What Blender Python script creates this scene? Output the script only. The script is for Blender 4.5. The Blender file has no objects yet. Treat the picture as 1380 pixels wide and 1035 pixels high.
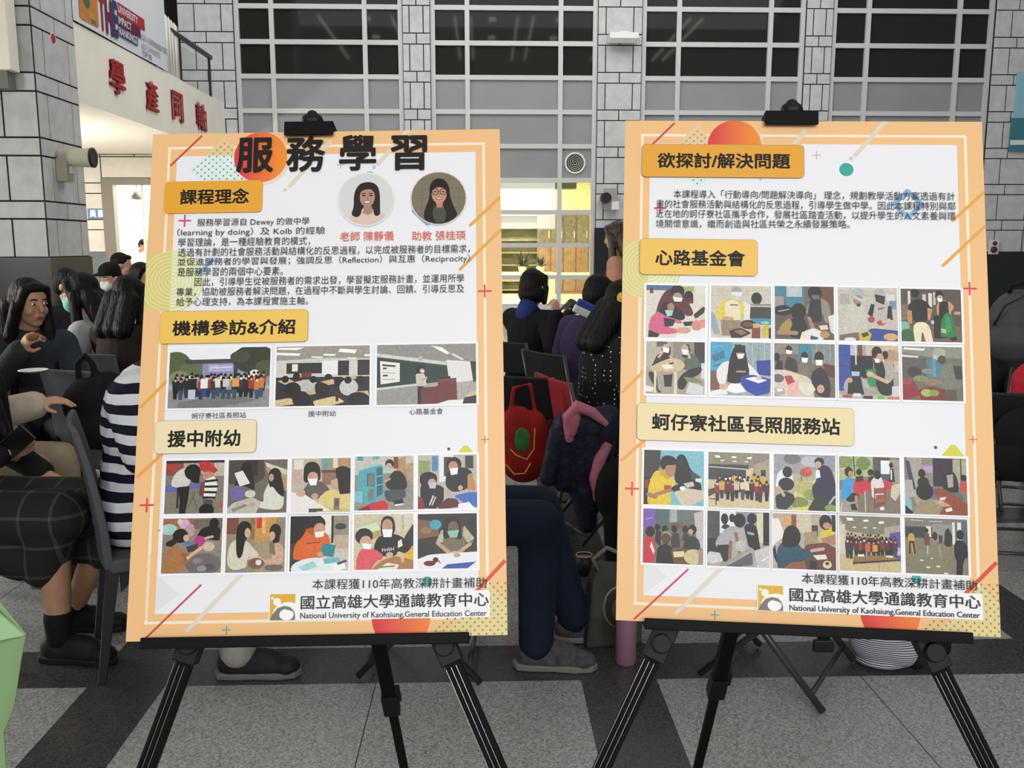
import bpy, math, random
import numpy as np
from mathutils import Vector, Matrix, Euler, noise as mnoise

S = bpy.context.scene
COL = S.collection
rnd = random.Random(7)
PI = math.pi

# ------------------------------------------------------------------ camera
# eye 1.5 m above the floor, looking along +y, 1.76 deg to the right, 8.88 deg down
F_PX, CX, CY, EYE = 1200.0, 690.0, 517.5, 1.5
YAW, PITCH = math.radians(1.76), math.atan((517.5 - 330) / 1200.0)
cam = bpy.data.cameras.new('camera')
cam.sensor_fit = 'HORIZONTAL'
cam.sensor_width = 36.0
cam.lens = 36.0 * F_PX / 1380.0
cam.clip_start, cam.clip_end = 0.05, 200
cam_o = bpy.data.objects.new('camera', cam)
COL.objects.link(cam_o)
cam_o.location = (0, 0, EYE)
cam_o.rotation_euler = (PI / 2 - PITCH, 0, -YAW)
S.camera = cam_o

# ------------------------------------------------------------------ exposure
S.view_settings.view_transform = 'Standard'
S.view_settings.look = 'None'
S.view_settings.exposure = 0.0
S.view_settings.gamma = 1.0
S.view_settings.use_curve_mapping = False
S.cycles.max_bounces = 6
S.cycles.use_denoising = True

# ------------------------------------------------------------------ world and lights
W = bpy.data.worlds.new('hall_air')
S.world = W
W.use_nodes = True
bg = W.node_tree.nodes['Background']
bg.inputs[0].default_value = (0.96, 0.98, 1.0, 1)
bg.inputs[1].default_value = 0.20


def area(name, loc, target, sx, sy, power, color=(1, 1, 1)):
    l = bpy.data.lights.new(name, 'AREA')
    l.shape = 'RECTANGLE'
    l.size, l.size_y, l.energy, l.color = sx, sy, power, color
    o = bpy.data.objects.new(name, l)
    COL.objects.link(o)
    o.location = loc
    o.rotation_euler = (Vector(target) - Vector(loc)).to_track_quat('-Z', 'Y').to_euler()
    return o


area('entrance_daylight', (0.6, -4.5, 3.6), (0, 2.2, 1.0), 5.0, 3.0, 360, (1.0, 0.99, 0.97))
area('side_entrance_daylight', (-7.5, 5.0, 2.4), (-2.4, 4.6, 0.9), 2.2, 2.2, 330, (1.0, 0.95, 0.88))
area('hall_ceiling_light', (0.8, 12.2, 8.5), (0.8, 15.5, 2.6), 14, 5, 560, (0.98, 0.99, 1.0))
area('passage_ceiling_light', (-6.9, 14.5, 3.1), (-6.9, 14.5, 0), 2.6, 4.0, 90, (1.0, 0.95, 0.86))
area('classroom_tube_light', (0.6, 21.8, 3.3), (0.6, 21.8, 0), 2.4, 1.4, 420, (1.0, 0.96, 0.82))
area('classroom_rear_light', (0.4, 25.4, 3.3), (0.4, 26.4, 0), 2.4, 0.3, 190, (1.0, 0.96, 0.82))
area('lit_room_lamp', (-6.6, 20.2, 3.15), (-6.6, 20.2, 0), 2.0, 2.0, 380, (1.0, 0.97, 0.90))
passage = bpy.data.lights.new('passage_soffit_fill', 'POINT')  # added fill light, hidden behind the pillar, brightens the passage soffit
passage.energy, passage.shadow_soft_size, passage.color = 330, 0.15, (1.0, 0.94, 0.84)
passage_o = bpy.data.objects.new('passage_soffit_fill', passage)
COL.objects.link(passage_o)
passage_o.location = (-7.4, 13.4, 1.5)

# ------------------------------------------------------------------ geometry of the view (used to take distances off the photograph)
_f = Vector((math.sin(YAW) * math.cos(PITCH), math.cos(YAW) * math.cos(PITCH), -math.sin(PITCH)))
_r = Vector((math.cos(YAW), -math.sin(YAW), 0))
_u = _r.cross(_f)


def ray(px, py):
    return _f + _r * ((px - CX) / F_PX) - _u * ((py - CY) / F_PX)


def at(px, py, y):
    d = ray(px, py)
    return Vector((0, 0, EYE)) + d * (y / d.y)


def at_x(px, py, x):
    d = ray(px, py)
    return Vector((0, 0, EYE)) + d * (x / d.x)


def at_floor(px, py, z=0.0):
    d = ray(px, py)
    return Vector((0, 0, EYE)) + d * ((z - EYE) / d.z)


# ------------------------------------------------------------------ materials
def lin(h):
    if not isinstance(h, str):
        return tuple(h[:3])
    h = h.lstrip('#')
    if len(h) == 3:
        h = ''.join(c + c for c in h)
    if len(h) == 2:
        h = h * 3
    out = []
    for i in (0, 2, 4):
        c = int(h[i:i + 2], 16) / 255.0
        out.append(c / 12.92 if c <= 0.04045 else ((c + 0.055) / 1.055) ** 2.4)
    return tuple(out)


_mats = {}


def mat(name, hexcol, rough=0.6, spec=0.4, metal=0.0, var=0.0, scale=20.0, bump=0.0, bscale=60.0, coat=0.0, emit=0.0, stretch=None):
    """plain procedural material: base colour with an optional noise variation and an optional noise bump"""
    if name in _mats:
        return _mats[name]
    m = bpy.data.materials.new(name)
    m.use_nodes = True
    nt = m.node_tree
    b = nt.nodes['Principled BSDF']
    c = lin(hexcol)
    b.inputs['Base Color'].default_value = (*c, 1)
    b.inputs['Roughness'].default_value = rough
    b.inputs['Specular IOR Level'].default_value = spec
    b.inputs['Metallic'].default_value = metal
    if coat:
        b.inputs['Coat Weight'].default_value = coat
    if emit:
        b.inputs['Emission Color'].default_value = (*c, 1)
        b.inputs['Emission Strength'].default_value = emit
    if var or bump:
        tc = nt.nodes.new('ShaderNodeTexCoord')
        src = tc.outputs['Object']
        if stretch:
            mp = nt.nodes.new('ShaderNodeMapping')
            mp.inputs['Scale'].default_value = stretch
            nt.links.new(src, mp.inputs['Vector'])
            src = mp.outputs['Vector']
    if var:
        n = nt.nodes.new('ShaderNodeTexNoise')
        n.inputs['Scale'].default_value = scale
        n.inputs['Detail'].default_value = 4
        nt.links.new(src, n.inputs['Vector'])
        r = nt.nodes.new('ShaderNodeValToRGB')
        r.color_ramp.elements[0].position = 0.3
        r.color_ramp.elements[1].position = 0.7
        r.color_ramp.elements[0].color = (*[max(0, v * (1 - var)) for v in c], 1)
        r.color_ramp.elements[1].color = (*[min(1, v * (1 + var)) for v in c], 1)
        nt.links.new(n.outputs['Fac'], r.inputs['Fac'])
        nt.links.new(r.outputs['Color'], b.inputs['Base Color'])
    if bump:
        n2 = nt.nodes.new('ShaderNodeTexNoise')
        n2.inputs['Scale'].default_value = bscale
        n2.inputs['Detail'].default_value = 3
        nt.links.new(src, n2.inputs['Vector'])
        bp = nt.nodes.new('ShaderNodeBump')
        bp.inputs['Strength'].default_value = bump
        bp.inputs['Distance'].default_value = 0.02
        nt.links.new(n2.outputs['Fac'], bp.inputs['Height'])
        nt.links.new(bp.outputs['Normal'], b.inputs['Normal'])
    _mats[name] = m
    return m


def print_mat(name, rough, var=0.0, scale=500.0, coat=0.0):
    """printed paper: ink colour comes from the mesh's own 'ink' colours"""
    if name in _mats:
        return _mats[name]
    m = bpy.data.materials.new(name)
    m.use_nodes = True
    nt = m.node_tree
    b = nt.nodes['Principled BSDF']
    b.inputs['Roughness'].default_value = rough
    b.inputs['Specular IOR Level'].default_value = 0.25
    a = nt.nodes.new('ShaderNodeAttribute')
    a.attribute_name = 'ink'
    out = a.outputs['Color']
    if var:
        tc = nt.nodes.new('ShaderNodeTexCoord')
        n = nt.nodes.new('ShaderNodeTexNoise')
        n.inputs['Scale'].default_value = scale
        n.inputs['Detail'].default_value = 5
        n.inputs['Roughness'].default_value = 0.65
        nt.links.new(tc.outputs['Object'], n.inputs['Vector'])
        mr = nt.nodes.new('ShaderNodeMapRange')
        mr.inputs[1].default_value = 0.3
        mr.inputs[2].default_value = 0.7
        mr.inputs[3].default_value = 1 - var
        mr.inputs[4].default_value = 1 + var
        nt.links.new(n.outputs['Fac'], mr.inputs[0])
        bw = nt.nodes.new('ShaderNodeRGBToBW')          # paper white prints evenly, ink is mottled
        nt.links.new(out, bw.inputs[0])
        k = nt.nodes.new('ShaderNodeMapRange')
        k.inputs[1].default_value, k.inputs[2].default_value = 0.5, 0.85
        k.inputs[3].default_value, k.inputs[4].default_value = 1.0, 0.0
        nt.links.new(bw.outputs[0], k.inputs[0])
        mxf = nt.nodes.new('ShaderNodeMix')
        nt.links.new(k.outputs[0], mxf.inputs[0])
        mxf.inputs[2].default_value = 1.0
        nt.links.new(mr.outputs[0], mxf.inputs[3])
        mx = nt.nodes.new('ShaderNodeVectorMath')
        mx.operation = 'SCALE'
        nt.links.new(out, mx.inputs[0])
        nt.links.new(mxf.outputs[0], mx.inputs['Scale'])
        out = mx.outputs[0]
    nt.links.new(out, b.inputs['Base Color'])
    _mats[name] = m
    return m


# ------------------------------------------------------------------ mesh building
class MB:
    """collects shapes, then links them as ONE mesh object"""

    def __init__(self):
        self.v, self.f, self.mi, self.cur = [], [], [], 0
        self.mats = []

    def use(self, m):
        if m not in self.mats:
            self.mats.append(m)
        self.cur = self.mats.index(m)
        return self

    def add(self, vs, fs):
        b = len(self.v)
        self.v += [tuple(p) for p in vs]
        for f in fs:
            self.f.append([b + i for i in f])
            self.mi.append(self.cur)
        return self

    def box(self, c, s, rot=None):
        hx, hy, hz = s[0] / 2, s[1] / 2, s[2] / 2
        vs = [Vector((x, y, z)) for x in (-hx, hx) for y in (-hy, hy) for z in (-hz, hz)]
        if rot is not None:
            vs = [rot @ v for v in vs]
        c = Vector(c)
        return self.add([v + c for v in vs], [(0, 1, 3, 2), (4, 6, 7, 5), (0, 4, 5, 1), (2, 3, 7, 6), (0, 2, 6, 4), (1, 5, 7, 3)])

    def box2(self, a, b):
        return self.box([(a[i] + b[i]) / 2 for i in range(3)], [abs(b[i] - a[i]) for i in range(3)])

    def bar(self, a, b, w, h, up=(0, 0, 1)):
        """rectangular bar from a to b, w across, h along the up side"""
        a, b = Vector(a), Vector(b)
        d = (b - a).normalized()
        u = Vector(up)
        x = d.cross(u)
        if x.length < 1e-5:
            x = d.cross(Vector((1, 0, 0)))
        x.normalize()
        u = x.cross(d).normalized()
        vs = []
        for p in (a, b):
            for sx, sy in ((-1, -1), (1, -1), (1, 1), (-1, 1)):
                vs.append(p + x * (sx * w / 2) + u * (sy * h / 2))
        return self.add(vs, [(3, 2, 1, 0), (4, 5, 6, 7), (0, 1, 5, 4), (1, 2, 6, 5), (2, 3, 7, 6), (3, 0, 4, 7)])

    def loft(self, rings, closed=True):
        n = len(rings[0])
        vs = [p for r in rings for p in r]
        fs = []
        for i in range(len(rings) - 1):
            for j in range(n):
                k = (j + 1) % n
                fs.append((i * n + j, i * n + k, (i + 1) * n + k, (i + 1) * n + j))
        if closed:
            fs.append(tuple(reversed(range(n))))
            fs.append(tuple(range((len(rings) - 1) * n, len(rings) * n)))
        return self.add(vs, fs)

    def cyl(self, a, b, r1, r2=None, n=16):
        r2 = r1 if r2 is None else r2
        a, b = Vector(a), Vector(b)
        d = (b - a).normalized()
        x = d.orthogonal().normalized()
        y = d.cross(x)
        ring = lambda p, r: [p + x * (r * math.cos(2 * PI * i / n)) + y * (r * math.sin(2 * PI * i / n)) for i in range(n)]
        return self.loft([ring(a, r1), ring(b, r2)])

    def tube(self, pts, r, n=10):
        pts = [Vector(p) for p in pts]
        rings, x = [], None
        for i, p in enumerate(pts):
            d = (pts[min(i + 1, len(pts) - 1)] - pts[max(i - 1, 0)]).normalized()
            if x is None:
                x = d.orthogonal().normalized()
            else:
                x = (x - d * x.dot(d)).normalized()
            y = d.cross(x)
            rr = r[i] if isinstance(r, (list, tuple)) else r
            rings.append([p + x * (rr * math.cos(2 * PI * k / n)) + y * (rr * math.sin(2 * PI * k / n)) for k in range(n)])
        return self.loft(rings)

    def capsule(self, a, b, ra, rb=None, n=14):
        rb = ra if rb is None else rb
        a, b = Vector(a), Vector(b)
        d = b - a
        d = d.normalized() if d.length > 1e-6 else Vector((0, 0, 1))
        x = d.orthogonal().normalized()
        y = d.cross(x)
        rings = []
        for t in (-80, -50, -20, 0):
            t = math.radians(t)
            rings.append((a + d * (ra * math.sin(t)), ra * math.cos(t)))
        for t in (0, 20, 50, 80):
            t = math.radians(t)
            rings.append((b + d * (rb * math.sin(t)), rb * math.cos(t)))
        return self.loft([[p + x * (r * math.cos(2 * PI * k / n)) + y * (r * math.sin(2 * PI * k / n)) for k in range(n)] for p, r in rings])

    def ell(self, c, r, rot=None, n=18, m=10):
        c = Vector(c)
        rings = []
        for i in range(m + 1):
            t = -PI / 2 + PI * (i + 0.25) / (m + 0.5)
            ring = []
            for k in range(n):
                p = Vector((r[0] * math.cos(t) * math.cos(2 * PI * k / n), r[1] * math.cos(t) * math.sin(2 * PI * k / n), r[2] * math.sin(t)))
                ring.append(c + (rot @ p if rot is not None else p))
            rings.append(ring)
        return self.loft(rings)

    def lathe(self, prof, c=(0, 0, 0), rot=None, n=24):
        c = Vector(c)
        rings = []
        for r, z in prof:
            ring = []
            for k in range(n):
                p = Vector((max(r, 1e-4) * math.cos(2 * PI * k / n), max(r, 1e-4) * math.sin(2 * PI * k / n), z))
                ring.append(c + (rot @ p if rot is not None else p))
            rings.append(ring)
        hollow = prof[0][0] > 0.002 and prof[-1][0] > 0.002
        if hollow:
            rings.append(list(rings[0]))
        return self.loft(rings, not hollow)

    def prism(self, poly, a, b, fn):
        """polygon extruded between depths a and b; fn(u, v, depth) gives the point"""
        n = len(poly)
        vs = [fn(u, v, a) for u, v in poly] + [fn(u, v, b) for u, v in poly]
        fs = [tuple(reversed(range(n))), tuple(range(n, 2 * n))] + [(i, (i + 1) % n, n + (i + 1) % n, n + i) for i in range(n)]
        return self.add(vs, fs)

    def build(self, name, m=None, parent=None, smooth=False, bevel=0.0, seg=2, remesh=0.0, relax=0, subsurf=0):
        me = bpy.data.meshes.new(name)
        me.from_pydata(self.v, [], self.f)
        for mm in (self.mats or [m]):
            me.materials.append(mm)
        if self.mats:
            me.polygons.foreach_set('material_index', self.mi)
        if smooth:
            me.polygons.foreach_set('use_smooth', [True] * len(me.polygons))
        me.update()
        o = bpy.data.objects.new(name, me)
        COL.objects.link(o)
        if parent is not None:
            o.parent = parent
        if remesh:
            md = o.modifiers.new('surface', 'REMESH')
            md.mode = 'VOXEL'
            md.voxel_size = remesh
            md.use_smooth_shade = True
        if relax:
            md = o.modifiers.new('relax', 'SMOOTH')
            md.factor = 0.5
            md.iterations = relax
        if bevel:
            md = o.modifiers.new('bevel', 'BEVEL')
            md.width = bevel
            md.segments = seg
            md.limit_method = 'ANGLE'
        if subsurf:
            md = o.modifiers.new('subsurf', 'SUBSURF')
            md.levels = md.render_levels = subsurf
        return o


def empty(name, loc=(0, 0, 0), rot=(0, 0, 0), label=None, cat=None, group=None, kind=None):
    o = bpy.data.objects.new(name, None)
    COL.objects.link(o)
    o.location = loc
    o.rotation_euler = rot
    return tag(o, label, cat, group, kind)


def tag(o, label=None, cat=None, group=None, kind=None):
    if label:
        o['label'] = label
    if cat:
        o['category'] = cat
    if group:
        o['group'] = group
    if kind:
        o['kind'] = kind
    return o


def structure(o, label=None, cat=None):
    return tag(o, label, cat, None, 'structure')


def dup(root, loc, rz, label):
    r = root.copy()
    COL.objects.link(r)
    r.location = loc
    r.rotation_euler = (0, 0, rz)
    r['label'] = label
    for ch in list(root.children):
        c = ch.copy()
        COL.objects.link(c)
        c.parent = r
        for g in list(ch.children):
            d = g.copy()
            COL.objects.link(d)
            d.parent = c
    return r


_DG = [None]


def glyphs(text, bold=0.0):
    """outline of a line of writing in em units: (verts, faces, x0, x1); each weight is a ring of shifted copies"""
    c = bpy.data.curves.new('writing', 'FONT')
    c.body = text
    c.size = 1.0
    c.resolution_u = 3
    o = bpy.data.objects.new('writing', c)
    COL.objects.link(o)
    dg = bpy.context.evaluated_depsgraph_get()
    me = bpy.data.meshes.new_from_object(o.evaluated_get(dg))
    vs = [(v.co.x, v.co.y) for v in me.vertices]
    fs = [tuple(p.vertices) for p in me.polygons]
    bpy.data.objects.remove(o)
    bpy.data.curves.remove(c)
    bpy.data.meshes.remove(me)
    V, FS = [], []
    shifts = [(0, 0)] if not bold else [(bold * math.cos(a * PI / 4), bold * math.sin(a * PI / 4)) for a in range(8)] + [(0, 0)]
    for k, (dx, dy) in enumerate(shifts):
        b = len(V)
        V += [(x + dx, y + dy, k) for x, y in vs]
        FS += [tuple(b + i for i in f) for f in fs]
    xs = [p[0] for p in V]
    ys = [p[1] for p in V]
    return V, FS, min(xs), max(xs), min(ys), max(ys)


def writing(name, m, parent, lines, fn, lift=2e-5):
    """lines: (text, (uL, vL), (uR, vR), height, bold); the writing's ink box is fitted between the two end points of its
    middle line; fn(u, v, d) maps the sheet's own millimetres and a lift to a point"""
    mb = MB()
    for text, A, B, h, bold in lines:
        V, FS, x0, x1, y0, y1 = glyphs(text, bold)
        ax, ay = A
        dx, dy = B[0] - ax, B[1] - ay
        L = math.hypot(dx, dy)
        ex, ey = dx / L, dy / L
        sx = L / (x1 - x0)
        sy = h / (y1 - y0)
        pts = []
        for x, y, k in V:
            a = (x - x0) * sx
            b = (y - (y0 + y1) / 2) * sy
            pts.append(fn(ax + ex * a + ey * b, ay + ey * a - ex * b, lift + k * 3e-6))
        mb.add(pts, FS)
    return mb.build(name, m, parent)


def clip_poly(poly, x0, y0, x1, y1):
    def side(p, inside, cross):
        out = []
        for i in range(len(p)):
            a, b = p[i - 1], p[i]
            ia, ib = inside(a), inside(b)
            if ib:
                if not ia:
                    out.append(cross(a, b))
                out.append(b)
            elif ia:
                out.append(cross(a, b))
        return out

    def cx(v):
        return lambda a, b: (v, a[1] + (b[1] - a[1]) * (v - a[0]) / (b[0] - a[0]))

    def cy(v):
        return lambda a, b: (a[0] + (b[0] - a[0]) * (v - a[1]) / (b[1] - a[1]), v)

    for ins, cr in ((lambda p: p[0] >= x0, cx(x0)), (lambda p: p[0] <= x1, cx(x1)), (lambda p: p[1] >= y0, cy(y0)), (lambda p: p[1] <= y1, cy(y1))):
        if poly:
            poly = side(poly, ins, cr)
    return poly


class Art:
    """flat printed artwork: coloured shapes in sheet millimetres, one mesh, the ink colours on the mesh"""

    def __init__(self, fn, box, base=0.0, step=8e-6):
        self.fn, self.box, self.z, self.step = fn, box, base, step
        self.v, self.f, self.c = [], [], []

    def layer(self):
        self.z += self.step
        return self

    def poly(self, pts, col, same=False):
        if not same:
            self.layer()
        pts = clip_poly([tuple(p) for p in pts], *self.box)
        if len(pts) < 3:
            return self
        # drop doubled points
        q = [p for i, p in enumerate(pts) if math.hypot(p[0] - pts[i - 1][0], p[1] - pts[i - 1][1]) > 1e-6]
        if len(q) < 3:
            return self
        b = len(self.v)
        self.v += [self.fn(u, v, self.z) for u, v in q]
        self.f.append(list(range(b, b + len(q))))
        if callable(col):
            self.c += [col(u, v) for u, v in q]
        else:
            c = lin(col)
            self.c += [c] * len(q)
        return self

    def rect(self, x0, y0, x1, y1, col, same=False):
        return self.poly([(x0, y0), (x1, y0), (x1, y1), (x0, y1)], col, same)

    def rrect(self, x0, y0, x1, y1, r, col):
        pts = []
        for cx_, cy_, a0 in ((x1 - r, y0 + r, -90), (x1 - r, y1 - r, 0), (x0 + r, y1 - r, 90), (x0 + r, y0 + r, 180)):
            for k in range(5):
                a = math.radians(a0 + k * 22.5)
                pts.append((cx_ + r * math.cos(a), cy_ + r * math.sin(a)))
        return self.poly(pts, col)

    def disc(self, cx_, cy_, rx, ry, col, n=28, same=False):
        return self.poly([(cx_ + rx * math.cos(2 * PI * k / n), cy_ + ry * math.sin(2 * PI * k / n)) for k in range(n)], col, same)

    def fan(self, cx_, cy_, r, col, n=40):
        """disc cut into strips so that a colour that changes across it prints evenly"""
        self.layer()
        pts = [(cx_ + r * math.cos(2 * PI * k / n), cy_ + r * math.sin(2 * PI * k / n)) for k in range(n)]
        k = 24
        for i in range(k):
            xa, xb = cx_ - r + 2 * r * i / k, cx_ - r + 2 * r * (i + 1) / k
            p = clip_poly(pts, xa, cy_ - r, xb, cy_ + r)
            if len(p) > 2:
                self.poly(p, col, True)
        return self

    def line(self, x0, y0, x1, y1, w, col, cap=True):
        d = math.hypot(x1 - x0, y1 - y0)
        nx, ny = -(y1 - y0) / d * w / 2, (x1 - x0) / d * w / 2
        pts = [(x0 + nx, y0 + ny), (x1 + nx, y1 + ny)]
        a = math.atan2(y1 - y0, x1 - x0)
        if cap:
            pts += [(x1 + w / 2 * math.cos(a + t), y1 + w / 2 * math.sin(a + t)) for t in (1.0, 0.5, 0, -0.5, -1.0)]
        pts += [(x1 - nx, y1 - ny), (x0 - nx, y0 - ny)]
        if cap:
            pts += [(x0 - w / 2 * math.cos(a + t), y0 - w / 2 * math.sin(a + t)) for t in (1.0, 0.5, 0, -0.5, -1.0)]
        return self.poly(pts, col)

    def plus(self, x, y, h, w, col):
        self.line(x - h, y, x + h, y, w, col)
        return self.line(x, y - h, x, y + h, w, col)

    def ring(self, cx_, cy_, r, w, col, n=36):
        self.layer()
        for k in range(n):
            a, b = 2 * PI * k / n, 2 * PI * (k + 1) / n
            self.poly([(cx_ + q * math.cos(t), cy_ + q * math.sin(t)) for q, t in ((r - w / 2, a), (r + w / 2, a), (r + w / 2, b), (r - w / 2, b))], col, True)
        return self

    def build(self, name, m, parent):
        me = bpy.data.meshes.new(name)
        me.from_pydata(self.v, [], self.f)
        at_ = me.color_attributes.new('ink', 'FLOAT_COLOR', 'POINT')
        at_.data.foreach_set('color', [x for c in self.c for x in (*c, 1.0)])
        me.materials.append(m)
        me.update()
        o = bpy.data.objects.new(name, me)
        COL.objects.link(o)
        o.parent = parent
        return o

# ================================================================== THE HALL
D = 17.6            # the facade at the back of the hall
PX = -4.87          # face of the stone pillar and of the lintel beyond it

STONE = mat('grey_cladding_stone', '#c9c9c9', 0.75, 0.25, var=0.10, scale=6)
PALE_STONE = mat('pale_cladding_stone', '#d8d3c8', 0.75, 0.25, var=0.06, scale=5)
JOINT = mat('dark_joint', '#2e2e2e', 0.9, 0.1)
BASE_STONE = mat('dark_base_stone', '#25272a', 0.35, 0.4, var=0.25, scale=40)
CREAM = mat('cream_paint', '#faf4e6', 0.7, 0.3, var=0.02, scale=3)
FRAME = mat('grey_window_frame', '#d0cfcc', 0.5, 0.4)
PANEL = mat('grey_solid_panel', '#969696', 0.6, 0.3, var=0.04, scale=2)
DARKGLASS = mat('dark_window_glass', '#2b2b28', 0.04, 0.12)
CORRIDOR = mat('unlit_corridor_tone', '#2a2723', 0.8, 0.2, var=0.25, scale=1.5, stretch=(8, 1, 0.3))  # shade of the open upper corridor put into the panel's colour


def granite(name):
    m = bpy.data.materials.new(name)
    m.use_nodes = True
    nt = m.node_tree
    N, Lk = nt.nodes, nt.links
    b = N['Principled BSDF']
    tc = N.new('ShaderNodeTexCoord')
    sp = N.new('ShaderNodeSeparateXYZ')
    Lk.new(tc.outputs['Object'], sp.inputs[0])

    def math_(op, a, bb, c=None):
        n = N.new('ShaderNodeMath')
        n.operation = op
        for i, x in enumerate((a, bb)):
            if isinstance(x, (int, float)):
                n.inputs[i].default_value = x
            else:
                Lk.new(x, n.inputs[i])
        return n.outputs[0]

    def band(coord, start, width, period):
        s = math_('ADD', coord, 200 * period - start)
        return math_('LESS_THAN', math_('MODULO', s, period), width)

    bx = band(sp.outputs['X'], 0.33, 0.265, 1.70)
    by = band(sp.outputs['Y'], 2.90, 0.28, 1.70)
    mask = math_('MAXIMUM', bx, by)
    seam = math_('MAXIMUM', band(sp.outputs['X'], 1.315 - 1.70, 0.004, 1.70), band(sp.outputs['Y'], 2.19, 0.004, 1.70))
    n1 = N.new('ShaderNodeTexNoise')
    n1.inputs['Scale'].default_value = 130
    n1.inputs['Detail'].default_value = 6
    n1.inputs['Roughness'].default_value = 0.75
    Lk.new(tc.outputs['Object'], n1.inputs['Vector'])
    v = N.new('ShaderNodeTexVoronoi')
    v.inputs['Scale'].default_value = 150
    Lk.new(tc.outputs['Object'], v.inputs['Vector'])
    add = math_('ADD', n1.outputs['Fac'], math_('MULTIPLY', v.outputs['Color'], 0.35))

    def ramp(c0, c1):
        r = N.new('ShaderNodeValToRGB')
        r.color_ramp.elements[0].position = 0.45
        r.color_ramp.elements[1].position = 0.90
        r.color_ramp.elements[0].color = (*lin(c0), 1)
        r.color_ramp.elements[1].color = (*lin(c1), 1)
        Lk.new(add, r.inputs['Fac'])
        return r.outputs['Color']

    light = ramp('#6b6c6b', '#b6b7b6')
    dark = ramp('#2f3030', '#515251')
    mx = N.new('ShaderNodeMix')
    mx.data_type = 'RGBA'
    Lk.new(mask, mx.inputs[0])
    Lk.new(light, mx.inputs[6])
    Lk.new(dark, mx.inputs[7])
    m2 = N.new('ShaderNodeMix')
    m2.data_type = 'RGBA'
    Lk.new(seam, m2.inputs[0])
    Lk.new(mx.outputs[2], m2.inputs[6])
    m2.inputs[7].default_value = (0.03, 0.03, 0.03, 1)
    Lk.new(m2.outputs[2], b.inputs['Base Color'])
    b.inputs['Roughness'].default_value = 0.24
    b.inputs['Specular IOR Level'].default_value = 0.45
    return m


fl = MB().box2((-16, -6, -0.1), (16, 30, 0))
structure(fl.build('floor', granite('granite_floor')))

# courses of the cladding: a low course of two stones, a tall course with a wide stone between two narrow ones
Z_LOW = at(700, 113, D).z - 7 * 0.685
PER, LOW = 0.685, 0.195


def stone_face(mb, fn, u0, u1, z0, z1, split=(0.25, 0.75), mats=(STONE, JOINT), gap=0.019, depth=0.008, wide=None):
    """clads the face u0..u1 by z0..z1 with raised stones; fn(u, z, out) gives the point"""
    mb.use(mats[1])
    mb.add([fn(u0, z0, 0), fn(u1, z0, 0), fn(u1, z1, 0), fn(u0, z1, 0)], [(0, 1, 2, 3)])
    mb.use(mats[0])
    z, k = Z_LOW, 0
    rows = []
    while z < z1:
        rows.append((z, z + LOW, 0))
        rows.append((z + LOW, z + PER, 1))
        z += PER
    for a, b, tall in rows:
        a, b = max(a, z0), min(b, z1)
        if b - a < 0.03:
            continue
        cuts = [0] + list(split) + [1] if tall else [0, 0.5, 1]
        if wide:
            n = max(1, round((u1 - u0) / wide))
            cuts = [i / n for i in range(n + 1)] if tall else [0] + [(i + 0.5) / n for i in range(n)] + [1]
        for i in range(len(cuts) - 1):
            p, q = u0 + (u1 - u0) * cuts[i] + gap / 2, u0 + (u1 - u0) * cuts[i + 1] - gap / 2
            aa, bb = a + gap / 2, b - gap / 2
            f = [fn(p, aa, 0), fn(q, aa, 0), fn(q, bb, 0), fn(p, bb, 0)]
            g = [fn(p + 0.002, aa + 0.002, depth), fn(q - 0.002, aa + 0.002, depth), fn(q - 0.002, bb - 0.002, depth), fn(p + 0.002, bb - 0.002, depth)]
            mb.add(f + g, [(4, 5, 6, 7), (0, 1, 5, 4), (1, 2, 6, 5), (2, 3, 7, 6), (3, 0, 4, 7)])
    return mb


def X(px):
    return at(px, 100, D).x


def Zr(py):
    return at(700, py, D).z


# pilasters of the facade
TOP = 8.2
BASE_Z = 1.36
n_trim = 1
for a, b, sp in ((246, 320, (0.30, 0.78)), (544, 581, (0.25, 0.75)), (804, 863, (0.18, 0.80)), (1080, 1116, (0.27, 0.73)), (1331, 1480, None)):
    x0, x1 = X(a), X(b)
    root = structure(empty('trim_%d' % n_trim, (0, 0, 0)))
    n_trim += 1
    mb = MB()
    fn = lambda u, z, o: (u, D - 0.12 - o, z)
    if sp:
        stone_face(mb, fn, x0, x1, BASE_Z, TOP, sp)
    else:
        stone_face(mb, fn, x0, x0 + 0.9, BASE_Z, TOP, (0.36, 0.98))
        stone_face(mb, fn, x0 + 0.9, x1, BASE_Z, TOP, (0.5, 0.8))
    mb.use(JOINT)
    mb.box2((x0, D - 0.119, BASE_Z), (x1, D + 0.3, TOP))
    mb.build('stone_cladding', None, root)
    MB().box2((x0 - 0.001, D - 0.16, 0), (x1 + 0.001, D + 0.3, BASE_Z)).build('dark_base', BASE_STONE, root)

# four window bays
rows = [Zr(y) for y in (412, 373.5, 330.5, 286, 243, 197.5, 151.5, 105.5, 59.5, 12)]
while rows[-1] < TOP - 0.5:
    rows.append(rows[-1] + 0.62)
bays = [(320, 369.5, 493.5, 544), (581, 630, 755, 804), (863, 912.5, 1034.5, 1080), (1116, 1164.5, 1285.5, 1331)]
CLEAR = bpy.data.materials.new('clear_glass')
CLEAR.use_nodes = True
_nt = CLEAR.node_tree
_nt.nodes.clear()
_o = _nt.nodes.new('ShaderNodeOutputMaterial')
_t = _nt.nodes.new('ShaderNodeBsdfTransparent')
_t.inputs[0].default_value = (0.95, 0.97, 0.96, 1)
_g = _nt.nodes.new('ShaderNodeBsdfGlossy')
_g.inputs['Roughness'].default_value = 0.02
_mx = _nt.nodes.new('ShaderNodeMixShader')
_mx.inputs[0].default_value = 0.05
_nt.links.new(_t.outputs[0], _mx.inputs[1])
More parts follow.
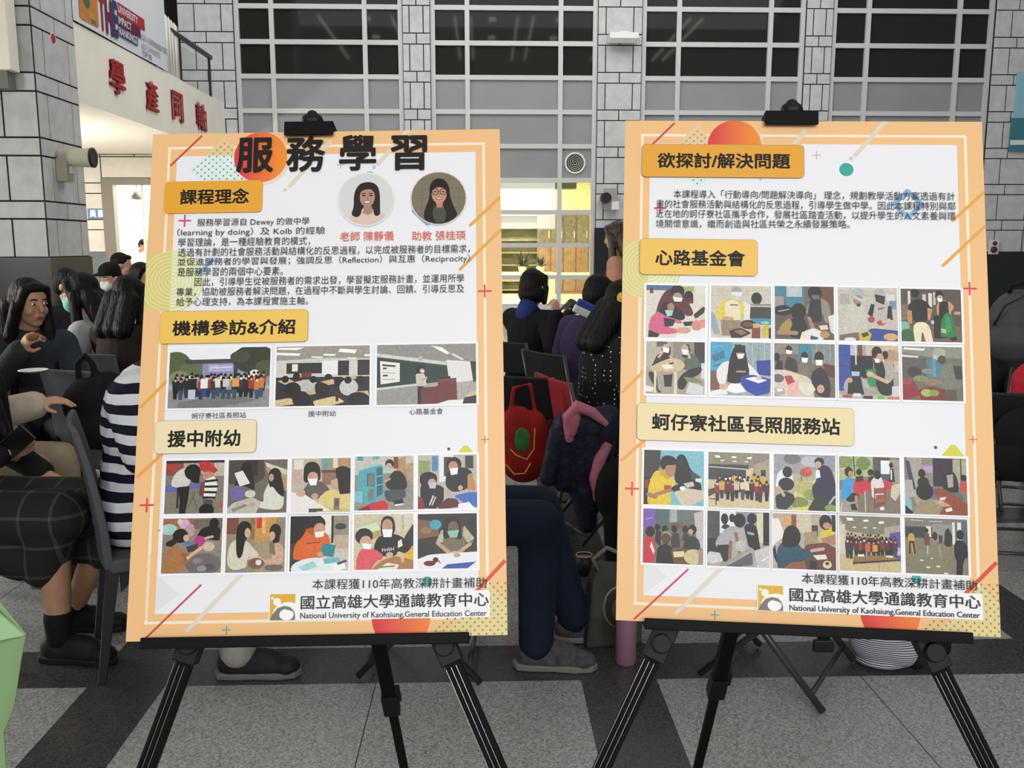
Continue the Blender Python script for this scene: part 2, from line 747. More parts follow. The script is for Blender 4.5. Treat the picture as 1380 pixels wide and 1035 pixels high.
_nt.links.new(_g.outputs[0], _mx.inputs[2])
_nt.links.new(_mx.outputs[0], _o.inputs[0])
for k, (a, b, c, d) in enumerate(bays):
    root = structure(empty('window_%d' % (k + 1)))
    xs = [X(q) for q in (a, b, c, d)]
    fr = MB()
    t = 0.085
    for i, x in enumerate(xs):
        xx = x + (t / 2 if i == 0 else -t / 2 if i == 3 else 0)
        fr.box2((xx - t / 2, D - 0.08, rows[0] - 0.04), (xx + t / 2, D + 0.02, TOP))
    for z in rows:
        fr.box2((xs[0], D - 0.075, z - t / 2), (xs[3], D + 0.015, z + t / 2))
    fr.build('window_frame', FRAME, root)
    MB().box2((xs[0], D - 0.02, rows[7]), (xs[3], D - 0.005, TOP)).build('upper_glass', DARKGLASS, root)
    MB().box2((xs[0], D - 0.03, rows[4]), (xs[3], D - 0.005, rows[7])).build('solid_panel', PANEL, root)
    MB().box2((xs[0], D - 0.02, rows[0]), (xs[3], D - 0.014, rows[4])).build('lower_glass', CLEAR, root)
    MB().box2((xs[0], D - 0.1, 0), (xs[3], D + 0.1, rows[0] - 0.03)).build('sill', FRAME, root)

# fluorescent tubes under the hall roof (above the picture; the dark glass mirrors them)
tb = MB()
for x in (-5.2, -2.9, -0.9, -0.4, 1.1, 1.6, 4.2, 6.6, 7.0):
    tb.box2((x - 0.03, -1, 8.6), (x + 0.03, 5.5, 8.66))
for x in (-3.2, 0.25, 2.1, 4.0):
    for y in (7.2, 9.4):
        tb.box2((x - 0.10, y - 0.12, 7.6), (x + 0.10, y + 0.12, 7.66))
structure(tb.build('ceiling_light_tubes', mat('tube_glow', '#fff6e4', emit=9.0)))

# left wing: pillar, lintel with characters, soffit, side room
pil = structure(empty('pillar'))
mb = MB()
y0, y1 = 10.23, 11.26
px0 = PX - 1.25
stone_face(mb, lambda u, z, o: (u, y0 - o, z), px0, PX, BASE_Z, TOP, (0.38, 0.70))
stone_face(mb, lambda u, z, o: (PX + o, u, z), y0, y1, BASE_Z, TOP, (0.22, 0.80))
mb.use(JOINT).box2((px0, y0 + 0.001, BASE_Z), (PX - 0.001, y1, TOP))
mb.build('stone_cladding', None, pil)
MB().box2((px0, y0 - 0.02, 0), (PX + 0.02, y1 + 0.02, BASE_Z)).build('dark_base', BASE_STONE, pil)

SOF = 3.20
lint = structure(MB().box2((PX - 0.5, y1, SOF), (PX, 17.5, 4.12)).build('lintel', CREAM))
structure(MB().box2((-13, 10.6, SOF + 0.012), (PX - 0.5, D, SOF + 0.3)).build('ceiling_passage', CREAM))
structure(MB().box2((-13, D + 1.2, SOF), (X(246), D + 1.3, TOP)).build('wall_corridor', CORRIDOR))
structure(MB().box2((-13.2, 2, 0), (-13, D, TOP)).build('wall_left', CREAM))

# end wall of the passage with the doorway
dl, dr, dz = at(141, 300, D).x, at(232, 300, D).x, at(150, 240, D).z
wl = structure(empty('wall_back'))
mb = MB()
fn = lambda u, z, o: (u, D - o, z)
stone_face(mb, fn, -13, dl, BASE_Z, SOF, wide=1.5, mats=(PALE_STONE, JOINT))
stone_face(mb, fn, dl, dr, dz, SOF, wide=1.5, mats=(PALE_STONE, JOINT))
stone_face(mb, fn, dr, X(246), BASE_Z, SOF, wide=1.0, mats=(PALE_STONE, JOINT))
mb.build('stone_cladding', None, wl)
MB().box2((-13, D - 0.02, 0), (dl, D + 0.1, BASE_Z)).box2((dr, D - 0.02, 0), (X(246), D + 0.1, BASE_Z)).build('dark_base', mat('grey_base_stone', '#6f7276', 0.4, 0.4, var=0.1, scale=8), wl)
dn = structure(empty('door_1'))
STEEL = mat('brown_grey_door_steel', '#7d776b', 0.45, 0.4)
MB().box2((dl, D - 0.06, 0), (dl + 0.22, D + 0.12, dz)).box2((dr - 0.1, D - 0.06, 0), (dr, D + 0.12, dz)).box2((dl + 0.22, D - 0.06, dz - 0.13), (dr - 0.1, D + 0.12, dz)).build('door_frame', STEEL, dn)
MB().box2((at(192.5, 300, D).x, D - 0.02, 0), (at(195.5, 300, D).x, D + 0.04, dz)).build('glass_leaf_edge', FRAME, dn)
ROOMW = mat('white_room_paint', '#f6f2e6', 0.8, 0.2)
lr = structure(empty('wall_lit_room'))
MB().box2((-8.6, 21.5, 0), (-4.9, 21.6, 3.3)).box2((-8.7, D + 0.1, 0), (-8.6, 21.6, 3.3)).box2((-4.9, D + 0.1, 0), (-4.8, 21.6, 3.3)).box2((-8.7, D + 0.1, 3.2), (-4.8, 21.6, 3.3)).build('painted_walls', ROOMW, lr)
MB().box2((at(199, 300, 21.4).x, 21.38, 0), (at(206, 300, 21.4).x, 21.5, at(200, 303, 21.4).z)).build('wooden_panel', mat('pale_wood', '#c79a63', 0.6), lr)

# classroom behind the second bay
YEL = mat('pale_yellow_paint', '#f3eec8', 0.8, 0.2)
cr = structure(empty('wall_classroom'))
MB().box2((-2.6, 28, 0), (3.6, 28.1, 3.4)).box2((-2.7, D + 0.1, 0), (-2.6, 28.1, 3.4)).box2((3.5, D + 0.1, 0), (3.6, 28.1, 3.4)).box2((-2.7, D + 0.1, 3.35), (3.6, 28.1, 3.45)).build('painted_walls', YEL, cr)
MB().box2((-2.6, D + 0.15, 0.001), (3.5, 28, 0.012)).build('pale_floor', mat('pale_floor_tiles', '#e6dcc0', 0.4), cr)
MB().box2((-2.6, 20.9, at(700, 254, 20.9).z), (at(777, 250, 20.9).x, 21.3, 3.35)).build('ceiling_beam', mat('grey_green_beam', '#6f7770', 0.7), cr)
tl = MB()
for x in (-0.6, 1.2):
    tl.box2((x - 0.08, 23.0, 3.22), (x + 0.08, 24.6, 3.28))
structure(tl.build('ceiling_light', mat('classroom_glow', '#fffbe6', emit=9.0)))

# walls that close the hall at the right
structure(MB().box2((13.2, 2, 0), (13.4, D, TOP)).build('wall_right', STONE))
# ================================================================== THE TWO POSTERS
PRINT = print_mat('poster_print', 0.38)
PHOTO = print_mat('photo_print', 0.34, var=0.20, scale=280)
INK = mat('black_ink', '#1b1a18', 0.5, 0.2)
INK_GREY = mat('grey_ink', '#3d3d3d', 0.5, 0.2)
INK_SOFT = mat('soft_black_ink', '#35353a', 0.5, 0.2)
INK_RED = mat('red_ink', '#dd7560', 0.5, 0.2)
FOAM = mat('white_foam_board', '#e9e7e2', 0.7, 0.2)
BW, BH, BT = 594.0, 841.0, 0.006


def homography(corners):
    A, b = [], []
    for (u, v), (x, y) in zip([(0, 0), (BW, 0), (0, BH), (BW, BH)], corners):
        A += [[x, y, 1, 0, 0, 0, -u * x, -u * y], [0, 0, 0, x, y, 1, -v * x, -v * y]]
        b += [u, v]
    h = np.linalg.solve(np.array(A), np.array(b))
    return lambda x, y: ((h[0] * x + h[1] * y + h[2]) / (h[6] * x + h[7] * y + 1), (h[3] * x + h[4] * y + h[5]) / (h[6] * x + h[7] * y + 1))


# measured on the photograph: the corners of each sheet (A1, 594 x 841 mm) give its millimetres
mmL = homography([(207, 180.4), (672.6, 174), (169.7, 864.9), (684.1, 855.9)])
mmR = homography([(841.3, 162.3), (1324.3, 165.4), (830.5, 835.2), (1348.6, 858.4)])


def sheet(u, v, d):
    """sheet millimetres (u right, v down) and a lift off the face, to the poster's own space"""
    return ((u - BW / 2) / 1000.0, -d, (BH - v) / 1000.0)


PEACH = '#edbe86'
BOX = (0, 0, BW, BH)


def template(art):
    """the border and the scattered ornaments that both posters share"""
    art.rect(0, 0, BW, BH, PEACH)
    art.poly([(43, 41), (552, 41), (549.5, 800), (43, 800)], '#e9eaef')
    # pale line inside the border
    for a in ((29, 26, 567, 26), (566, 26, 563.5, 815), (29, 813.5, 565, 813.5), (29.5, 26, 30, 813.5)):
        art.line(*a, 4.4, '#f4e6d0')
    # dotted diamond behind the heading
    du, dv = mmR(939, 212.4)
    dia = [(du - 60, dv), (du, dv - 55), (du + 60, dv), (du, dv + 55)]
    art.poly(dia, '#e8c692')
    art.box = (43, 41, 552, 800)
    art.poly(dia, '#dcebe7')
    art.box = BOX
    art.layer()
    for i in range(-10, 11):
        for j in range(-10, 11):
            if (i + j) % 2 == 0 and abs(i) + abs(j) <= 9:
                art.disc(du + i * 6.3, dv + j * 5.8, 1.7, 1.7, '#6f9c92', 10, True)
    art.line(33, 57, 83, 5, 3.6, '#c0503f')
    art.disc(31, 57, 0.1, 0.1, PEACH)
    art.line(97, 38, 128, 4, 6, '#e3c79c')
    # the big gradient disc at the top
    art.disc(189, 49, 46.5, 46.5, '#f2d3cb', 40)
    c0, c1 = lin('#d83f45'), lin('#f0932f')
    art.fan(185.5, 44.5, 45.5, lambda u, v: tuple(a + (b - a) * min(1, max(0, (u - 150) / 80)) for a, b in zip(c0, c1)))
    # pale strokes and small dots along the top
    for u0, v0 in ((237, 97), (386, 60)):
        art.line(u0, v0, u0 + 66, v0 - 78, 7.5, '#ddd3bd')
    art.disc(229, 104, 3.2, 3.2, '#cfcfcf', 12)
    art.disc(379, 66, 3.6, 3.6, '#cbcbcb', 14)
    art.plus(322, 60.5, 6.5, 1.6, '#e6a95c')
    art.disc(371, 85.3, 11.7, 11.7, '#35a49b')
    # open blue diamond
    for a in ((470, 122, 493, 145), (493, 145, 470, 168), (470, 168, 447, 145), (447, 145, 470, 122)):
        art.line(*a, 8, '#83b0d4')
    # rings at the left edge
    art.disc(44, 262, 53, 53, '#e6e7c9')
    art.poly([(0, 215), (43, 209), (43, 315), (0, 305)], '#e0c67c')
    for k in range(9):
        art.ring(44, 262, 4 + 6 * k, 2.6, '#d7dc9b')
    art.line(88, 249, 111, 226, 6, '#7db3d6')
    art.plus(61, 156.2, 9.5, 3, '#d64a67')
    art.plus(565, 287, 10.2, 3, '#d8434f')
    art.plus(562.7, 534.6, 6, 1.5, '#d9604c')
    art.plus(21.9, 630.8, 10, 3.2, '#d94a4c')
    art.plus(47, 671, 5.5, 1.6, '#dd6a50')
    # orange strokes on both sides
    for a in ((542, 172, 592, 124), (524, 249, 593, 181), (4, 472, 47, 427), (5, 585, 52, 540)):
        art.line(*a, 5.2, '#e7a54e')
    art.disc(504, 549, 2.6, 2.6, '#4a4a46', 12)
    art.poly([(513, 562), (528, 544), (535, 544), (548, 562)], '#d0d046')
    art.disc(85, 545, 5, 5, '#f0dab0', 14)
    # grey hatching at the lower left corner
    for k in range(1, 13):
        t = 53 * k / 12 / 1.515
        art.line(44, 742 + 53 * k / 12, 44 + t, 742 + 53 * k / 12 - 0.75 * t, 1.3, '#d6d5d2')
    for k in range(22):
        art.line(28, 712 + 4.6 * k, 32.2, 708.5 + 4.6 * k, 1.1, '#e7c99a', False)
    art.line(29, 838, 113, 757, 3, lambda u, v: lin('#c8423f') if u < 70 else lin('#c74a6e'))
    art.line(95, 826, 180, 738, 6.5, '#ddd5c2')
    art.plus(156, 826, 6.3, 1.6, '#3aa39b')
    # lower right corner: dotted diamond and red stroke
    art.poly([(568, 765), (594, 790), (594, 841), (490, 841), (520, 815)], '#e2cb90')
    art.layer()
    for i in range(0, 22):
        for j in range(0, 18):
            if (i + j) % 2 == 0:
                u, v = 482 + i * 6.1, 762 + j * 5.9
                if (u - 568) * -1 + 0 < (v - 762) * 1.35 + 4 and u < 592:
                    art.disc(u, v, 1.75, 1.75, '#6c9a62', 8, True)
    art.box = (0, 812, BW, BH)
    art.fan(428, 813, 45.5, lambda u, v: tuple(a + (b - a) * min(1, max(0, (u - 390) / 75)) for a, b in zip(lin('#d52f3c'), lin('#ee7d34'))))
    art.box = BOX
    art.line(543, 777, 592, 727, 5.8, '#da4c36', False)
    art.disc(469, 757, 7.6, 7.6, '#35a7a0')


def logo(art, u, v, s):
    art.rect(u, v, u + s, v + s, '#dcae35')
    art.disc(u + 0.28 * s, v + 0.30 * s, 0.15 * s, 0.15 * s, '#f4f1ea')
    art.disc(u + 0.10 * s, v + 0.16 * s, 0.06 * s, 0.06 * s, '#efe6cd')
    box, art.box = art.box, (u, v, u + s, v + s)
    art.disc(u + 0.72 * s, v + 0.83 * s, 0.62 * s, 0.52 * s, '#f4f2ee')
    art.poly([(u, v + s), (u + 0.10 * s, v + 0.78 * s), (u + 0.30 * s, v + 0.54 * s), (u + 0.56 * s, v + 0.45 * s), (u + 0.80 * s, v + 0.50 * s), (u + 0.94 * s, v + 0.64 * s),
              (u + s, v + 0.8 * s), (u + s, v + s)], '#7b7671')
    art.disc(u + 0.66 * s, v + 0.79 * s, 0.28 * s, 0.215 * s, '#f7f5f2')
    art.poly([(u + 0.9 * s, v + 0.62 * s), (u + 0.84 * s, v + 0.72 * s), (u + 0.62 * s, v + 0.62 * s), (u + 0.7 * s, v + 0.5 * s)], '#7b7671')
    art.disc(u + 0.68 * s, v + 0.80 * s, 0.25 * s, 0.19 * s, '#f7f5f2')
    art.box = box




def rounded(pts, x0=0.0, x1=1.0, y0=0.0, y1=1.0):
    """corner cutting; corners on the frame of the picture stay sharp"""
    if len(pts) < 5:
        return pts
    k, n = (0.25, 2) if len(pts) > 6 else (0.12, 1)
    for _ in range(n):
        out = []
        for i, p in enumerate(pts):
            a, b = pts[i - 1], pts[(i + 1) % len(pts)]
            if p[0] <= x0 or p[0] >= x1 or p[1] <= y0 or p[1] >= y1:
                out.append(p)
            else:
                out.append((p[0] + (a[0] - p[0]) * k, p[1] + (a[1] - p[1]) * k))
                out.append((p[0] + (b[0] - p[0]) * k, p[1] + (b[1] - p[1]) * k))
        pts = out
    return pts


def draw(art, u0, v0, u1, v1, spec):
    """a printed photograph: coloured shapes in fractions of its frame"""
    W_, H_ = u1 - u0, v1 - v0
    art.box = (u0, v0, u1, v1)
    U = lambda x: u0 + float(x) * W_
    V = lambda y: v0 + float(y) * H_
    for item in spec.split(';'):
        t = item.split()
        if not t:
            continue
        k, a, col = t[0], [float(x) for x in t[1:-1]], t[-1]
        if k == 'R':
            art.rect(U(a[0]), V(a[1]), U(a[2]), V(a[3]), col)
        elif k == 'E':
            art.disc(U(a[0]), V(a[1]), a[2] * W_, a[3] * H_, col, 20)
        elif k == 'P':
            art.poly([(U(x), V(y)) for x, y in rounded([(a[i], a[i + 1]) for i in range(0, len(a), 2)])], col)
        elif k == 'L':
            art.line(U(a[0]), V(a[1]), U(a[2]), V(a[3]), a[4] * W_, col)
        elif k == 'C':        # a row of people: x0 x1 head-y height number seed
            r = random.Random(int(a[5]))
            n = int(a[4])
            pal = {'mix': ['1f2024', '26282c', 'd8d6d2', '9a3434', '2d3950', 'c97a3a', '35353a', '8d8f94'],
                   'red': ['7d2530', '8f2c30', 'c9b8a8', '6a2028', 'd6cfc4', '551a22', 'c9a640'],
                   'dark': ['1c1d1f', '26272a', '2e3033', '34302c', '6d6a66'],
                   'maroon': ['4a2022', '5b2526', '3a1a1c', '6d2f2a', '2c2024', '84382c']}[col]
            for i in range(n):
                x = a[0] + (a[1] - a[0]) * (i + 0.5) / n + r.uniform(-0.2, 0.2) * (a[1] - a[0]) / n
                y = a[2] + r.uniform(-0.03, 0.03)
                h = a[3]
                w = min(0.62 * (a[1] - a[0]) / n, 0.05)
                c = r.choice(pal)
                art.poly([(U(x - w), V(y + 0.1 * h)), (U(x + w), V(y + 0.1 * h)), (U(x + w * 0.8), V(y + 0.58 * h)), (U(x - w * 0.8), V(y + 0.58 * h))], c)
                art.poly([(U(x - w * 0.7), V(y + 0.55 * h)), (U(x + w * 0.7), V(y + 0.55 * h)), (U(x + w * 0.5), V(y + h)), (U(x - w * 0.5), V(y + h))], r.choice(['1c1d20', '2a3040', '3b4a63', '17181a']))
                art.disc(U(x), V(y), w * 0.5 * W_, w * 0.62 * W_, '141312', 10)
                art.disc(U(x), V(y + 0.035), w * 0.36 * W_, w * 0.42 * W_, r.choice(['c79f86', 'b58b72', 'e6e6e6']), 10)
    art.box = BOX
    return art


def portrait(art, u, v, r, which):
    def D_(x, y, a, b, c):
        art.disc(u + x * r, v + y * r, a * r, b * r, c, 26)

    def P_(pts, c):
        q = []
        for x, y in rounded(pts, -2, 2, -2, 2):
            d = math.hypot(x, y)
            k = min(1.0, 0.97 / d) if d > 0 else 1
            q.append((u + x * k * r, v + y * k * r))
        art.poly(q, c)

    if which == 0:
        D_(0, 0, 1.03, 1.03, '#e3e1e0')
        D_(0, 0, 0.98, 0.98, '#d3d4d2')
        P_([(-0.62, 0.75), (-0.55, 0.6), (-0.2, 0.46), (0.2, 0.42), (0.6, 0.52), (0.72, 0.64), (0.5, 0.84), (0.25, 0.95), (0, 0.98), (-0.3, 0.93)], '#d8bfb2')
        P_([(-0.45, -0.2), (-0.3, -0.55), (-0.05, -0.66), (0.25, -0.64), (0.45, -0.45), (0.5, -0.1), (0.5, 0.3), (0.52, 0.6), (0.3, 0.66), (0.24, 0.3), (-0.14, 0.3), (-0.18, 0.6), (-0.36, 0.7), (-0.55, 0.56), (-0.44, 0.3)], '#221c1b')
        P_([(-0.08, 0.25), (0.2, 0.25), (0.24, 0.5), (0.08, 0.6), (-0.12, 0.52)], '#a98271')
        D_(0.04, -0.08, 0.27, 0.37, '#b08a77')
        P_([(-0.25, -0.25), (-0.1, -0.5), (0.2, -0.48), (0.34, -0.2), (0.16, -0.38), (-0.06, -0.36)], '#221c1b')
        for x in (-0.09, 0.17):
            D_(x, -0.14, 0.07, 0.03, '#2b1e1b')
            D_(x, -0.22, 0.09, 0.02, '#3a2a25')
        D_(0.04, 0.12, 0.12, 0.06, '#8d4a42')
        D_(0.04, 0.11, 0.10, 0.03, '#efe6e0')
        D_(0.04, -0.02, 0.04, 0.05, '#9c7564')
    else:
        D_(0, 0, 1.02, 1.02, '#d8d4cc')
        D_(0, 0, 0.98, 0.98, '#7d725f')
        for y in (-0.72, -0.36, 0.0, 0.36):
            w = math.sqrt(1 - y * y) * 0.96
            art.line(u - w * r, v + y * r, u + w * r, v + y * r, 0.6, '#5e5547')
        for x in (-0.6, -0.2, 0.4, 0.75):
            w = math.sqrt(1 - x * x) * 0.96
            art.line(u + x * r, v - w * r, u + x * r, v + w * r, 0.6, '#665c4d')
        P_([(-0.55, 0.75), (-0.5, 0.4), (-0.32, 0.0), (-0.34, -0.5), (-0.1, -0.76), (0.16, -0.74), (0.38, -0.5), (0.42, 0.0), (0.58, 0.4), (0.7, 0.65), (0.45, 0.86), (0.2, 0.96), (-0.1, 0.97), (-0.4, 0.88)], '#17130f')
        P_([(-0.18, 0.3), (0.18, 0.3), (0.28, 0.6), (0.22, 0.9), (-0.1, 0.93), (-0.22, 0.6)], '#4b4a3c')
        P_([(-0.1, 0.15), (0.16, 0.15), (0.14, 0.36), (-0.06, 0.36)], '#b3826a')
        D_(0.02, -0.16, 0.27, 0.36, '#c08f76')
        P_([(-0.3, -0.2), (-0.2, -0.5), (0.04, -0.56), (0.28, -0.44), (0.32, -0.2), (0.2, -0.38), (0.0, -0.42), (-0.18, -0.36)], '#17130f')
        for x in (-0.12, 0.17):
            art.ring(u + x * r, v - 0.24 * r, 0.115 * r, 0.03 * r, '#1d1714', 14)
            D_(x, -0.24, 0.045, 0.03, '#1d1410')
        art.line(u - 0.02 * r, v - 0.25 * r, u + 0.06 * r, v - 0.25 * r, 1, '#1d1714')
        D_(0.02, 0.02, 0.12, 0.05, '#9a4440')
        D_(0.02, 0.015, 0.09, 0.022, '#eee2dc')
        D_(0.02, -0.12, 0.04, 0.05, '#ab7a64')
    return art


def heading(root, mm, corners, col, text, a, b, h, bold, rim='#8a7440', k=1):
    q = [mm(*c) for c in corners]
    u0, u1 = (q[0][0] + q[2][0]) / 2, (q[1][0] + q[3][0]) / 2
    v0, v1 = (q[0][1] + q[1][1]) / 2, (q[2][1] + q[3][1]) / 2
    art = Art(sheet, BOX, base=0.0030)
    art.rrect(u0 - 0.5, v0 - 0.5, u1 + 0.5, v1 + 0.5, 7.5, rim)
    art.rrect(u0, v0, u1, v1, 7, col)
    o = art.build('heading_panel', PRINT, root)
    A, B = mm(*a), mm(*b)
    sc = abs(mm(a[0], a[1] + h / 2)[1] - mm(a[0], a[1] - h / 2)[1])
    vm = (A[1] + B[1]) / 2
    writing('heading_lettering', INK, o, [(text, (A[0], vm), (B[0], vm), sc, bold)], sheet, lift=0.0031)
    return o


def text_block(name, root, mm, ink, lines, lift=0.0031, part_of=None):
    out = []
    for text, a, b, h, bold in lines:
        A, B = mm(*a), mm(*b)
        sc = abs(mm(a[0], a[1] + h / 2)[1] - mm(a[0], a[1] - h / 2)[1])
        out.append((text, A, B, sc, bold))
    return writing(name, ink, root, out, sheet, lift)


def photo_row(root, mm, quads, specs):
    for q, spec in zip(quads, specs):
        p = [mm(*c) for c in q]
        u0, u1 = (p[0][0] + p[3][0]) / 2, (p[1][0] + p[2][0]) / 2
        v0, v1 = (p[0][1] + p[1][1]) / 2, (p[2][1] + p[3][1]) / 2
        art = Art(sheet, BOX, base=0.0018)
        art.rrect(u0 - 3.6, v0 - 3.6, u1 + 3.6, v1 + 3.6, 2, '#f0f1f4')
        draw(art, u0, v0, u1, v1, spec)
        art.build('printed_photograph', PHOTO, root)


def board(name, loc, rot, label):
    root = empty(name, loc, rot, label, 'poster')
    mb = MB().box2((-BW / 2000, 0.0, 0), (BW / 2000, BT, BH / 1000))
    mb.build('foam_board', FOAM, root)
    art = Art(sheet, BOX)
    template(art)
    art.build('printed_sheet', PRINT, root)
    return root


# ---------------------------------------------------------------- first poster
PL = board('display_poster', (-0.2636, 1.3178, 0.8946), (-0.3234, -0.0155, -0.0238),
           'orange bordered service learning poster with two round portraits on a black easel')
title = [('服', (319.5, 209.5), (369.5, 208.8), 47, 0.025), ('務', (386.5, 208.2), (439, 207.4), 48, 0.025), ('學', (457.5, 206.5), (507.5, 206.0), 48, 0.022), ('習', (526.5, 206.7), (575.5, 206.2), 47, 0.025)]
text_block('title_lettering', PL, mmL, INK, title)
heading(PL, mmL, [(223.5, 246), (354.5, 243), (222.5, 288), (354, 285)], '#e3a536', '課程理念', (243.8, 265.8), (336.8, 264.2), 21, 0.030, '#e3a536')
heading(PL, mmL, [(217, 420), (415.6, 417), (216.8, 463.2), (415.2, 460)], '#ecc35c', '機構參訪&介紹', (233.5, 442.5), (399, 439.8), 21, 0.030)
heading(PL, mmL, [(210.5, 568), (346.6, 564.8), (209.5, 611.3), (345.6, 609)], '#eadcb4', '援中附幼', (227, 591.7), (325, 589.4), 23, 0.030)
text_block('body_text', PL, mmL, INK_SOFT, [
    ('服務學習源自 Dewey 的做中學', (267, 300.6), (417.6, 298.6), 11.6, 0),
    ('（learning by doing）及 Kolb 的經驗', (240, 313.8), (438.7, 311.2), 11.8, 0),
    ('學習理論，是一種經驗教育的模式，', (241, 326.8), (418.6, 324.6), 11.6, 0),
    ('透過有計劃的社會服務活動與結構化的反思過程，以完成被服務者的目標需求，', (241, 340.2), (633, 335.4), 11.6, 0),
    ('並促進服務者的學習與發展；強調反思（Reflection）與互惠（Reciprocity）', (240.5, 353.6), (633, 348.6), 11.8, 0),
    ('是服務學習的兩個中心要素。', (240.2, 366.6), (382, 365), 11.6, 0),
    ('因此，引導學生從被服務者的需求出發，學習擬定服務計畫，並運用所學', (263, 380), (625.3, 375), 11.6, 0),
    ('專業，協助被服務者解決問題，在過程中不斷與學生討論、回饋、引導反思及', (239, 393.4), (625.3, 389), 11.6, 0),
    ('給予心理支持，為本課程實施主軸。', (238.7, 406.8), (416, 405), 11.6, 0)])
art = portrait(Art(sheet, BOX, base=0.0018), *mmL(493.6, 268.7), 47, 0)
tag(art.build('portrait', PRINT, PL), 'round portrait of a woman with wavy hair in a pale top')
art = portrait(Art(sheet, BOX, base=0.0018), *mmL(590.8, 267.2), 47, 1)
tag(art.build('portrait', PRINT, PL), 'round portrait of a woman in glasses before a brick wall')
text_block('name_caption', PL, mmL, INK_RED, [('老師 陳靜儀', (458.5, 319), (531, 317.8), 12.6, 0.006)])
text_block('name_caption', PL, mmL, INK_RED, [('助教 張桂瑛', (555, 318.3), (627.5, 317), 12.6, 0.006)])
text_block('photo_caption', PL, mmL, INK_SOFT, [('蚵仔寮社區長照站', (259.4, 560.2), (332.4, 558.8), 8, 0)])
text_block('photo_caption', PL, mmL, INK_SOFT, [('援中附幼', (416, 557.4), (453, 556.8), 8, 0)])
text_block('photo_caption', PL, mmL, INK_SOFT, [('心路基金會', (551.8, 554.6), (597.2, 553.8), 8, 0)])


def footer(root, mm, lines, strip):
    q = [mm(*c) for c in strip]
    art = Art(sheet, BOX, base=0.0014)
    u0, v0 = (q[0][0] + q[3][0]) / 2, (q[0][1] + q[1][1]) / 2
    u1, v1 = (q[1][0] + q[2][0]) / 2, (q[2][1] + q[3][1]) / 2
    art.rect(u0, v0, u1, v1, '#f1f1f3')
    o = art.build('footer_strip', PRINT, root)
    art = Art(sheet, BOX, base=0.0015)
    logo(art, u0 + 1.5, v0 + 0.6, v1 - v0 - 1.2)
    art.build('logo', PRINT, o)
    text_block('footer_lettering', o, mm, INK_GREY, lines[1:])
    text_block('grant_line', root, mm, INK_SOFT, lines[:1])


footer(PL, mmL, [('本課程獲110年高教深耕計畫補助', (421.6, 787.3), (656, 784.8), 14.2, 0.003),
                 ('國立高雄大學通識教育中心', (406, 811.8), (659, 807.4), 19, 0.014),
                 ('National University of Kaohsiung,General Education Center', (405.4, 830.8), (656.3, 827.2), 10.2, 0.012)],
       [(363.4, 801), (660.4, 794.5), (660.4, 832), (362.4, 836.2)])

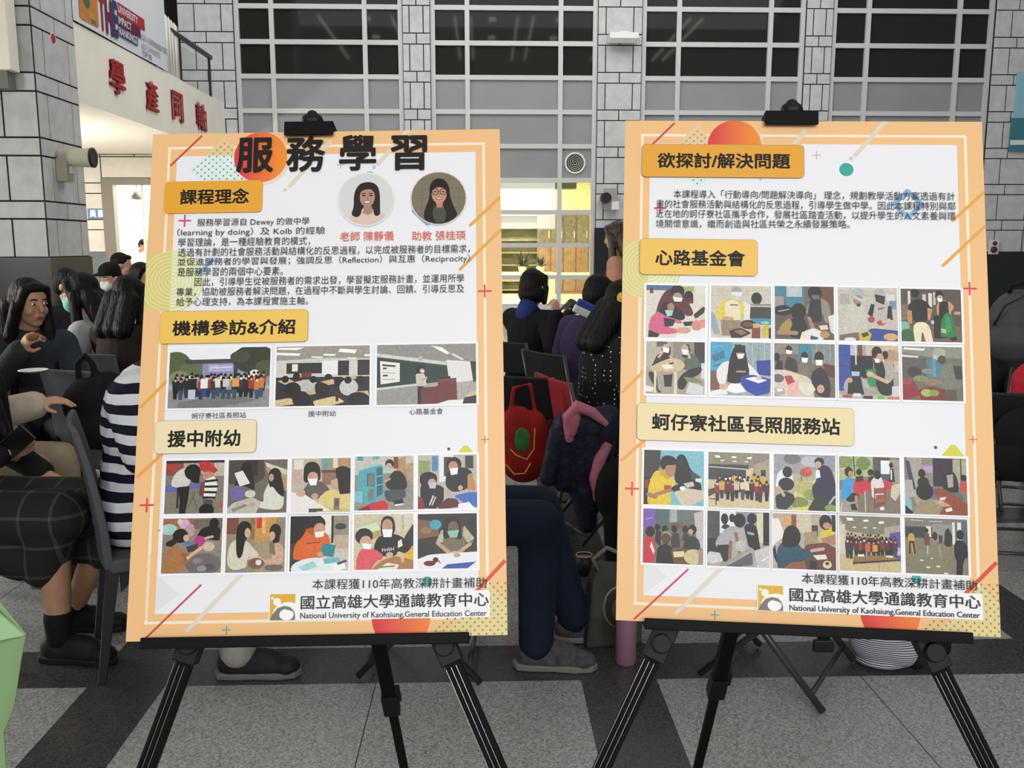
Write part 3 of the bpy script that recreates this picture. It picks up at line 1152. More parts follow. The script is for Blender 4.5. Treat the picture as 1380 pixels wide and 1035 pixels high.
photo_row(PL, mmL, [
    [(230, 469), (365, 467), (363.5, 548), (227, 550)],
    [(373, 467.3), (498.7, 465), (498, 545.5), (372, 547.5)],
    [(508.6, 465), (641, 462.7), (642, 543), (507.6, 546)],
    [(225, 620.5), (304, 619.7), (300.6, 691.7), (222, 692)],
    [(309.7, 619.7), (388.2, 618.7), (386.6, 690.7), (306.4, 691.7)],
    [(394.3, 618), (473.8, 616.7), (471.7, 689.7), (392.3, 690.5)],
    [(478.8, 615.5), (558, 613.4), (557, 686.5), (477.8, 688)],
    [(563.6, 613), (643, 612.6), (642.7, 685.2), (563, 685.6)],
    [(220.9, 698.5), (300, 697.7), (299, 772), (217.8, 772.7)],
    [(307, 697.7), (385.5, 696.5), (384, 770.7), (303.6, 771.7)],
    [(393.3, 696), (471, 693.7), (469.7, 768.7), (389.6, 770)],
    [(477.8, 693), (558, 692), (557, 766.7), (476.8, 768)],
    [(563.4, 692.4), (643, 691.6), (643, 765.5), (563, 767)],
], [
    # group outdoors under trees
    'R 0 0 1 1 e9ebee;P 0 .16 .2 .18 .3 .26 1 .26 1 .75 0 .75 8d90a0;E .06 .3 .16 .24 56603f;E .26 .36 .16 .15 616c4b;E .1 .5 .1 .12 7a8464;P .15 .2 .72 .19 .74 .26 .16 .27 43474d;'
    'R .33 .27 .66 .5 8c8bb0;R .39 .29 .63 .4 aeaccf;L .4 .34 .62 .33 .008 e4e2f0;R .64 .22 .68 .5 3c4048;E .84 .2 .22 .24 363d30;E .7 .16 .1 .1 454c3a;E .95 .36 .1 .14 4d5440;E .85 .44 .05 .06 e8ebea;R 0 .62 1 1 8b8b8b;'
    'P 0 .62 .3 .6 1 .64 1 .7 0 .7 a5a6a8;P .1 .9 .6 .8 .9 .88 .5 1 .1 1 757575;C .06 .96 .46 .3 19 3 mix;C .04 .95 .5 .34 17 5 mix;R .19 .52 .28 .7 1d1d20;R .2 .7 .27 .86 b9c4d3;R .32 .52 .39 .68 e8e5e2;R .33 .68 .38 .82 2d4a7c;R .63 .52 .7 .66 dd9a4a;R .54 .53 .6 .66 c9c7cb',
    # classroom full of pupils seen from behind
    'R 0 0 1 1 8e8a80;R 0 0 1 .3 98948a;P 0 .24 .5 .2 1 .22 1 .56 0 .56 cbc9c2;P .02 .02 .3 .02 .22 .06 0 .05 f6f5ee;P 0 .1 .26 .12 .24 .16 0 .14 f4f3ea;P .68 .05 .86 .07 .84 .13 .66 .1 fbfaf4;P .5 .13 .64 .14 .62 .17 .5 .16 f2f1ea;P .38 .17 .5 .18 .48 .2 .37 .19 efeee8;P .76 .2 .86 .2 .85 .22 .75 .22 efeee8;P .94 .15 1 .15 1 .18 .94 .18 f2f1ea;'
    'R .11 .28 .5 .46 2b302c;R .17 .3 .23 .42 e6e4da;R .49 .25 .66 .48 e6e6e2;R .66 .25 .78 .5 2a2a2c;R .78 .26 .87 .5 cfcdc6;R .87 .24 1 .5 2f2f30;R .27 .44 .38 .52 7a2f2c;R 0 .52 1 1 2a2826;P .2 .6 .34 .56 .44 .62 .34 .68 d9d7d0;'
    'P .02 .58 .14 .54 .2 .6 .1 .64 c9b58a;P .48 .6 .6 .56 .68 .62 .56 .66 c4ae84;P .7 .52 .84 .5 .88 .56 .76 .58 c4ae84;P 0 .9 .16 .86 .22 .96 .04 1 0 1 d0b98c;P .4 .92 .64 .84 .74 .94 .6 1 .42 1 d6c092;P .82 .78 .98 .76 1 .84 .9 .86 c9b388;P .3 .74 .42 .7 .5 .78 .36 .82 c2ac82;'
    'E .1 .55 .04 .06 161514;E .22 .5 .04 .05 161514;E .32 .66 .1 .1 b9b9b7;E .18 .72 .09 .12 171719;E .4 .56 .04 .06 171615;E .56 .52 .04 .05 181716;E .5 .74 .08 .12 1b1b1e;E .68 .6 .06 .08 1a1a1c;E .78 .7 .1 .14 c3c3c4;E .77 .58 .04 .06 171615;E .9 .58 .05 .07 1a1918;E .88 .9 .12 .12 161619;E .28 .9 .1 .12 19191c;R .64 .84 .67 .93 2a2320',
    # teacher at a red lectern before a long green board
    'R 0 0 1 1 a6a49d;P 0 0 1 0 1 .34 .65 .28 0 .2 8f8d86;P 0 .14 .7 .3 .7 .4 0 .26 cfcdc5;P .54 .02 .66 .06 .74 .16 .7 .17 f2f1ea;P .76 .15 .88 .26 .86 .28 .75 .18 d8d6cc;P 0 .2 .72 .36 .72 .62 0 .74 223a35;P 0 .2 .72 .36 .72 .385 0 .23 4a4238;P 0 .72 .5 .64 .5 .68 0 .76 cbc9c2;P 0 .76 .46 .68 .46 1 0 1 95938d;P .03 .27 .23 .31 .23 .62 .04 .66 e4e3dc;'
    'L .06 .34 .18 .36 .02 44423c;R .06 .38 .1 .41 3b3a36;L .06 .46 .19 .48 .008 a09d94;R .06 .5 .11 .53 3b3a36;L .06 .58 .18 .58 .008 a09d94;R .42 .2 .46 .27 b1aea6;P .7 .27 .94 .3 .97 .62 .73 .66 dcdcd9;P .94 .3 1 .3 1 .64 .97 .64 33312d;R .41 .66 .47 1 1a1a1d;P .39 .5 .47 .48 .5 .58 .48 .7 .4 .7 c6c1b8;E .44 .42 .045 .065 171412;E .455 .44 .025 .035 b68f78;E .46 .455 .02 .02 e9eaec;L .46 .6 .5 .56 .02 c29b80;'
    'P .44 .72 .61 .71 .62 .6 .8 .58 .81 .98 .45 1 6c2c2e;P .61 .58 .8 .57 .8 .62 .61 .63 7d3635;P .62 .55 .74 .54 .74 .58 .62 .59 1e1d1e;P .88 .86 1 .78 1 .86 .92 .9 cdb78e;P .6 1 .72 .94 .92 .93 .9 1 e8e6e0;P .88 .9 1 .86 1 1 .86 1 2a2624',
    # bending woman and child in stripes
    'R 0 0 1 1 7f766a;R 0 0 1 .28 8a4b40;R .3 .04 .8 .26 a8a094;R .82 .05 1 .3 b9b2a6;R 0 0 1 .05 2c2724;R 0 .08 .16 .2 a93d36;P 0 .48 .6 .42 .6 .52 0 .6 5d66ac;R .2 .5 .24 .9 33302d;L .4 .9 .52 .6 .02 4d6a4d;L .56 .9 .46 .62 .02 4d6a4d;P .09 .45 .13 .28 .28 .13 .4 .2 .44 .42 .34 .52 .14 .5 cfcbc3;P .2 .5 .42 .48 .4 .72 .36 1 .25 1 .26 .74 1e1d20;E .46 .22 .14 .15 171614;P .3 .2 .4 .1 .58 .2 .58 .44 .46 .42 191817;'
    'P .55 .03 .74 .02 .9 .2 .8 .26 .6 .2 b5352f;E .73 .3 .1 .09 b98a66;P .68 .36 .84 .3 .9 .5 .84 .74 .66 .72 e2e0da;L .69 .4 .88 .38 .04 1c1b1d;L .68 .5 .89 .5 .04 1c1b1d;L .67 .6 .87 .61 .04 1c1b1d;L .66 .7 .85 .71 .04 1c1b1d;R .66 .74 .82 .95 4b4743;P .6 .42 .68 .4 .66 .68 .58 .66 7a3a34;E .72 .94 .13 .12 171513;R .95 .8 1 .9 c0463e',
    # two women cutting paper on the floor
    'R 0 0 1 1 6b6457;P 0 0 .6 0 .62 .34 .4 .5 0 .45 47433b;R .3 0 .5 .3 2e2b27;P .62 .05 1 .2 1 .3 .64 .14 cfc4ac;P .62 .14 1 .3 1 .6 .82 .5 .64 .2 ad8f63;L .72 .1 .72 .2 .012 d8ceb6;L .82 .13 .82 .26 .012 d8ceb6;L .92 .18 .92 .3 .012 d8ceb6;E .3 .16 .09 .12 1b1a18;P .1 .5 .2 .2 .4 .2 .44 .4 .46 .58 .3 .5 201f21;P .1 .25 .24 .2 .37 .44 .2 .5 dfddd8;E .16 .62 .12 .14 75609a;E .38 .64 .09 .07 cfc9bd;'
    'P .6 .66 .68 .44 .78 .42 .95 .62 .95 .92 .8 .95 .6 .92 .44 .86 .5 .78 .62 .8 d4d5c8;E .79 .3 .11 .14 191817;P .68 .3 .78 .18 .9 .26 .98 .74 .84 .64 .76 .5 .7 .54 1b1a19;E .73 .34 .04 .07 c39a82;P 0 .9 .1 .8 .42 .7 .58 .8 .48 1 0 1 bbb6ac;P .06 .92 .3 .82 .34 .86 .1 .98 8d887e;E .42 .84 .06 .035 c59c86',
    # two women at a white table
    'R 0 0 1 1 b9b09f;R .5 0 1 .24 a78a6b;R .54 0 .62 .2 4aa0b4;R .7 0 .78 .18 d8d4c8;R .84 .02 .92 .18 c98a52;R .5 .22 1 .27 6b3f34;R .52 .27 1 .5 8d6b5a;R .04 .02 .2 .3 dcd8cc;R 0 .2 .18 .5 c4a79a;P .18 .62 .28 .46 .5 .42 .64 .56 .66 .74 .2 .76 5d5851;P .2 .4 .2 .12 .34 .04 .48 .12 .5 .38 .44 .44 .24 .46 191716;E .36 .36 .09 .11 c49c84;P .27 .38 .44 .38 .42 .5 .32 .5 f0f0f2;'
    'P .48 .72 .6 .6 .98 .58 1 .96 .7 .94 .46 .84 d8c67c;P .74 .2 .86 .14 1 .2 1 .66 .82 .68 .78 .5 161413;P .66 .42 .78 .38 .8 .6 .7 .58 c79f88;P 0 .62 .22 .66 .5 .86 .72 1 0 1 e6dedd;E .16 .64 .08 .07 c9a596;E .4 .7 .06 .05 c39a86;R .72 .74 .82 .96 8b6a70;R .74 .76 .8 .9 55585e;R .3 .93 .54 1 4a4740;R .44 .98 1 1 c3c943',
    # young man squatting by a teal cabinet
    'R 0 0 1 1 8f8b82;P 0 0 1 0 1 .3 0 .34 c0bdb4;R .04 0 .14 .08 3c93a6;R .3 0 .42 .06 56a8b4;P .7 .08 .86 0 .9 .3 .72 .36 b28a55;R .66 .02 .74 .24 7d3a36;P .86 .14 1 .14 1 .5 .9 .46 aa9478;P .05 .28 .3 .2 .48 .16 .5 .74 .28 .9 .08 .82 4f9fb0;P .05 .28 .3 .2 .48 .16 .4 .14 .12 .24 7fc0cb;R .21 .32 .34 .56 2f5a60;P .23 .34 .33 .32 .33 .54 .23 .56 6d7a78;P .23 .62 .33 .6 .33 .8 .23 .82 6d7a78;P .37 .22 .47 .2 .48 .7 .38 .76 2c6470;L .38 .38 .47 .36 .012 8ec6cf;L .38 .54 .47 .52 .012 8ec6cf;'
    'P 0 .64 .14 .66 .14 .86 0 .84 79bcc8;P .6 .36 .68 .26 .82 .3 .9 .5 .88 .64 .62 .66 .5 .52 17181a;P .5 .64 .86 .62 .88 .76 .7 .86 .56 .84 .52 .76 3d4b57;P .66 .84 .82 .8 .84 .88 .68 .92 15171b;P .68 .9 .84 .88 .84 .9 .7 .93 e8e8e8;E .59 .15 .075 .09 1a1614;E .58 .2 .055 .07 c79f86;P .53 .21 .62 .22 .61 .28 .54 .28 8cc9cf;L .52 .48 .6 .42 .03 c79f86;P .1 .96 .3 .86 .5 .82 .58 .9 .56 1 .1 1 c42a34;P .06 .98 .24 .92 .28 1 .06 1 6a1f26',
    # woman and hooded child over a book
    'R 0 0 1 1 b3b0a9;R .02 .1 .2 .4 8d9a5f;R .24 .02 .34 .3 4c83b2;R .36 0 .6 .5 e4e4e4;R .44 .04 .56 .4 3f3f42;R .8 .02 .94 .26 3f342f;P .46 .48 .5 .3 .66 .22 .86 .26 .94 .36 .9 .62 .6 .72 .48 .6 19191c;P .84 .38 .92 .34 .98 .64 .9 .74 .84 .66 bb8652;E .61 .18 .13 .14 171513;E .6 .22 .08 .1 b98d76;P .54 .26 .68 .24 .67 .36 .56 .38 eeeeef;'
    'P .05 .98 .04 .56 .2 .5 .44 .6 .44 .84 .3 1 18191f;P .02 .5 .04 .36 .16 .3 .3 .34 .34 .46 .28 .6 .12 .62 141417;E .24 .52 .07 .08 c39a86;P .19 .5 .31 .52 .3 .62 .2 .62 a9c8d6;L .2 .92 .26 .76 .02 e8e8e8;L .24 .93 .3 .78 .015 e8e8e8;E .52 .7 .05 .05 c59e88;E .72 .62 .04 .05 caa28c;E .9 .7 .04 .04 caa28c;P .6 .76 .86 .7 1 .7 1 .98 .8 .92 3a66b4;P .34 .94 .5 .8 .66 .82 .72 .96 .5 1 .34 1 5c1d24;P .68 .92 .86 .88 .96 1 .68 1 e9e9ee;P 0 .76 .08 .8 .12 1 0 1 8b2328',
    # children crafting on the floor
    'R 0 0 1 1 8b8172;R 0 0 .5 .16 9a6a4d;R .5 .02 1 .2 6f6353;E .1 .2 .14 .1 a6c9c2;E .36 .1 .09 .09 d4a5c8;E .46 .22 .08 .12 bb8f9a;E .28 .06 .04 .05 e0c7a8;P .55 .38 .64 .2 .84 .12 .98 .2 .96 .42 .8 .4 19191b;E .86 .1 .08 .1 151413;L .62 .4 .84 .34 .04 d4a88c;E .62 .44 .1 .12 a8407a;E .78 .52 .1 .09 c9b2a2;R .34 .42 .52 .5 577f93;P .4 .52 .6 .46 .6 .6 .44 .62 3f3a44;E .7 .84 .3 .2 6d6566;E .6 .78 .08 .05 8d7c84;E .8 .9 .1 .06 59525a;E .68 .92 .08 .05 9a8f92;'
    'P 0 1 .03 .66 .14 .5 .3 .52 .46 .66 .48 .78 .36 .86 .34 1 a67347;P .34 .62 .5 .7 .4 .8 8a5c38;L .44 .72 .66 .54 .055 d6ab8d;E .3 .32 .13 .13 241d1a;P .06 .44 .2 .36 .3 .4 .16 .52 .06 .5 2a2220;E .4 .36 .05 .06 d0a78e',
    # two girls making things
    'R 0 0 1 1 94866d;R 0 0 .2 .3 7a4a35;R .4 0 .5 .4 8a6f4c;R .48 0 .84 .45 c4904a;R .51 0 .6 .2 c93a2f;R .6 0 .66 .3 e0b269;R .86 .1 1 .6 8d8371;P .5 .45 .86 .4 1 .6 1 1 .5 1 a08f76;P .02 .95 .04 .52 .16 .38 .36 .42 .46 .56 .58 .68 .5 .78 .36 .74 .36 .95 cecbb9;P .16 .3 .2 .1 .32 .05 .42 .12 .42 .3 .32 .4 .28 .74 .18 .74 181614;E .36 .28 .05 .09 cfa68e;P .72 .48 .86 .46 .98 .54 .98 .84 .8 .9 .66 .84 .68 .76 .82 .76 c9a289;P .74 .46 .82 .44 .84 .7 .74 .66 77714f;'
    'E .83 .26 .1 .14 171412;P .76 .3 .92 .24 .9 .46 .8 .48 171412;E .78 .34 .05 .08 c99e86;L .4 .74 .58 .74 .05 d4ae96;L .66 .8 .52 .74 .05 d4ae96;E .52 .84 .14 .1 7a5a4c;E .56 .82 .05 .05 e0d8d0;E .82 .92 .16 .06 6b655c;P .1 1 .3 .92 .36 1 6f8aa0',
    # boy in an orange hooded top
    'R 0 0 1 1 c3beb2;R 0 0 .52 .5 1b1a19;R .54 0 .7 .34 e3ded2;R .7 0 .74 .5 24221f;R .74 0 1 .4 8d8578;E .86 .2 .1 .06 3a3835;R .76 .36 1 .6 b9a88a;P 0 .5 .2 .5 .2 1 0 1 3c3a37;P .05 .76 .08 .5 .22 .38 .28 .22 .42 .24 .66 .32 .7 .6 .56 .78 .1 .8 d5641f;P .26 .24 .42 .2 .44 .34 .36 .36 b84f18;E .48 .14 .12 .13 191614;E .5 .24 .1 .11 c2967c;P .41 .3 .58 .28 .57 .38 .44 .4 e9e7e4;L .28 .5 .52 .48 .012 4a2a1a;'
    'P .56 .5 .78 .54 .74 .76 .52 .72 2c7f8b;E .52 .7 .05 .05 c2967c;E .46 .96 .44 .2 dfe5e4;P .14 .92 .4 .82 .48 .92 .24 1 9acfcd;P .56 .78 .84 .76 .86 .84 .6 .88 6ab4b8;P .72 .9 .92 .84 .96 .96 .76 1 eceeee;P .8 .86 .96 .8 .98 .84 .82 .9 4a4a4a',
    # woman in black sweater with a small child in pink
    'R 0 0 1 1 c3bda2;R .5 0 1 .3 cdc6ae;R .62 .04 .66 .28 b3aa90;R .8 .04 .84 .28 b3aa90;P .04 .26 .36 .16 .46 .28 .1 .38 c9ddb6;P .1 .38 .46 .28 .46 .42 .12 .5 b59a5e;P .84 .44 .98 .2 1 .2 1 .7 .86 .7 21262e;P .84 .66 1 .58 1 .9 .86 .86 d8aa2c;P .32 .72 .36 .46 .5 .36 .72 .36 .92 .5 .98 .62 .84 .74 .74 .66 .7 .78 .4 .76 141416;P .44 .3 .46 .08 .56 .02 .68 .08 .7 .34 .6 .4 .48 .42 151312;E .56 .22 .09 .13 b88f79;P .47 .28 .65 .28 .63 .42 .5 .42 edeff3;P .74 .5 .8 .46 .82 .58 .74 .62 e5dcc0;'
    'P .04 1 .05 .74 .16 .6 .34 .62 .5 .74 .48 .82 .36 .86 .3 1 d9505c;E .17 .4 .15 .15 231a17;E .2 .5 .1 .11 cfa28b;P .13 .52 .29 .54 .28 .64 .16 .62 eceff4;P .3 1 .46 .84 .7 .76 1 .84 1 1 a9743f;P .4 1 .56 .88 .76 .92 .72 1 e3ddcf;L .44 .96 .68 .94 .02 5e5a52;E .6 .74 .06 .05 d0a58d;L .8 .72 .82 .86 .05 d3a88f',
    # girl at a white table in a dark room
    'R 0 0 1 1 2b2724;P 0 .1 .34 .14 .36 .4 0 .46 7a563f;E .3 .2 .1 .09 369fb4;E .14 .3 .1 .06 94704f;R .86 .1 1 .5 1f1c1a;P .3 .54 .4 .3 .5 .26 .78 .22 .96 .48 .9 .58 .8 .5 .8 .76 .42 .74 .42 .52 6e674f;P .3 .54 .4 .3 .46 .3 .42 .52 b5ad92;P .78 .22 .96 .46 .84 .54 .76 .4 b5ad92;P .42 .48 .44 .12 .58 .02 .72 .1 .76 .5 .66 .46 .52 .44 131110;E .6 .26 .09 .12 6e5546;P .5 .32 .7 .3 .66 .44 .54 .44 8db8a6;'
    'L .34 .54 .54 .72 .06 c09a80;L .88 .56 .68 .72 .06 c09a80;E .62 .74 .07 .06 c9a68c;P 0 .82 .2 .74 1 .7 1 1 0 1 e4e5ea;E .66 .76 .06 .04 b99f84;P .4 1 .5 .92 .98 .88 .84 1 2b52a4;E .2 .9 .1 .05 6a1f2a;E .3 .84 .05 .05 4a2028;L .34 .84 .38 .9 .02 8d3038',
])
writing('sweater_lettering', mat('white_ink', '#d8d8d8', 0.6), PL, [('FHSH', (mmL(515.5, 741.5)), (mmL(531.5, 739.5)), 5.2, 0.01)], sheet, lift=0.0034)

# ---------------------------------------------------------------- second poster
PR = board('display_poster', (0.5034, 1.3140, 0.9018), (-0.2885, 0.0134, -0.1081),
           'orange bordered poster without portraits, with two blocks of ten photographs, on a black easel')
heading(PR, mmR, [(864, 195.3), (1083.5, 196.8), (863.4, 239.5), (1082.5, 240.6)], '#e3a234', '欲探討/解決問題', (884.5, 217.3), (1064.4, 218.5), 21, 0.030)
heading(PR, mmR, [(861.6, 323.5), (1020, 324), (861, 371.5), (1020.5, 372.5)], '#ecbf58', '心路基金會', (882, 348.6), (1003.5, 349.4), 22, 0.030)
heading(PR, mmR, [(858.5, 544.6), (1150.5, 551.2), (858, 593.4), (1150.5, 602)], '#e9d8a6', '蚵仔寮社區長照服務站', (877.8, 570.0), (1132, 575.6), 23, 0.030)
text_block('body_text', PR, mmR, INK_SOFT, [
    ('本課程導入「行動導向/問題解決導向」 理念，規劃教學活動方案透過有計', (906.8, 262.4), (1287, 266.8), 11.4, 0),
    ('畫的社會服務活動與結構化的反思過程，引導學生做中學。因此本課程特別與鄰', (883.5, 275.6), (1287.8, 280.2), 11.4, 0),
    ('近在地的蚵仔寮社區攜手合作，發展社區踏查活動，以提升學生的人文素養與環', (883, 288.8), (1287.8, 293.4), 11.4, 0),
    ('境關懷意識，繼而創造與社區共榮之永續發展策略。', (883, 302.4), (1145, 304.0), 11.4, 0)])
footer(PR, mmR, [('本課程獲110年高教深耕計畫補助', (1080.6, 779.2), (1316, 789), 13.6, 0.003),
                 ('國立高雄大學通識教育中心', (1064, 800.6), (1321, 811.4), 18.6, 0.014),
                 ('National University of Kaohsiung,General Education Center', (1064, 819.4), (1320, 830), 10.2, 0.012)],
       [(1020.8, 789.4), (1324.3, 798.5), (1324.3, 835.6), (1020.4, 822)])
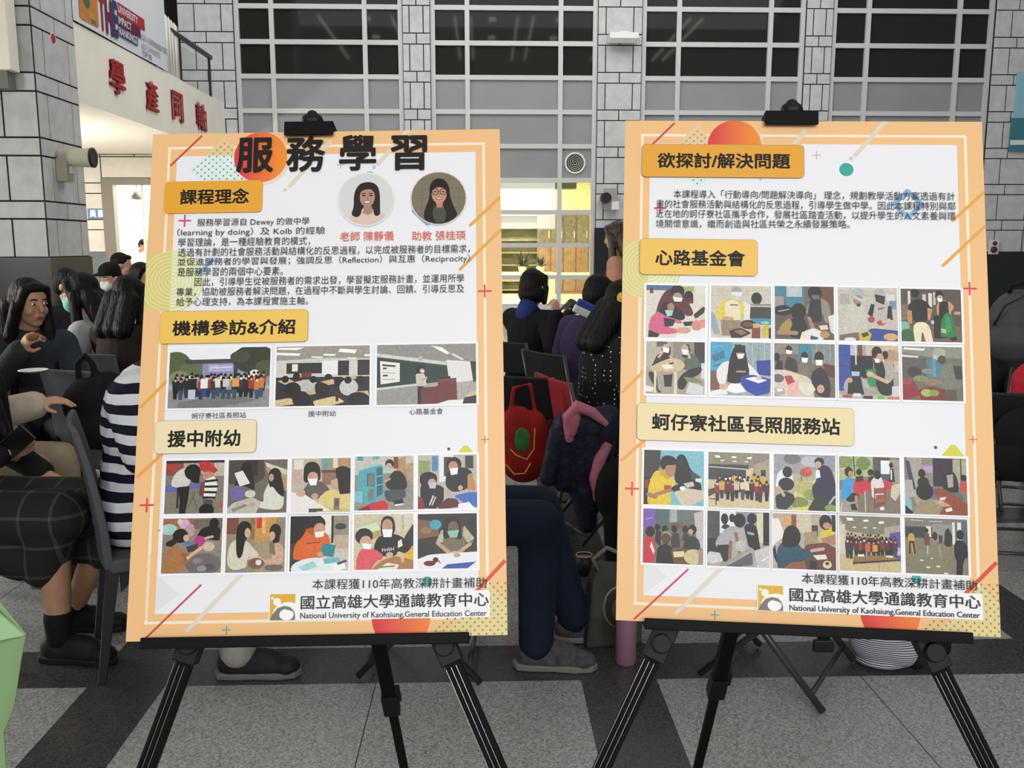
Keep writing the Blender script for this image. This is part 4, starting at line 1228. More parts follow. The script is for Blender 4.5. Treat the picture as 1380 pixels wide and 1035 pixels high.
photo_row(PR, mmR, [
    [(870.7, 385.6), (949.8, 385.6), (949.8, 456), (868.7, 456)],
    [(957.9, 386.2), (1039, 386.7), (1038.6, 457), (957.5, 456.6)],
    [(1044, 386.7), (1123.9, 388), (1123.9, 459.6), (1043.7, 458.2)],
    [(1129, 388.7), (1209.2, 390), (1210, 461.7), (1129.5, 460.2)],
    [(1214, 390.7), (1295.2, 392.3), (1296.5, 463.3), (1214.7, 461.7)],
    [(870.3, 461.3), (949.4, 461.7), (949.2, 532.7), (869.3, 531.7)],
    [(957.5, 462.3), (1038.6, 462.7), (1038.5, 535), (956.3, 533.7)],
    [(1043.7, 463.7), (1124.9, 465.3), (1125.7, 537.2), (1043, 535.7)],
    [(1130, 465.7), (1211, 467.4), (1211.7, 540.4), (1130.5, 537.8)],
    [(1215.8, 468.4), (1296.9, 469.4), (1297.9, 542.8), (1216.2, 539.8)],
    [(867.7, 607), (948.8, 608.7), (948.4, 682.5), (867, 679.7)],
    [(954.9, 609.7), (1037, 612), (1037, 687), (953.9, 683)],
    [(1043, 612.8), (1126, 614.8), (1126, 690), (1043, 687)],
    [(1131, 616), (1212.7, 617.2), (1213, 693.3), (1131, 690.6)],
    [(1218.8, 617.6), (1303, 619.2), (1303, 695.3), (1219.4, 693.3)],
    [(866.7, 685.8), (948, 687.8), (947.8, 761), (866.2, 758.6)],
    [(953.5, 688.8), (1037, 691), (1037, 765.5), (952.9, 762)],
    [(1041.5, 691.9), (1126, 694.3), (1127, 768.7), (1041, 766)],
    [(1131.6, 695.7), (1213.7, 697), (1213.7, 772), (1130.6, 768.7)],
    [(1219.8, 697.7), (1304, 701), (1304.4, 775.2), (1219.8, 772.8)],
], [
    # woman leaning over a girl in pink
    'R 0 0 1 1 d5d0c4;R 0 0 .5 .1 4e6a8c;R .06 .06 .12 .16 6a3a2c;R .6 .02 .8 .12 a3ad5c;R .84 0 1 .18 dcdccb;E .72 .2 .08 .1 1c1816;P .6 .28 .8 .24 .8 .34 .64 .36 54252c;P .16 .52 .24 .24 .36 .06 .6 .1 .74 .36 .82 .56 .7 .6 .6 .5 .2 .6 5c222c;P .8 .56 .96 .4 1 .42 .98 .52 .84 .64 2d2523;E .53 .12 .12 .13 181514;E .53 .22 .08 .08 b98d78;P .45 .22 .62 .24 .6 .31 .48 .31 dfe8ee;P .2 .58 .26 .4 .34 .3 .46 .36 .68 .56 .64 .68 .44 .66 1a1314;E .42 .42 .06 .08 a97b68;P .32 .48 .46 .48 .44 .58 .36 .6 9fd6c8;'
    'P .04 .9 .06 .66 .18 .5 .26 .54 .34 .6 .62 .68 .6 .74 .42 .7 .36 .8 .56 .84 .52 .93 .2 .94 cf5d80;P .3 .62 .5 .66 .46 .78 .32 .8 1e1a1c;P .05 .86 .24 .94 .2 1 .04 1 1d1b21;P .5 .96 .76 .86 1 .8 1 1 .5 1 e9e7ea;E .64 .86 .12 .06 c99a84;P .62 .7 .8 .68 .84 .76 .66 .78 231f1f;E .86 .76 .09 .1 c98d7c;P .9 .66 1 .64 1 .8 .94 .82 d88f92',
    # cook in yellow with a cream apron
    'R 0 0 1 1 c9c3b3;L 0 .2 1 .16 .006 a9a294;L 0 .12 1 .08 .006 a9a294;L .2 0 .2 .3 .006 a9a294;L .6 0 .6 .3 .006 a9a294;L .8 0 .8 .3 .006 a9a294;E .76 .24 .09 .12 25221f;R .66 .34 1 .38 8d8578;R .64 .4 1 .6 3b3933;R .66 .6 1 .74 3d87a0;R .64 .54 1 .62 2e3a3c;P .54 .3 .66 .36 .64 .7 .56 .68 dedcd6;P .08 .56 .14 .34 .26 .24 .46 .26 .56 .36 .54 .62 .42 .66 .12 .66 d9c83c;P .22 .34 .34 .26 .48 .32 .5 .68 .24 .68 e3d7b8;E .42 .1 .09 .08 9c9c98;E .43 .17 .07 .08 c49b84;P .34 .12 .52 .12 .51 .2 .35 .19 dfe2e4;P .37 .2 .49 .2 .48 .27 .39 .27 b9d6cf;'
    'L .33 .37 .38 .37 .02 3a3a38;L .4 .37 .44 .37 .02 3a3a38;P 0 .5 .06 .54 .16 .92 .06 .94 0 .8 8fa2a8;E .28 .64 .1 .05 c99a7c;P .16 .66 .5 .66 .5 .96 .18 .96 8f7f68;E .62 .74 .13 .09 33291f;E .62 .74 .09 .05 6a4a30;P .3 .86 .5 .8 .68 .9 .5 1 .34 1 2a2119;P .38 .87 .5 .83 .6 .9 .5 .95 96653a;R .68 .78 .82 1 7d3b20;R .7 .72 .8 .8 c9a078;E .92 .86 .08 .12 c4b43e;E .9 .7 .07 .03 7ec9a4;R .96 .8 1 1 2a2622',
    # dark kitchen, two people bent over trays
    'R 0 0 1 1 575049;R 0 0 .18 .24 3b7e92;R .18 0 .5 .4 3f7f95;R .2 0 .46 .2 b9c1c0;R 0 .2 .16 .4 9a9488;R .5 0 .64 .5 6a6055;P .72 0 1 0 1 .4 .72 .36 6a4438;E .14 .46 .16 .1 1d1c1c;L .06 .48 .24 .44 .012 c8c8c4;P .5 .5 .62 .24 .8 .22 .92 .3 .96 .64 .84 .7 .82 .48 .56 .52 8a8579;P .6 .24 .78 .22 .8 .66 .56 .7 .56 .5 20222a;E .68 .12 .12 .14 191716;P .62 .16 .76 .16 .75 .24 .64 .24 5f666a;E .4 .48 .13 .16 171413;P .28 .64 .36 .56 .5 .6 .56 .8 .44 .98 .26 .96 19161a;P .04 .9 .1 .74 .24 .6 .3 .7 .22 .92 a38a3a;L .06 .88 .36 .88 .07 a67e64;L .58 .6 .64 .78 .06 a67e64;L .92 .6 .96 .84 .06 a67e64;'
    'P .5 .84 .66 .78 .9 .9 .8 1 .5 1 dcdcdc;P .42 1 .46 .86 .56 .84 .6 1 e5d5c2;P .74 .74 .88 .72 .9 .8 .78 .82 e8c9b9;E .84 .9 .08 .07 b08a4e;P .6 .92 .74 .96 .7 1 .6 1 2c4a6a;P .9 .56 1 .52 1 .9 .94 .84 d9d7d0',
    # two workers in hair nets
    'R 0 0 1 1 bdb9ae;R .04 .12 .2 .32 a9a59a;L .02 .02 .98 .04 .03 c9c1b2;R .82 .12 .96 .3 d3d3ce;R .86 .24 .98 .4 6f8fa8;P .06 .9 .1 .5 .2 .28 .34 .24 .46 .36 .5 .62 .5 .74 .4 .72 .36 .9 c4c0b0;E .34 .12 .12 .11 a8afb4;E .34 .24 .08 .1 a37d68;P .26 .14 .46 .24 .4 .28 .26 .2 b9c1c5;R .32 .3 .38 .36 3a302c;P .58 .3 .7 .18 .84 .24 .88 .56 .8 .72 .6 .64 b5b1a8;E .7 .1 .09 .08 a9acae;P .62 .12 .8 .16 .78 .32 .64 .26 2f2d2c;L .68 .4 .76 .38 .03 74716c;P .5 .5 .56 .3 .62 .32 .58 .56 1d1f23;P .84 .34 .9 .34 .92 .6 .82 .62 1d1f23;'
    'E .56 .6 .06 .06 a8404a;E .72 .66 .07 .05 b34650;L .76 .64 .86 .6 .05 d3b7a8;L .28 .7 .44 .74 .08 c4c0b0;P .02 .9 .34 .84 .36 1 .02 1 6b655a;P .46 .82 .58 .76 1 .8 1 1 .5 1 28468a;E .88 .92 .12 .07 c9a56a;P .34 .86 .5 .8 .56 .88 .52 1 .38 1 c8ae3a;P .38 .87 .49 .83 .52 .89 .42 .94 4a3d1c;E .2 .98 .1 .04 dcdcda',
    # man seen from behind in a black shirt and cream trousers
    'R 0 0 1 1 554c44;R .12 .04 .16 .3 d6d2c8;R .36 .1 .42 .3 c6c2b8;R .46 .08 .52 .34 d8d4cc;R .54 .06 .58 .3 bcb8ae;R 0 .3 .12 .6 7d6a58;R 0 .7 1 1 6a5c4c;E .04 .72 .1 .1 7ab0a0;E .1 .88 .12 .12 2d6038;P .1 .4 .16 .24 .3 .18 .44 .24 .52 .4 .44 .46 .44 .62 .2 .64 .18 .44 151617;P .1 .4 .18 .42 .18 .66 .11 .66 c0845a;P .44 .36 .52 .38 .48 .6 .44 .58 c38a64;E .24 .08 .07 .09 17130f;P .18 .64 .46 .62 .52 1 .4 1 .34 .76 .32 1 .22 1 e3dab8;R .5 .6 .56 .66 e0e0e0;'
    'P .58 .34 .64 .22 .78 .2 .9 .34 .82 .42 .84 .6 .62 .58 c39067;P .64 .22 .78 .22 .8 .56 .62 .56 1b1a1e;E .64 .12 .07 .09 1d1714;E .65 .17 .05 .06 c69a80;P .6 .17 .7 .18 .68 .24 .62 .24 e8e8ea;P .54 .5 .8 .5 .8 .92 .54 .94 17171b;P .66 .6 .74 .44 .82 .46 .9 .74 .88 .92 .64 .9 1c7842;P .72 .5 .8 .52 .84 .8 .74 .82 2c9154;P .66 .74 .74 .76 .74 .84 .66 .82 c9b37a;R .88 .42 .98 .48 c98d8a;P .8 .92 .9 .88 .92 .96 .82 .98 1c1c1f',
    # two girls posing at a wooden table
    'R 0 0 1 1 a29c8c;P 0 0 .4 0 .46 .42 0 .5 b3ad9e;R .18 0 .36 .1 5d5a52;R .46 0 .82 .36 8a8476;R .82 0 1 .5 35302d;R .94 .4 1 .7 d4d3cc;P .12 .42 .2 .22 .36 .24 .46 .38 .44 .46 .3 .36 .08 .5 2b211f;P .26 .12 .34 .04 .42 .1 .42 .26 .3 .3 211a18;E .34 .12 .06 .07 d2a88e;P .28 .1 .4 .14 .38 .22 .29 .2 f2f4f6;L .22 .3 .28 .2 .04 d8ae94;P .6 .5 .66 .3 .76 .2 .88 .28 .94 .46 .84 .52 .66 .54 4c6256;P .6 .2 .62 .06 .72 .04 .76 .16 .7 .3 .62 .3 241c1a;E .66 .13 .06 .08 cfa58c;P .6 .14 .73 .16 .71 .25 .62 .24 f2f4f6;L .74 .3 .72 .22 .04 d8ae94;'
    'P .54 .7 .72 .52 .96 .46 .94 .6 .72 .72 .66 .92 .54 .9 1d1c1f;P .06 .56 .2 .64 .2 .92 .28 .96 .24 .98 .2 .96 .04 .66 1e1d20;P .3 .64 .46 .62 .44 .86 .32 .86 1c1b1e;P .04 .52 .22 .4 .5 .28 .7 .44 .56 .58 .34 .58 .1 .56 cdb58c;P .26 .46 .4 .42 .48 .5 .34 .54 e6e4de;P .38 .42 .46 .39 .48 .42 .4 .44 2c2826;R .14 .56 .18 .98 d8d0b0;R .48 .58 .53 1 d8d0b0;P .68 .98 .74 .76 .98 .84 .98 1 d0d1cf;P .64 .66 .9 .7 .96 .78 .7 .76 7d8456;P 0 .84 .14 .88 .12 .96 0 .96 e4e2da',
    # girl with long hair taking papers from a blue crate
    'R 0 0 1 1 9aa6a8;R 0 0 .36 .54 3e9cbf;L .04 .1 .2 .06 .02 5fb4d0;P .02 .26 .22 .16 .24 .3 .06 .38 2c7392;L .06 .46 .24 .4 .03 2c7392;R .54 0 1 .42 8fa3a6;L .6 0 .6 .4 .01 b7c4c5;L .7 0 .7 .4 .01 b7c4c5;L .8 0 .8 .4 .01 7b9093;L .9 0 .9 .4 .01 b7c4c5;R 0 .54 .2 .9 75513c;P .76 .34 1 .32 1 .62 .78 .6 23349a;P .08 .58 .18 .4 .32 .34 .34 .5 .26 .62 .26 .8 .16 .84 e4e0df;P .6 .36 .68 .44 .84 .64 .8 .7 .62 .58 e4e0df;P .28 .72 .3 .4 .38 .1 .48 .02 .58 .1 .62 .4 .66 .6 .5 .78 .28 .76 151314;E .5 .2 .07 .11 c19a86;P .4 .04 .58 .06 .58 .2 .42 .2 151314;P .44 .23 .56 .22 .54 .3 .46 .31 f1f1f3;L .44 .55 .58 .55 .025 b1a27a;'
    'P .5 .64 .7 .6 1 .68 .98 .94 .76 1 .52 .86 2338a4;P .58 .68 .72 .64 .94 .7 .8 .76 e9ecf2;L .54 .78 .74 .88 .012 1a2a80;L .76 .88 .96 .82 .012 1a2a80;E .8 .66 .05 .04 dfb9a4;P 0 .94 .24 .86 .3 .98 .1 1 0 1 e6e6ec;P .22 .9 .34 .78 .5 .78 .6 .92 .42 .96 eceef4;E .22 .84 .07 .06 d9b09a',
    # group round a table with bags
    'R 0 0 1 1 6d6459;R .4 .02 .62 .26 2f8296;R .62 0 1 .4 7b8384;L .7 0 .7 .36 .012 98a2a2;L .82 0 .82 .36 .012 98a2a2;L .92 0 .92 .36 .012 98a2a2;R 0 0 .4 .2 8a8374;P .8 .36 1 .4 1 .64 .86 .58 5a2f2a;P .0 .5 .06 .3 .14 .34 .14 .52 211c20;E .04 .26 .05 .08 171413;P .16 .46 .22 .24 .36 .3 .4 .52 .3 .58 2e2b29;E .24 .12 .06 .08 171413;P .19 .12 .3 .14 .28 .2 .2 .2 e8e8ec;P .38 .46 .44 .34 .56 .4 .6 .6 .44 .62 77715f;E .5 .24 .06 .09 191513;P .45 .26 .56 .27 .54 .36 .46 .35 f0f2f4;P .58 .66 .66 .48 .78 .42 .88 .56 .94 .8 .9 1 .7 .98 1f1d1e;E .74 .26 .08 .12 17130f;P .68 .3 .8 .3 .79 .4 .69 .4 f0f0ea;E .76 .84 .06 .08 c99a80;'
    'P 0 .5 .2 .5 .6 .64 .66 1 0 1 cfc4b6;E .06 .66 .1 .08 5c5f62;P .16 .62 .28 .6 .34 .72 .22 .78 b5373a;P .22 .78 .38 .7 .5 .9 .34 1 .2 .98 e0b1a8;P .4 .72 .62 .74 .68 .86 .56 .98 .42 .9 dcd6c8;E .36 .62 .06 .05 d9d08a;P 0 .84 .16 .84 .18 .94 .06 1 0 1 a9a596;P .04 .85 .14 .85 .14 .9 .05 .91 e7e4da',
    # woman in an apron beside a crouching photographer
    'R 0 0 1 1 a59d8e;P .46 0 1 0 1 .5 .46 .4 c6b89f;E .88 .2 .14 .12 b38f72;R 0 0 .2 .86 24479a;L 0 .2 .2 .2 .012 183474;L 0 .4 .2 .4 .012 183474;L 0 .6 .2 .6 .012 183474;R .2 0 .3 .3 b9bcc0;R .32 0 .4 .3 6a3d2a;R .2 .2 .58 .62 17171c;R .28 0 .3 .4 d8d8d8;P .58 .26 .66 .18 .74 .3 .74 .5 .6 .52 1b1b20;P .6 .5 .64 .92 .92 .94 .9 .5 .94 .38 .88 .28 .74 .3 .68 .44 1d1f27;P .74 .3 .9 .28 .94 .56 .84 .7 .76 .66 .78 .5 aaa69c;E .64 .14 .09 .12 17130f;E .78 .18 .05 .08 17130f;E .69 .23 .06 .08 c59a80;P .6 .24 .68 .26 .68 .33 .61 .32 e6ecf0;P .46 .46 .62 .44 .62 .78 .48 .76 1f8a4a;L .56 .56 .8 .68 .06 cfa489;E .52 .54 .06 .05 d0ab8e;'
    'P .06 .8 .14 .6 .3 .56 .42 .62 .54 .8 .48 .84 .4 .76 .4 .9 .12 .9 a9aaa8;P .16 .6 .36 .56 .42 .92 .14 .92 1c1d24;E .28 .46 .08 .09 191513;P .21 .5 .35 .5 .34 .58 .22 .58 9fc4dc;E .18 .66 .05 .05 c59a80;P 0 .92 1 .94 1 1 0 1 b6b4b0;R .06 .93 .22 .98 b0393a;R .24 .9 .36 .96 dcdcdc;R .4 .94 .56 1 2f3032;R .64 .94 .76 1 6fb45a;R .8 .95 1 1 c9736a;P .88 .76 1 .74 1 .94 .88 .94 cfcdc8',
    # worker with trays of vegetables
    'R 0 0 1 1 6c6a5e;P 0 0 1 0 1 .22 .5 .2 0 .12 8a8a80;P .04 .02 .4 .04 .36 .08 .02 .06 dfe2dc;P 0 .16 .28 .18 .26 .22 0 .2 d5d8d2;P 0 .2 .4 .22 .4 .6 0 .62 56584f;R .42 .24 .68 .58 4a7a88;R .5 .2 .56 .56 5f93a2;E .2 .48 .12 .1 34352f;E .42 .46 .1 .05 7b8a88;P .62 .62 .66 .36 .78 .28 .94 .36 1 .7 .9 .8 .64 .78 77786a;P .84 .34 .98 .36 1 .6 .88 .6 393b36;E .62 .12 .11 .1 a4a89f;P .52 .14 .68 .2 .62 .26 .52 .22 b9bdb5;E .66 .24 .07 .08 4a3f34;P 0 .68 .2 .64 .3 .9 .06 1 0 1 8c2430;P 0 .62 .12 .6 .16 .7 0 .72 a8383c;P .26 .8 .46 .74 .76 .8 .72 .98 .3 1 7c2a22;E .4 .86 .1 .07 a7b05c;E .52 .86 .08 .06 8d9a4a;E .3 .6 .12 .06 7d8a5a;E .5 .66 .14 .06 8a7a5a;P .7 .8 .88 .78 .9 1 .68 1 56503f',
    # man in yellow and a woman by a teal wall
    'R 0 0 1 1 79b8c4;P 0 0 .28 0 .26 .5 0 .55 34362f;P 0 .5 .1 .5 .14 1 0 1 2b1d1a;P .02 .56 .08 .54 .08 .7 .02 .7 9a2d24;P .5 .6 .52 .22 .56 .08 .66 .06 .72 .16 .78 .36 .94 .46 .92 .56 .84 .6 .7 .64 181a1c;E .6 .2 .06 .08 2a2522;P .76 .36 .94 .46 .92 .54 .8 .52 2a4a4a;P .06 .98 .08 .64 .16 .42 .24 .36 .36 .46 .52 .5 .52 .66 .44 .76 .46 1 .1 1 dfbf2c;P .24 .34 .3 .32 .44 .5 .4 .54 .26 .42 c3a020;R .34 .64 .46 .72 b5402a;P .26 .3 .28 .14 .38 .08 .52 .12 .56 .24 .46 .28 .38 .28 .34 .38 191512;P .36 .28 .54 .26 .52 .42 .44 .5 .36 .44 b07f64;L .2 .82 .46 .72 .06 a8775a;'
    'L .08 .82 .2 .86 .07 a8775a;P .44 .7 .54 .62 .76 .56 .9 .56 .96 .6 .96 .8 .8 1 .68 1 .5 .74 1b1714;P .5 .76 .7 .68 1 .72 1 .86 .8 1 .64 1 cdbfae;P .46 .74 .56 .68 .7 .7 .56 .74 2e2622;E .65 .69 .05 .04 e8e8e4;P .66 .6 .82 .56 .84 .64 .72 .68 c9c2b2;P .86 .5 .96 .5 .96 .56 .86 .56 e6dcc8',
    # large group in a hall
    'R 0 0 1 1 c3b594;P 0 0 1 0 1 .2 .74 .28 0 .22 8b8271;P .1 .06 .18 .06 .2 .1 .12 .1 f7f3e2;P .38 .07 .46 .07 .46 .1 .38 .1 f7f3e2;P .64 .08 .72 .07 .7 .11 .62 .11 f7f3e2;P .2 .14 .26 .14 .26 .16 .2 .16 efe9d6;P .4 .15 .46 .15 .46 .17 .4 .17 efe9d6;P .6 .15 .66 .15 .65 .17 .59 .17 efe9d6;R 0 .22 .66 .5 3a3f42;L .02 .27 .62 .3 .02 b8b4a4;R .62 .3 .7 .5 cfcba0;P .74 .22 1 .1 1 .7 .74 .5 a69a80;R .86 .3 .94 .6 3d3a32;P 0 .8 1 .78 1 1 0 1 cbbd98;'
    'P 0 .68 .14 .64 .12 .74 0 .82 4f3c28;R .12 .64 .14 .96 4f3c28;R .02 .84 .14 .86 5a4630;C .16 .94 .42 .3 10 21 red;C .12 .98 .52 .34 11 8 red;P .52 .54 .6 .54 .62 .66 .52 .66 d8cf9a;R .76 .52 .82 .6 d9a93a',
    # two students in a garden
    'R 0 0 1 1 a9aa8c;P 0 0 1 0 1 .3 0 .36 9a9aa0;E .3 .08 .14 .1 6f7276;E .6 .12 .16 .1 b9bac2;E .9 .1 .16 .12 8d90a0;E .52 .32 .1 .08 c04a46;E .56 .26 .05 .05 d85a50;R .44 .3 .46 .6 6a7a3e;P .36 .5 .7 .44 .72 .8 .3 .9 c9c48a;E .5 .6 .16 .12 b3ac6a;E .62 .72 .14 .1 8b9a4e;E .4 .86 .16 .1 7a8a42;P .02 .6 .06 .34 .16 .26 .3 .32 .32 .56 .2 .62 e1e2ee;E .22 .32 .08 .1 1b1816;P .04 .98 .02 .76 .18 .66 .32 .72 .34 .84 .2 1 2a2c34;E .2 .54 .13 .12 20222e;L .08 .6 .16 .74 .05 c9a088;P .66 .84 .6 .58 .7 .46 .7 .24 .82 .16 .94 .24 1 .5 1 .88 .8 .86 23253f;E .74 .12 .08 .08 1f1a18;E .72 .17 .055 .06 c9a28c;P .56 .96 .66 .76 1 .78 1 1 .56 1 2a3429;'
    'P .68 .28 .74 .26 .76 .4 .68 .42 e9eaee;L .9 .86 .98 .74 .03 b9c2cc;P .3 .96 .56 .92 .54 1 .28 1 cfd24a;E .92 .94 .1 .06 7d9a4a',
    # people at a table with a red cloth
    'R 0 0 1 1 84796c;P 0 0 .56 0 .56 .34 0 .44 a6b27c;E .1 .1 .14 .1 7f9455;E .4 .12 .12 .12 6f8748;L .24 0 .26 .34 .02 3f3a2e;L 0 .2 .5 .14 .012 5d6a40;R .56 0 .84 .5 4f4e4b;R .69 .06 .84 .3 e2e8ec;R .84 .04 1 .5 9a948a;P 0 .6 .3 .6 .34 1 0 1 9a958c;R .3 .6 1 1 7a6f62;P .2 .48 .3 .42 .56 .4 .86 .42 .9 .5 .8 .6 .4 .62 .36 .72 .24 .66 bf2f34;E .33 .28 .05 .06 191614;E .52 .28 .05 .06 191614;P .27 .36 .4 .34 .4 .44 .28 .46 2b2823;P .48 .36 .58 .34 .58 .44 .48 .46 2b2823;P .82 .44 .84 .2 .9 .2 .92 .44 20222a;E .86 .14 .035 .05 171412;R .85 .22 .87 .4 e6e6e6;'
    'P .02 .76 .06 .44 .16 .36 .24 .44 .22 .62 .12 .78 2496d0;E .16 .28 .07 .09 1a1512;E .19 .32 .04 .06 b58a70;P .1 .78 .22 .64 .32 .68 .3 .8 .16 .82 1d1f26;L .28 .72 .26 .94 .05 b08468;P .18 .86 .26 .84 .3 .96 .2 .96 1b1c22;L .04 .84 .02 1 .012 d8d8d8;L .42 .62 .43 .98 .014 d0ccc4;P .54 .74 .52 .44 .58 .36 .7 .36 .74 .5 .72 .72 dcd2d4;E .63 .32 .06 .08 171412;P .57 .56 .76 .54 .76 .64 .58 .66 a04a34;P .6 .68 .74 .66 .74 .74 .6 .76 a04a34;P .56 .84 .74 .78 .74 .84 .58 .92 8d3f2e;L .58 .56 .58 .92 .02 8d3f2e;L .76 .54 .76 .84 .02 8d3f2e;P .84 .7 .86 .5 1 .46 1 .62 .92 .78 c9bfa4;P .66 .9 .72 .88 .74 .93 .68 .95 ececec',
    # boy seen from behind at a brown table
    'R 0 0 1 1 7b7466;P .04 0 .28 0 .34 .6 .2 .9 .1 .5 a39e90;P .02 .06 .08 .06 .18 .56 .1 .6 38365a;P 0 .4 .12 .4 .16 .7 0 .74 a9a79c;P .28 0 .48 0 .48 .56 .32 .5 8a8572;R .3 .14 .46 .26 b592cc;R .46 0 .8 .5 26232e;R .78 .02 1 .5 a9a488;R .9 0 .92 .5 3a382f;E .28 .28 .06 .08 191512;P .2 .46 .26 .34 .38 .36 .44 .56 .26 .6 5c5648;E .3 .44 .09 .1 1a1614;P .38 .52 .48 .5 .5 .7 .4 .7 6a5a9c;P .62 .6 .6 .3 .68 .2 .82 .24 .88 .5 .84 .66 .7 .68 231f1e;P .68 .3 .78 .28 .78 .5 .7 .52 a9a29a;E .66 .2 .07 .08 3a221c;P .72 .6 .9 .6 .96 .72 .84 .78 4f6a6e;P .88 .44 1 .38 1 .6 .9 .58 cc3f34;E .95 .34 .05 .06 1f1a18;'
    'P .44 .56 .6 .52 .84 .66 1 .8 1 1 .54 1 .6 .84 8a4526;P .56 .7 .66 .68 .64 .74 .56 .74 d9d4cc;P .64 .9 .74 .86 .76 .92 .66 .95 e6dfda;P 0 .7 .1 .74 .12 .92 .06 .98 0 .84 87b2c0;P .0 .84 .14 .98 .1 1 0 1 15161a;P .12 1 .2 .8 .36 .72 .52 .76 .6 .88 .54 1 97896a;E .32 .6 .14 .15 161311;P .44 .76 .58 .74 .74 .84 .6 .86 c49a80',
    # group with a leader in red seen from behind
    'R 0 0 1 1 6f6a62;R 0 0 .2 .42 7657ad;L .04 .2 .16 .16 .012 b3a0d8;R .2 0 .44 .4 4f6566;R .44 0 .56 .24 9aa8a2;R .56 0 .8 .34 62706c;R .46 .24 .66 .34 6a5238;P .84 .06 1 0 1 .7 .9 .7 b9b6b4;E .24 .34 .05 .06 191514;E .36 .36 .05 .06 191514;P .3 .5 .36 .4 .46 .44 .46 .62 .3 .62 a39478;E .52 .36 .05 .07 1b1715;P .46 .56 .5 .42 .6 .44 .62 .7 .48 .72 33363a;E .7 .36 .05 .07 191514;P .64 .58 .68 .42 .76 .44 .76 .56 2f3c3c;P .2 .6 .22 .38 .3 .42 .3 .7 1f1e22;P .66 .7 .7 .54 .8 .46 .94 .54 .96 .8 .8 .76 .62 .74 2c3234;E .82 .36 .07 .09 1a1512;E .79 .4 .04 .05 c0977e;'
    'P .02 1 .02 .6 .08 .46 .16 .5 .22 .72 .18 1 c42b33;P .14 .6 .2 .78 .18 .84 .12 .7 e0d8d8;E .12 .42 .08 .1 191413;E .38 .54 .08 .1 5a3a28;P .22 1 .24 .72 .38 .62 .5 .72 .54 1 221d1b;P .46 .74 .7 .7 .86 .8 .84 1 .52 1 6e4526;P .5 .78 .68 .76 .7 .86 .52 .88 d9cfa8;E .84 .86 .16 .14 c9bf8e;P .92 .72 1 .7 1 1 .92 1 a08a80',
    # two people moving a table
    'R 0 0 1 1 a9a6a0;R 0 0 .2 .5 45474a;R .2 0 .46 .4 dcdde0;R .46 0 .84 .3 8c8fa0;R .8 .02 .92 .56 cfccac;R .9 0 1 .6 1d1c1e;P .0 .5 .2 .5 .2 .8 0 .8 2c2b2e;E .28 .14 .06 .1 191614;P .22 .3 .28 .22 .36 .26 .34 .36 2a292c;E .4 .12 .05 .08 221c1a;P .64 .5 .58 .26 .68 .2 .8 .24 .84 .56 .9 .9 .9 1 .84 1 .76 .66 .66 .64 1b1c22;E .72 .12 .08 .1 1a1716;L .66 .38 .74 .4 .04 9a9aa2;E .52 .16 .1 .13 17130f;P .12 .6 .2 .42 .34 .28 .5 .26 .54 .44 .44 .5 .36 .64 .16 .66 a5a6ab;P .16 .62 .38 .6 .38 .92 .26 .92 26262c;L .46 .4 .52 .74 .055 8b6a58;L .38 .56 .36 .88 .055 8b6a58;P .44 .56 .62 .5 .62 .72 .48 .72 b9b6b6;'
    'P .02 .74 .2 .76 .26 .9 .1 .96 0 .94 c9cacc;P .14 1 .36 .88 .66 .66 .72 .68 .5 .84 .28 1 9a948c;P .3 1 .52 .86 .72 .72 .74 .96 .5 1 5d5c5e;P .76 .7 1 .6 1 1 .8 1 c3c1bb;L .88 .88 .98 .8 .02 e8e6e0',
    # girl in teal seen from behind at a table
    'R 0 0 1 1 b0a694;P 0 .1 .1 .1 .2 .4 0 .6 e4e2dc;R .14 .02 .3 .24 c9a06e;R .3 .02 .38 .26 8a4a30;R .38 0 .62 .34 c9bda6;R .62 .2 .72 .4 3a342c;P .5 .34 .7 .3 .72 .56 .5 .6 a08c70;P .74 .5 .78 .24 .94 .22 1 .4 .9 .46 .84 .5 d8bc34;E .84 .14 .1 .14 1b1613;E .86 .2 .06 .06 b88d74;R .94 0 1 .3 252325;P .76 .44 1 .34 1 .54 .8 .52 a97e62;P .5 .56 .84 .5 1 .6 1 1 .5 1 6a3c2c;P .0 .66 .04 .58 .1 .98 .02 .8 1a2634;P .08 1 .06 .66 .16 .5 .4 .52 .48 .66 .72 .6 .74 .7 .5 .82 .4 .98 1f4a5c;P .14 .56 .18 .3 .28 .2 .4 .24 .46 .42 .4 .6 .2 .62 171312;L .62 .66 .8 .62 .05 c9a08a;P .16 1 .3 .88 .5 .86 .54 1 8a5a3e;P .64 .74 .84 .72 .86 .8 .7 .82 dedad2;P .58 .84 .7 .84 .7 1 .58 1 1f2a2e;E .86 .9 .07 .07 cfc9a4;E .86 .88 .03 .03 2f2c28',
    # crowd posing behind a table
    'R 0 0 1 1 b9ab88;P 0 0 1 0 1 .28 .56 .34 .1 .28 7f7766;P .12 .04 .22 .04 .24 .09 .14 .09 f5f2e4;P .4 .07 .48 .06 .48 .1 .4 .1 f5f2e4;P .64 .1 .72 .08 .74 .12 .66 .13 f5f2e4;P .22 .2 .28 .2 .28 .22 .22 .22 e9e4d2;P .4 .2 .46 .2 .46 .22 .4 .22 e9e4d2;P .55 .2 .61 .2 .61 .22 .55 .22 e9e4d2;R 0 .16 .1 .8 c9c5b0;P .74 .2 1 .14 1 .5 .74 .4 a39e90;P .82 .3 1 .26 1 .9 .84 .7 5b4a92;E .94 .62 .08 .08 b5add0;P 0 .7 .3 .7 1 .8 1 1 0 1 c1b184;C .12 .92 .36 .3 13 4 maroon;C .1 .94 .44 .34 12 9 maroon;R .42 .5 .5 .64 c06038;R .54 .52 .62 .64 cf8f3c;'
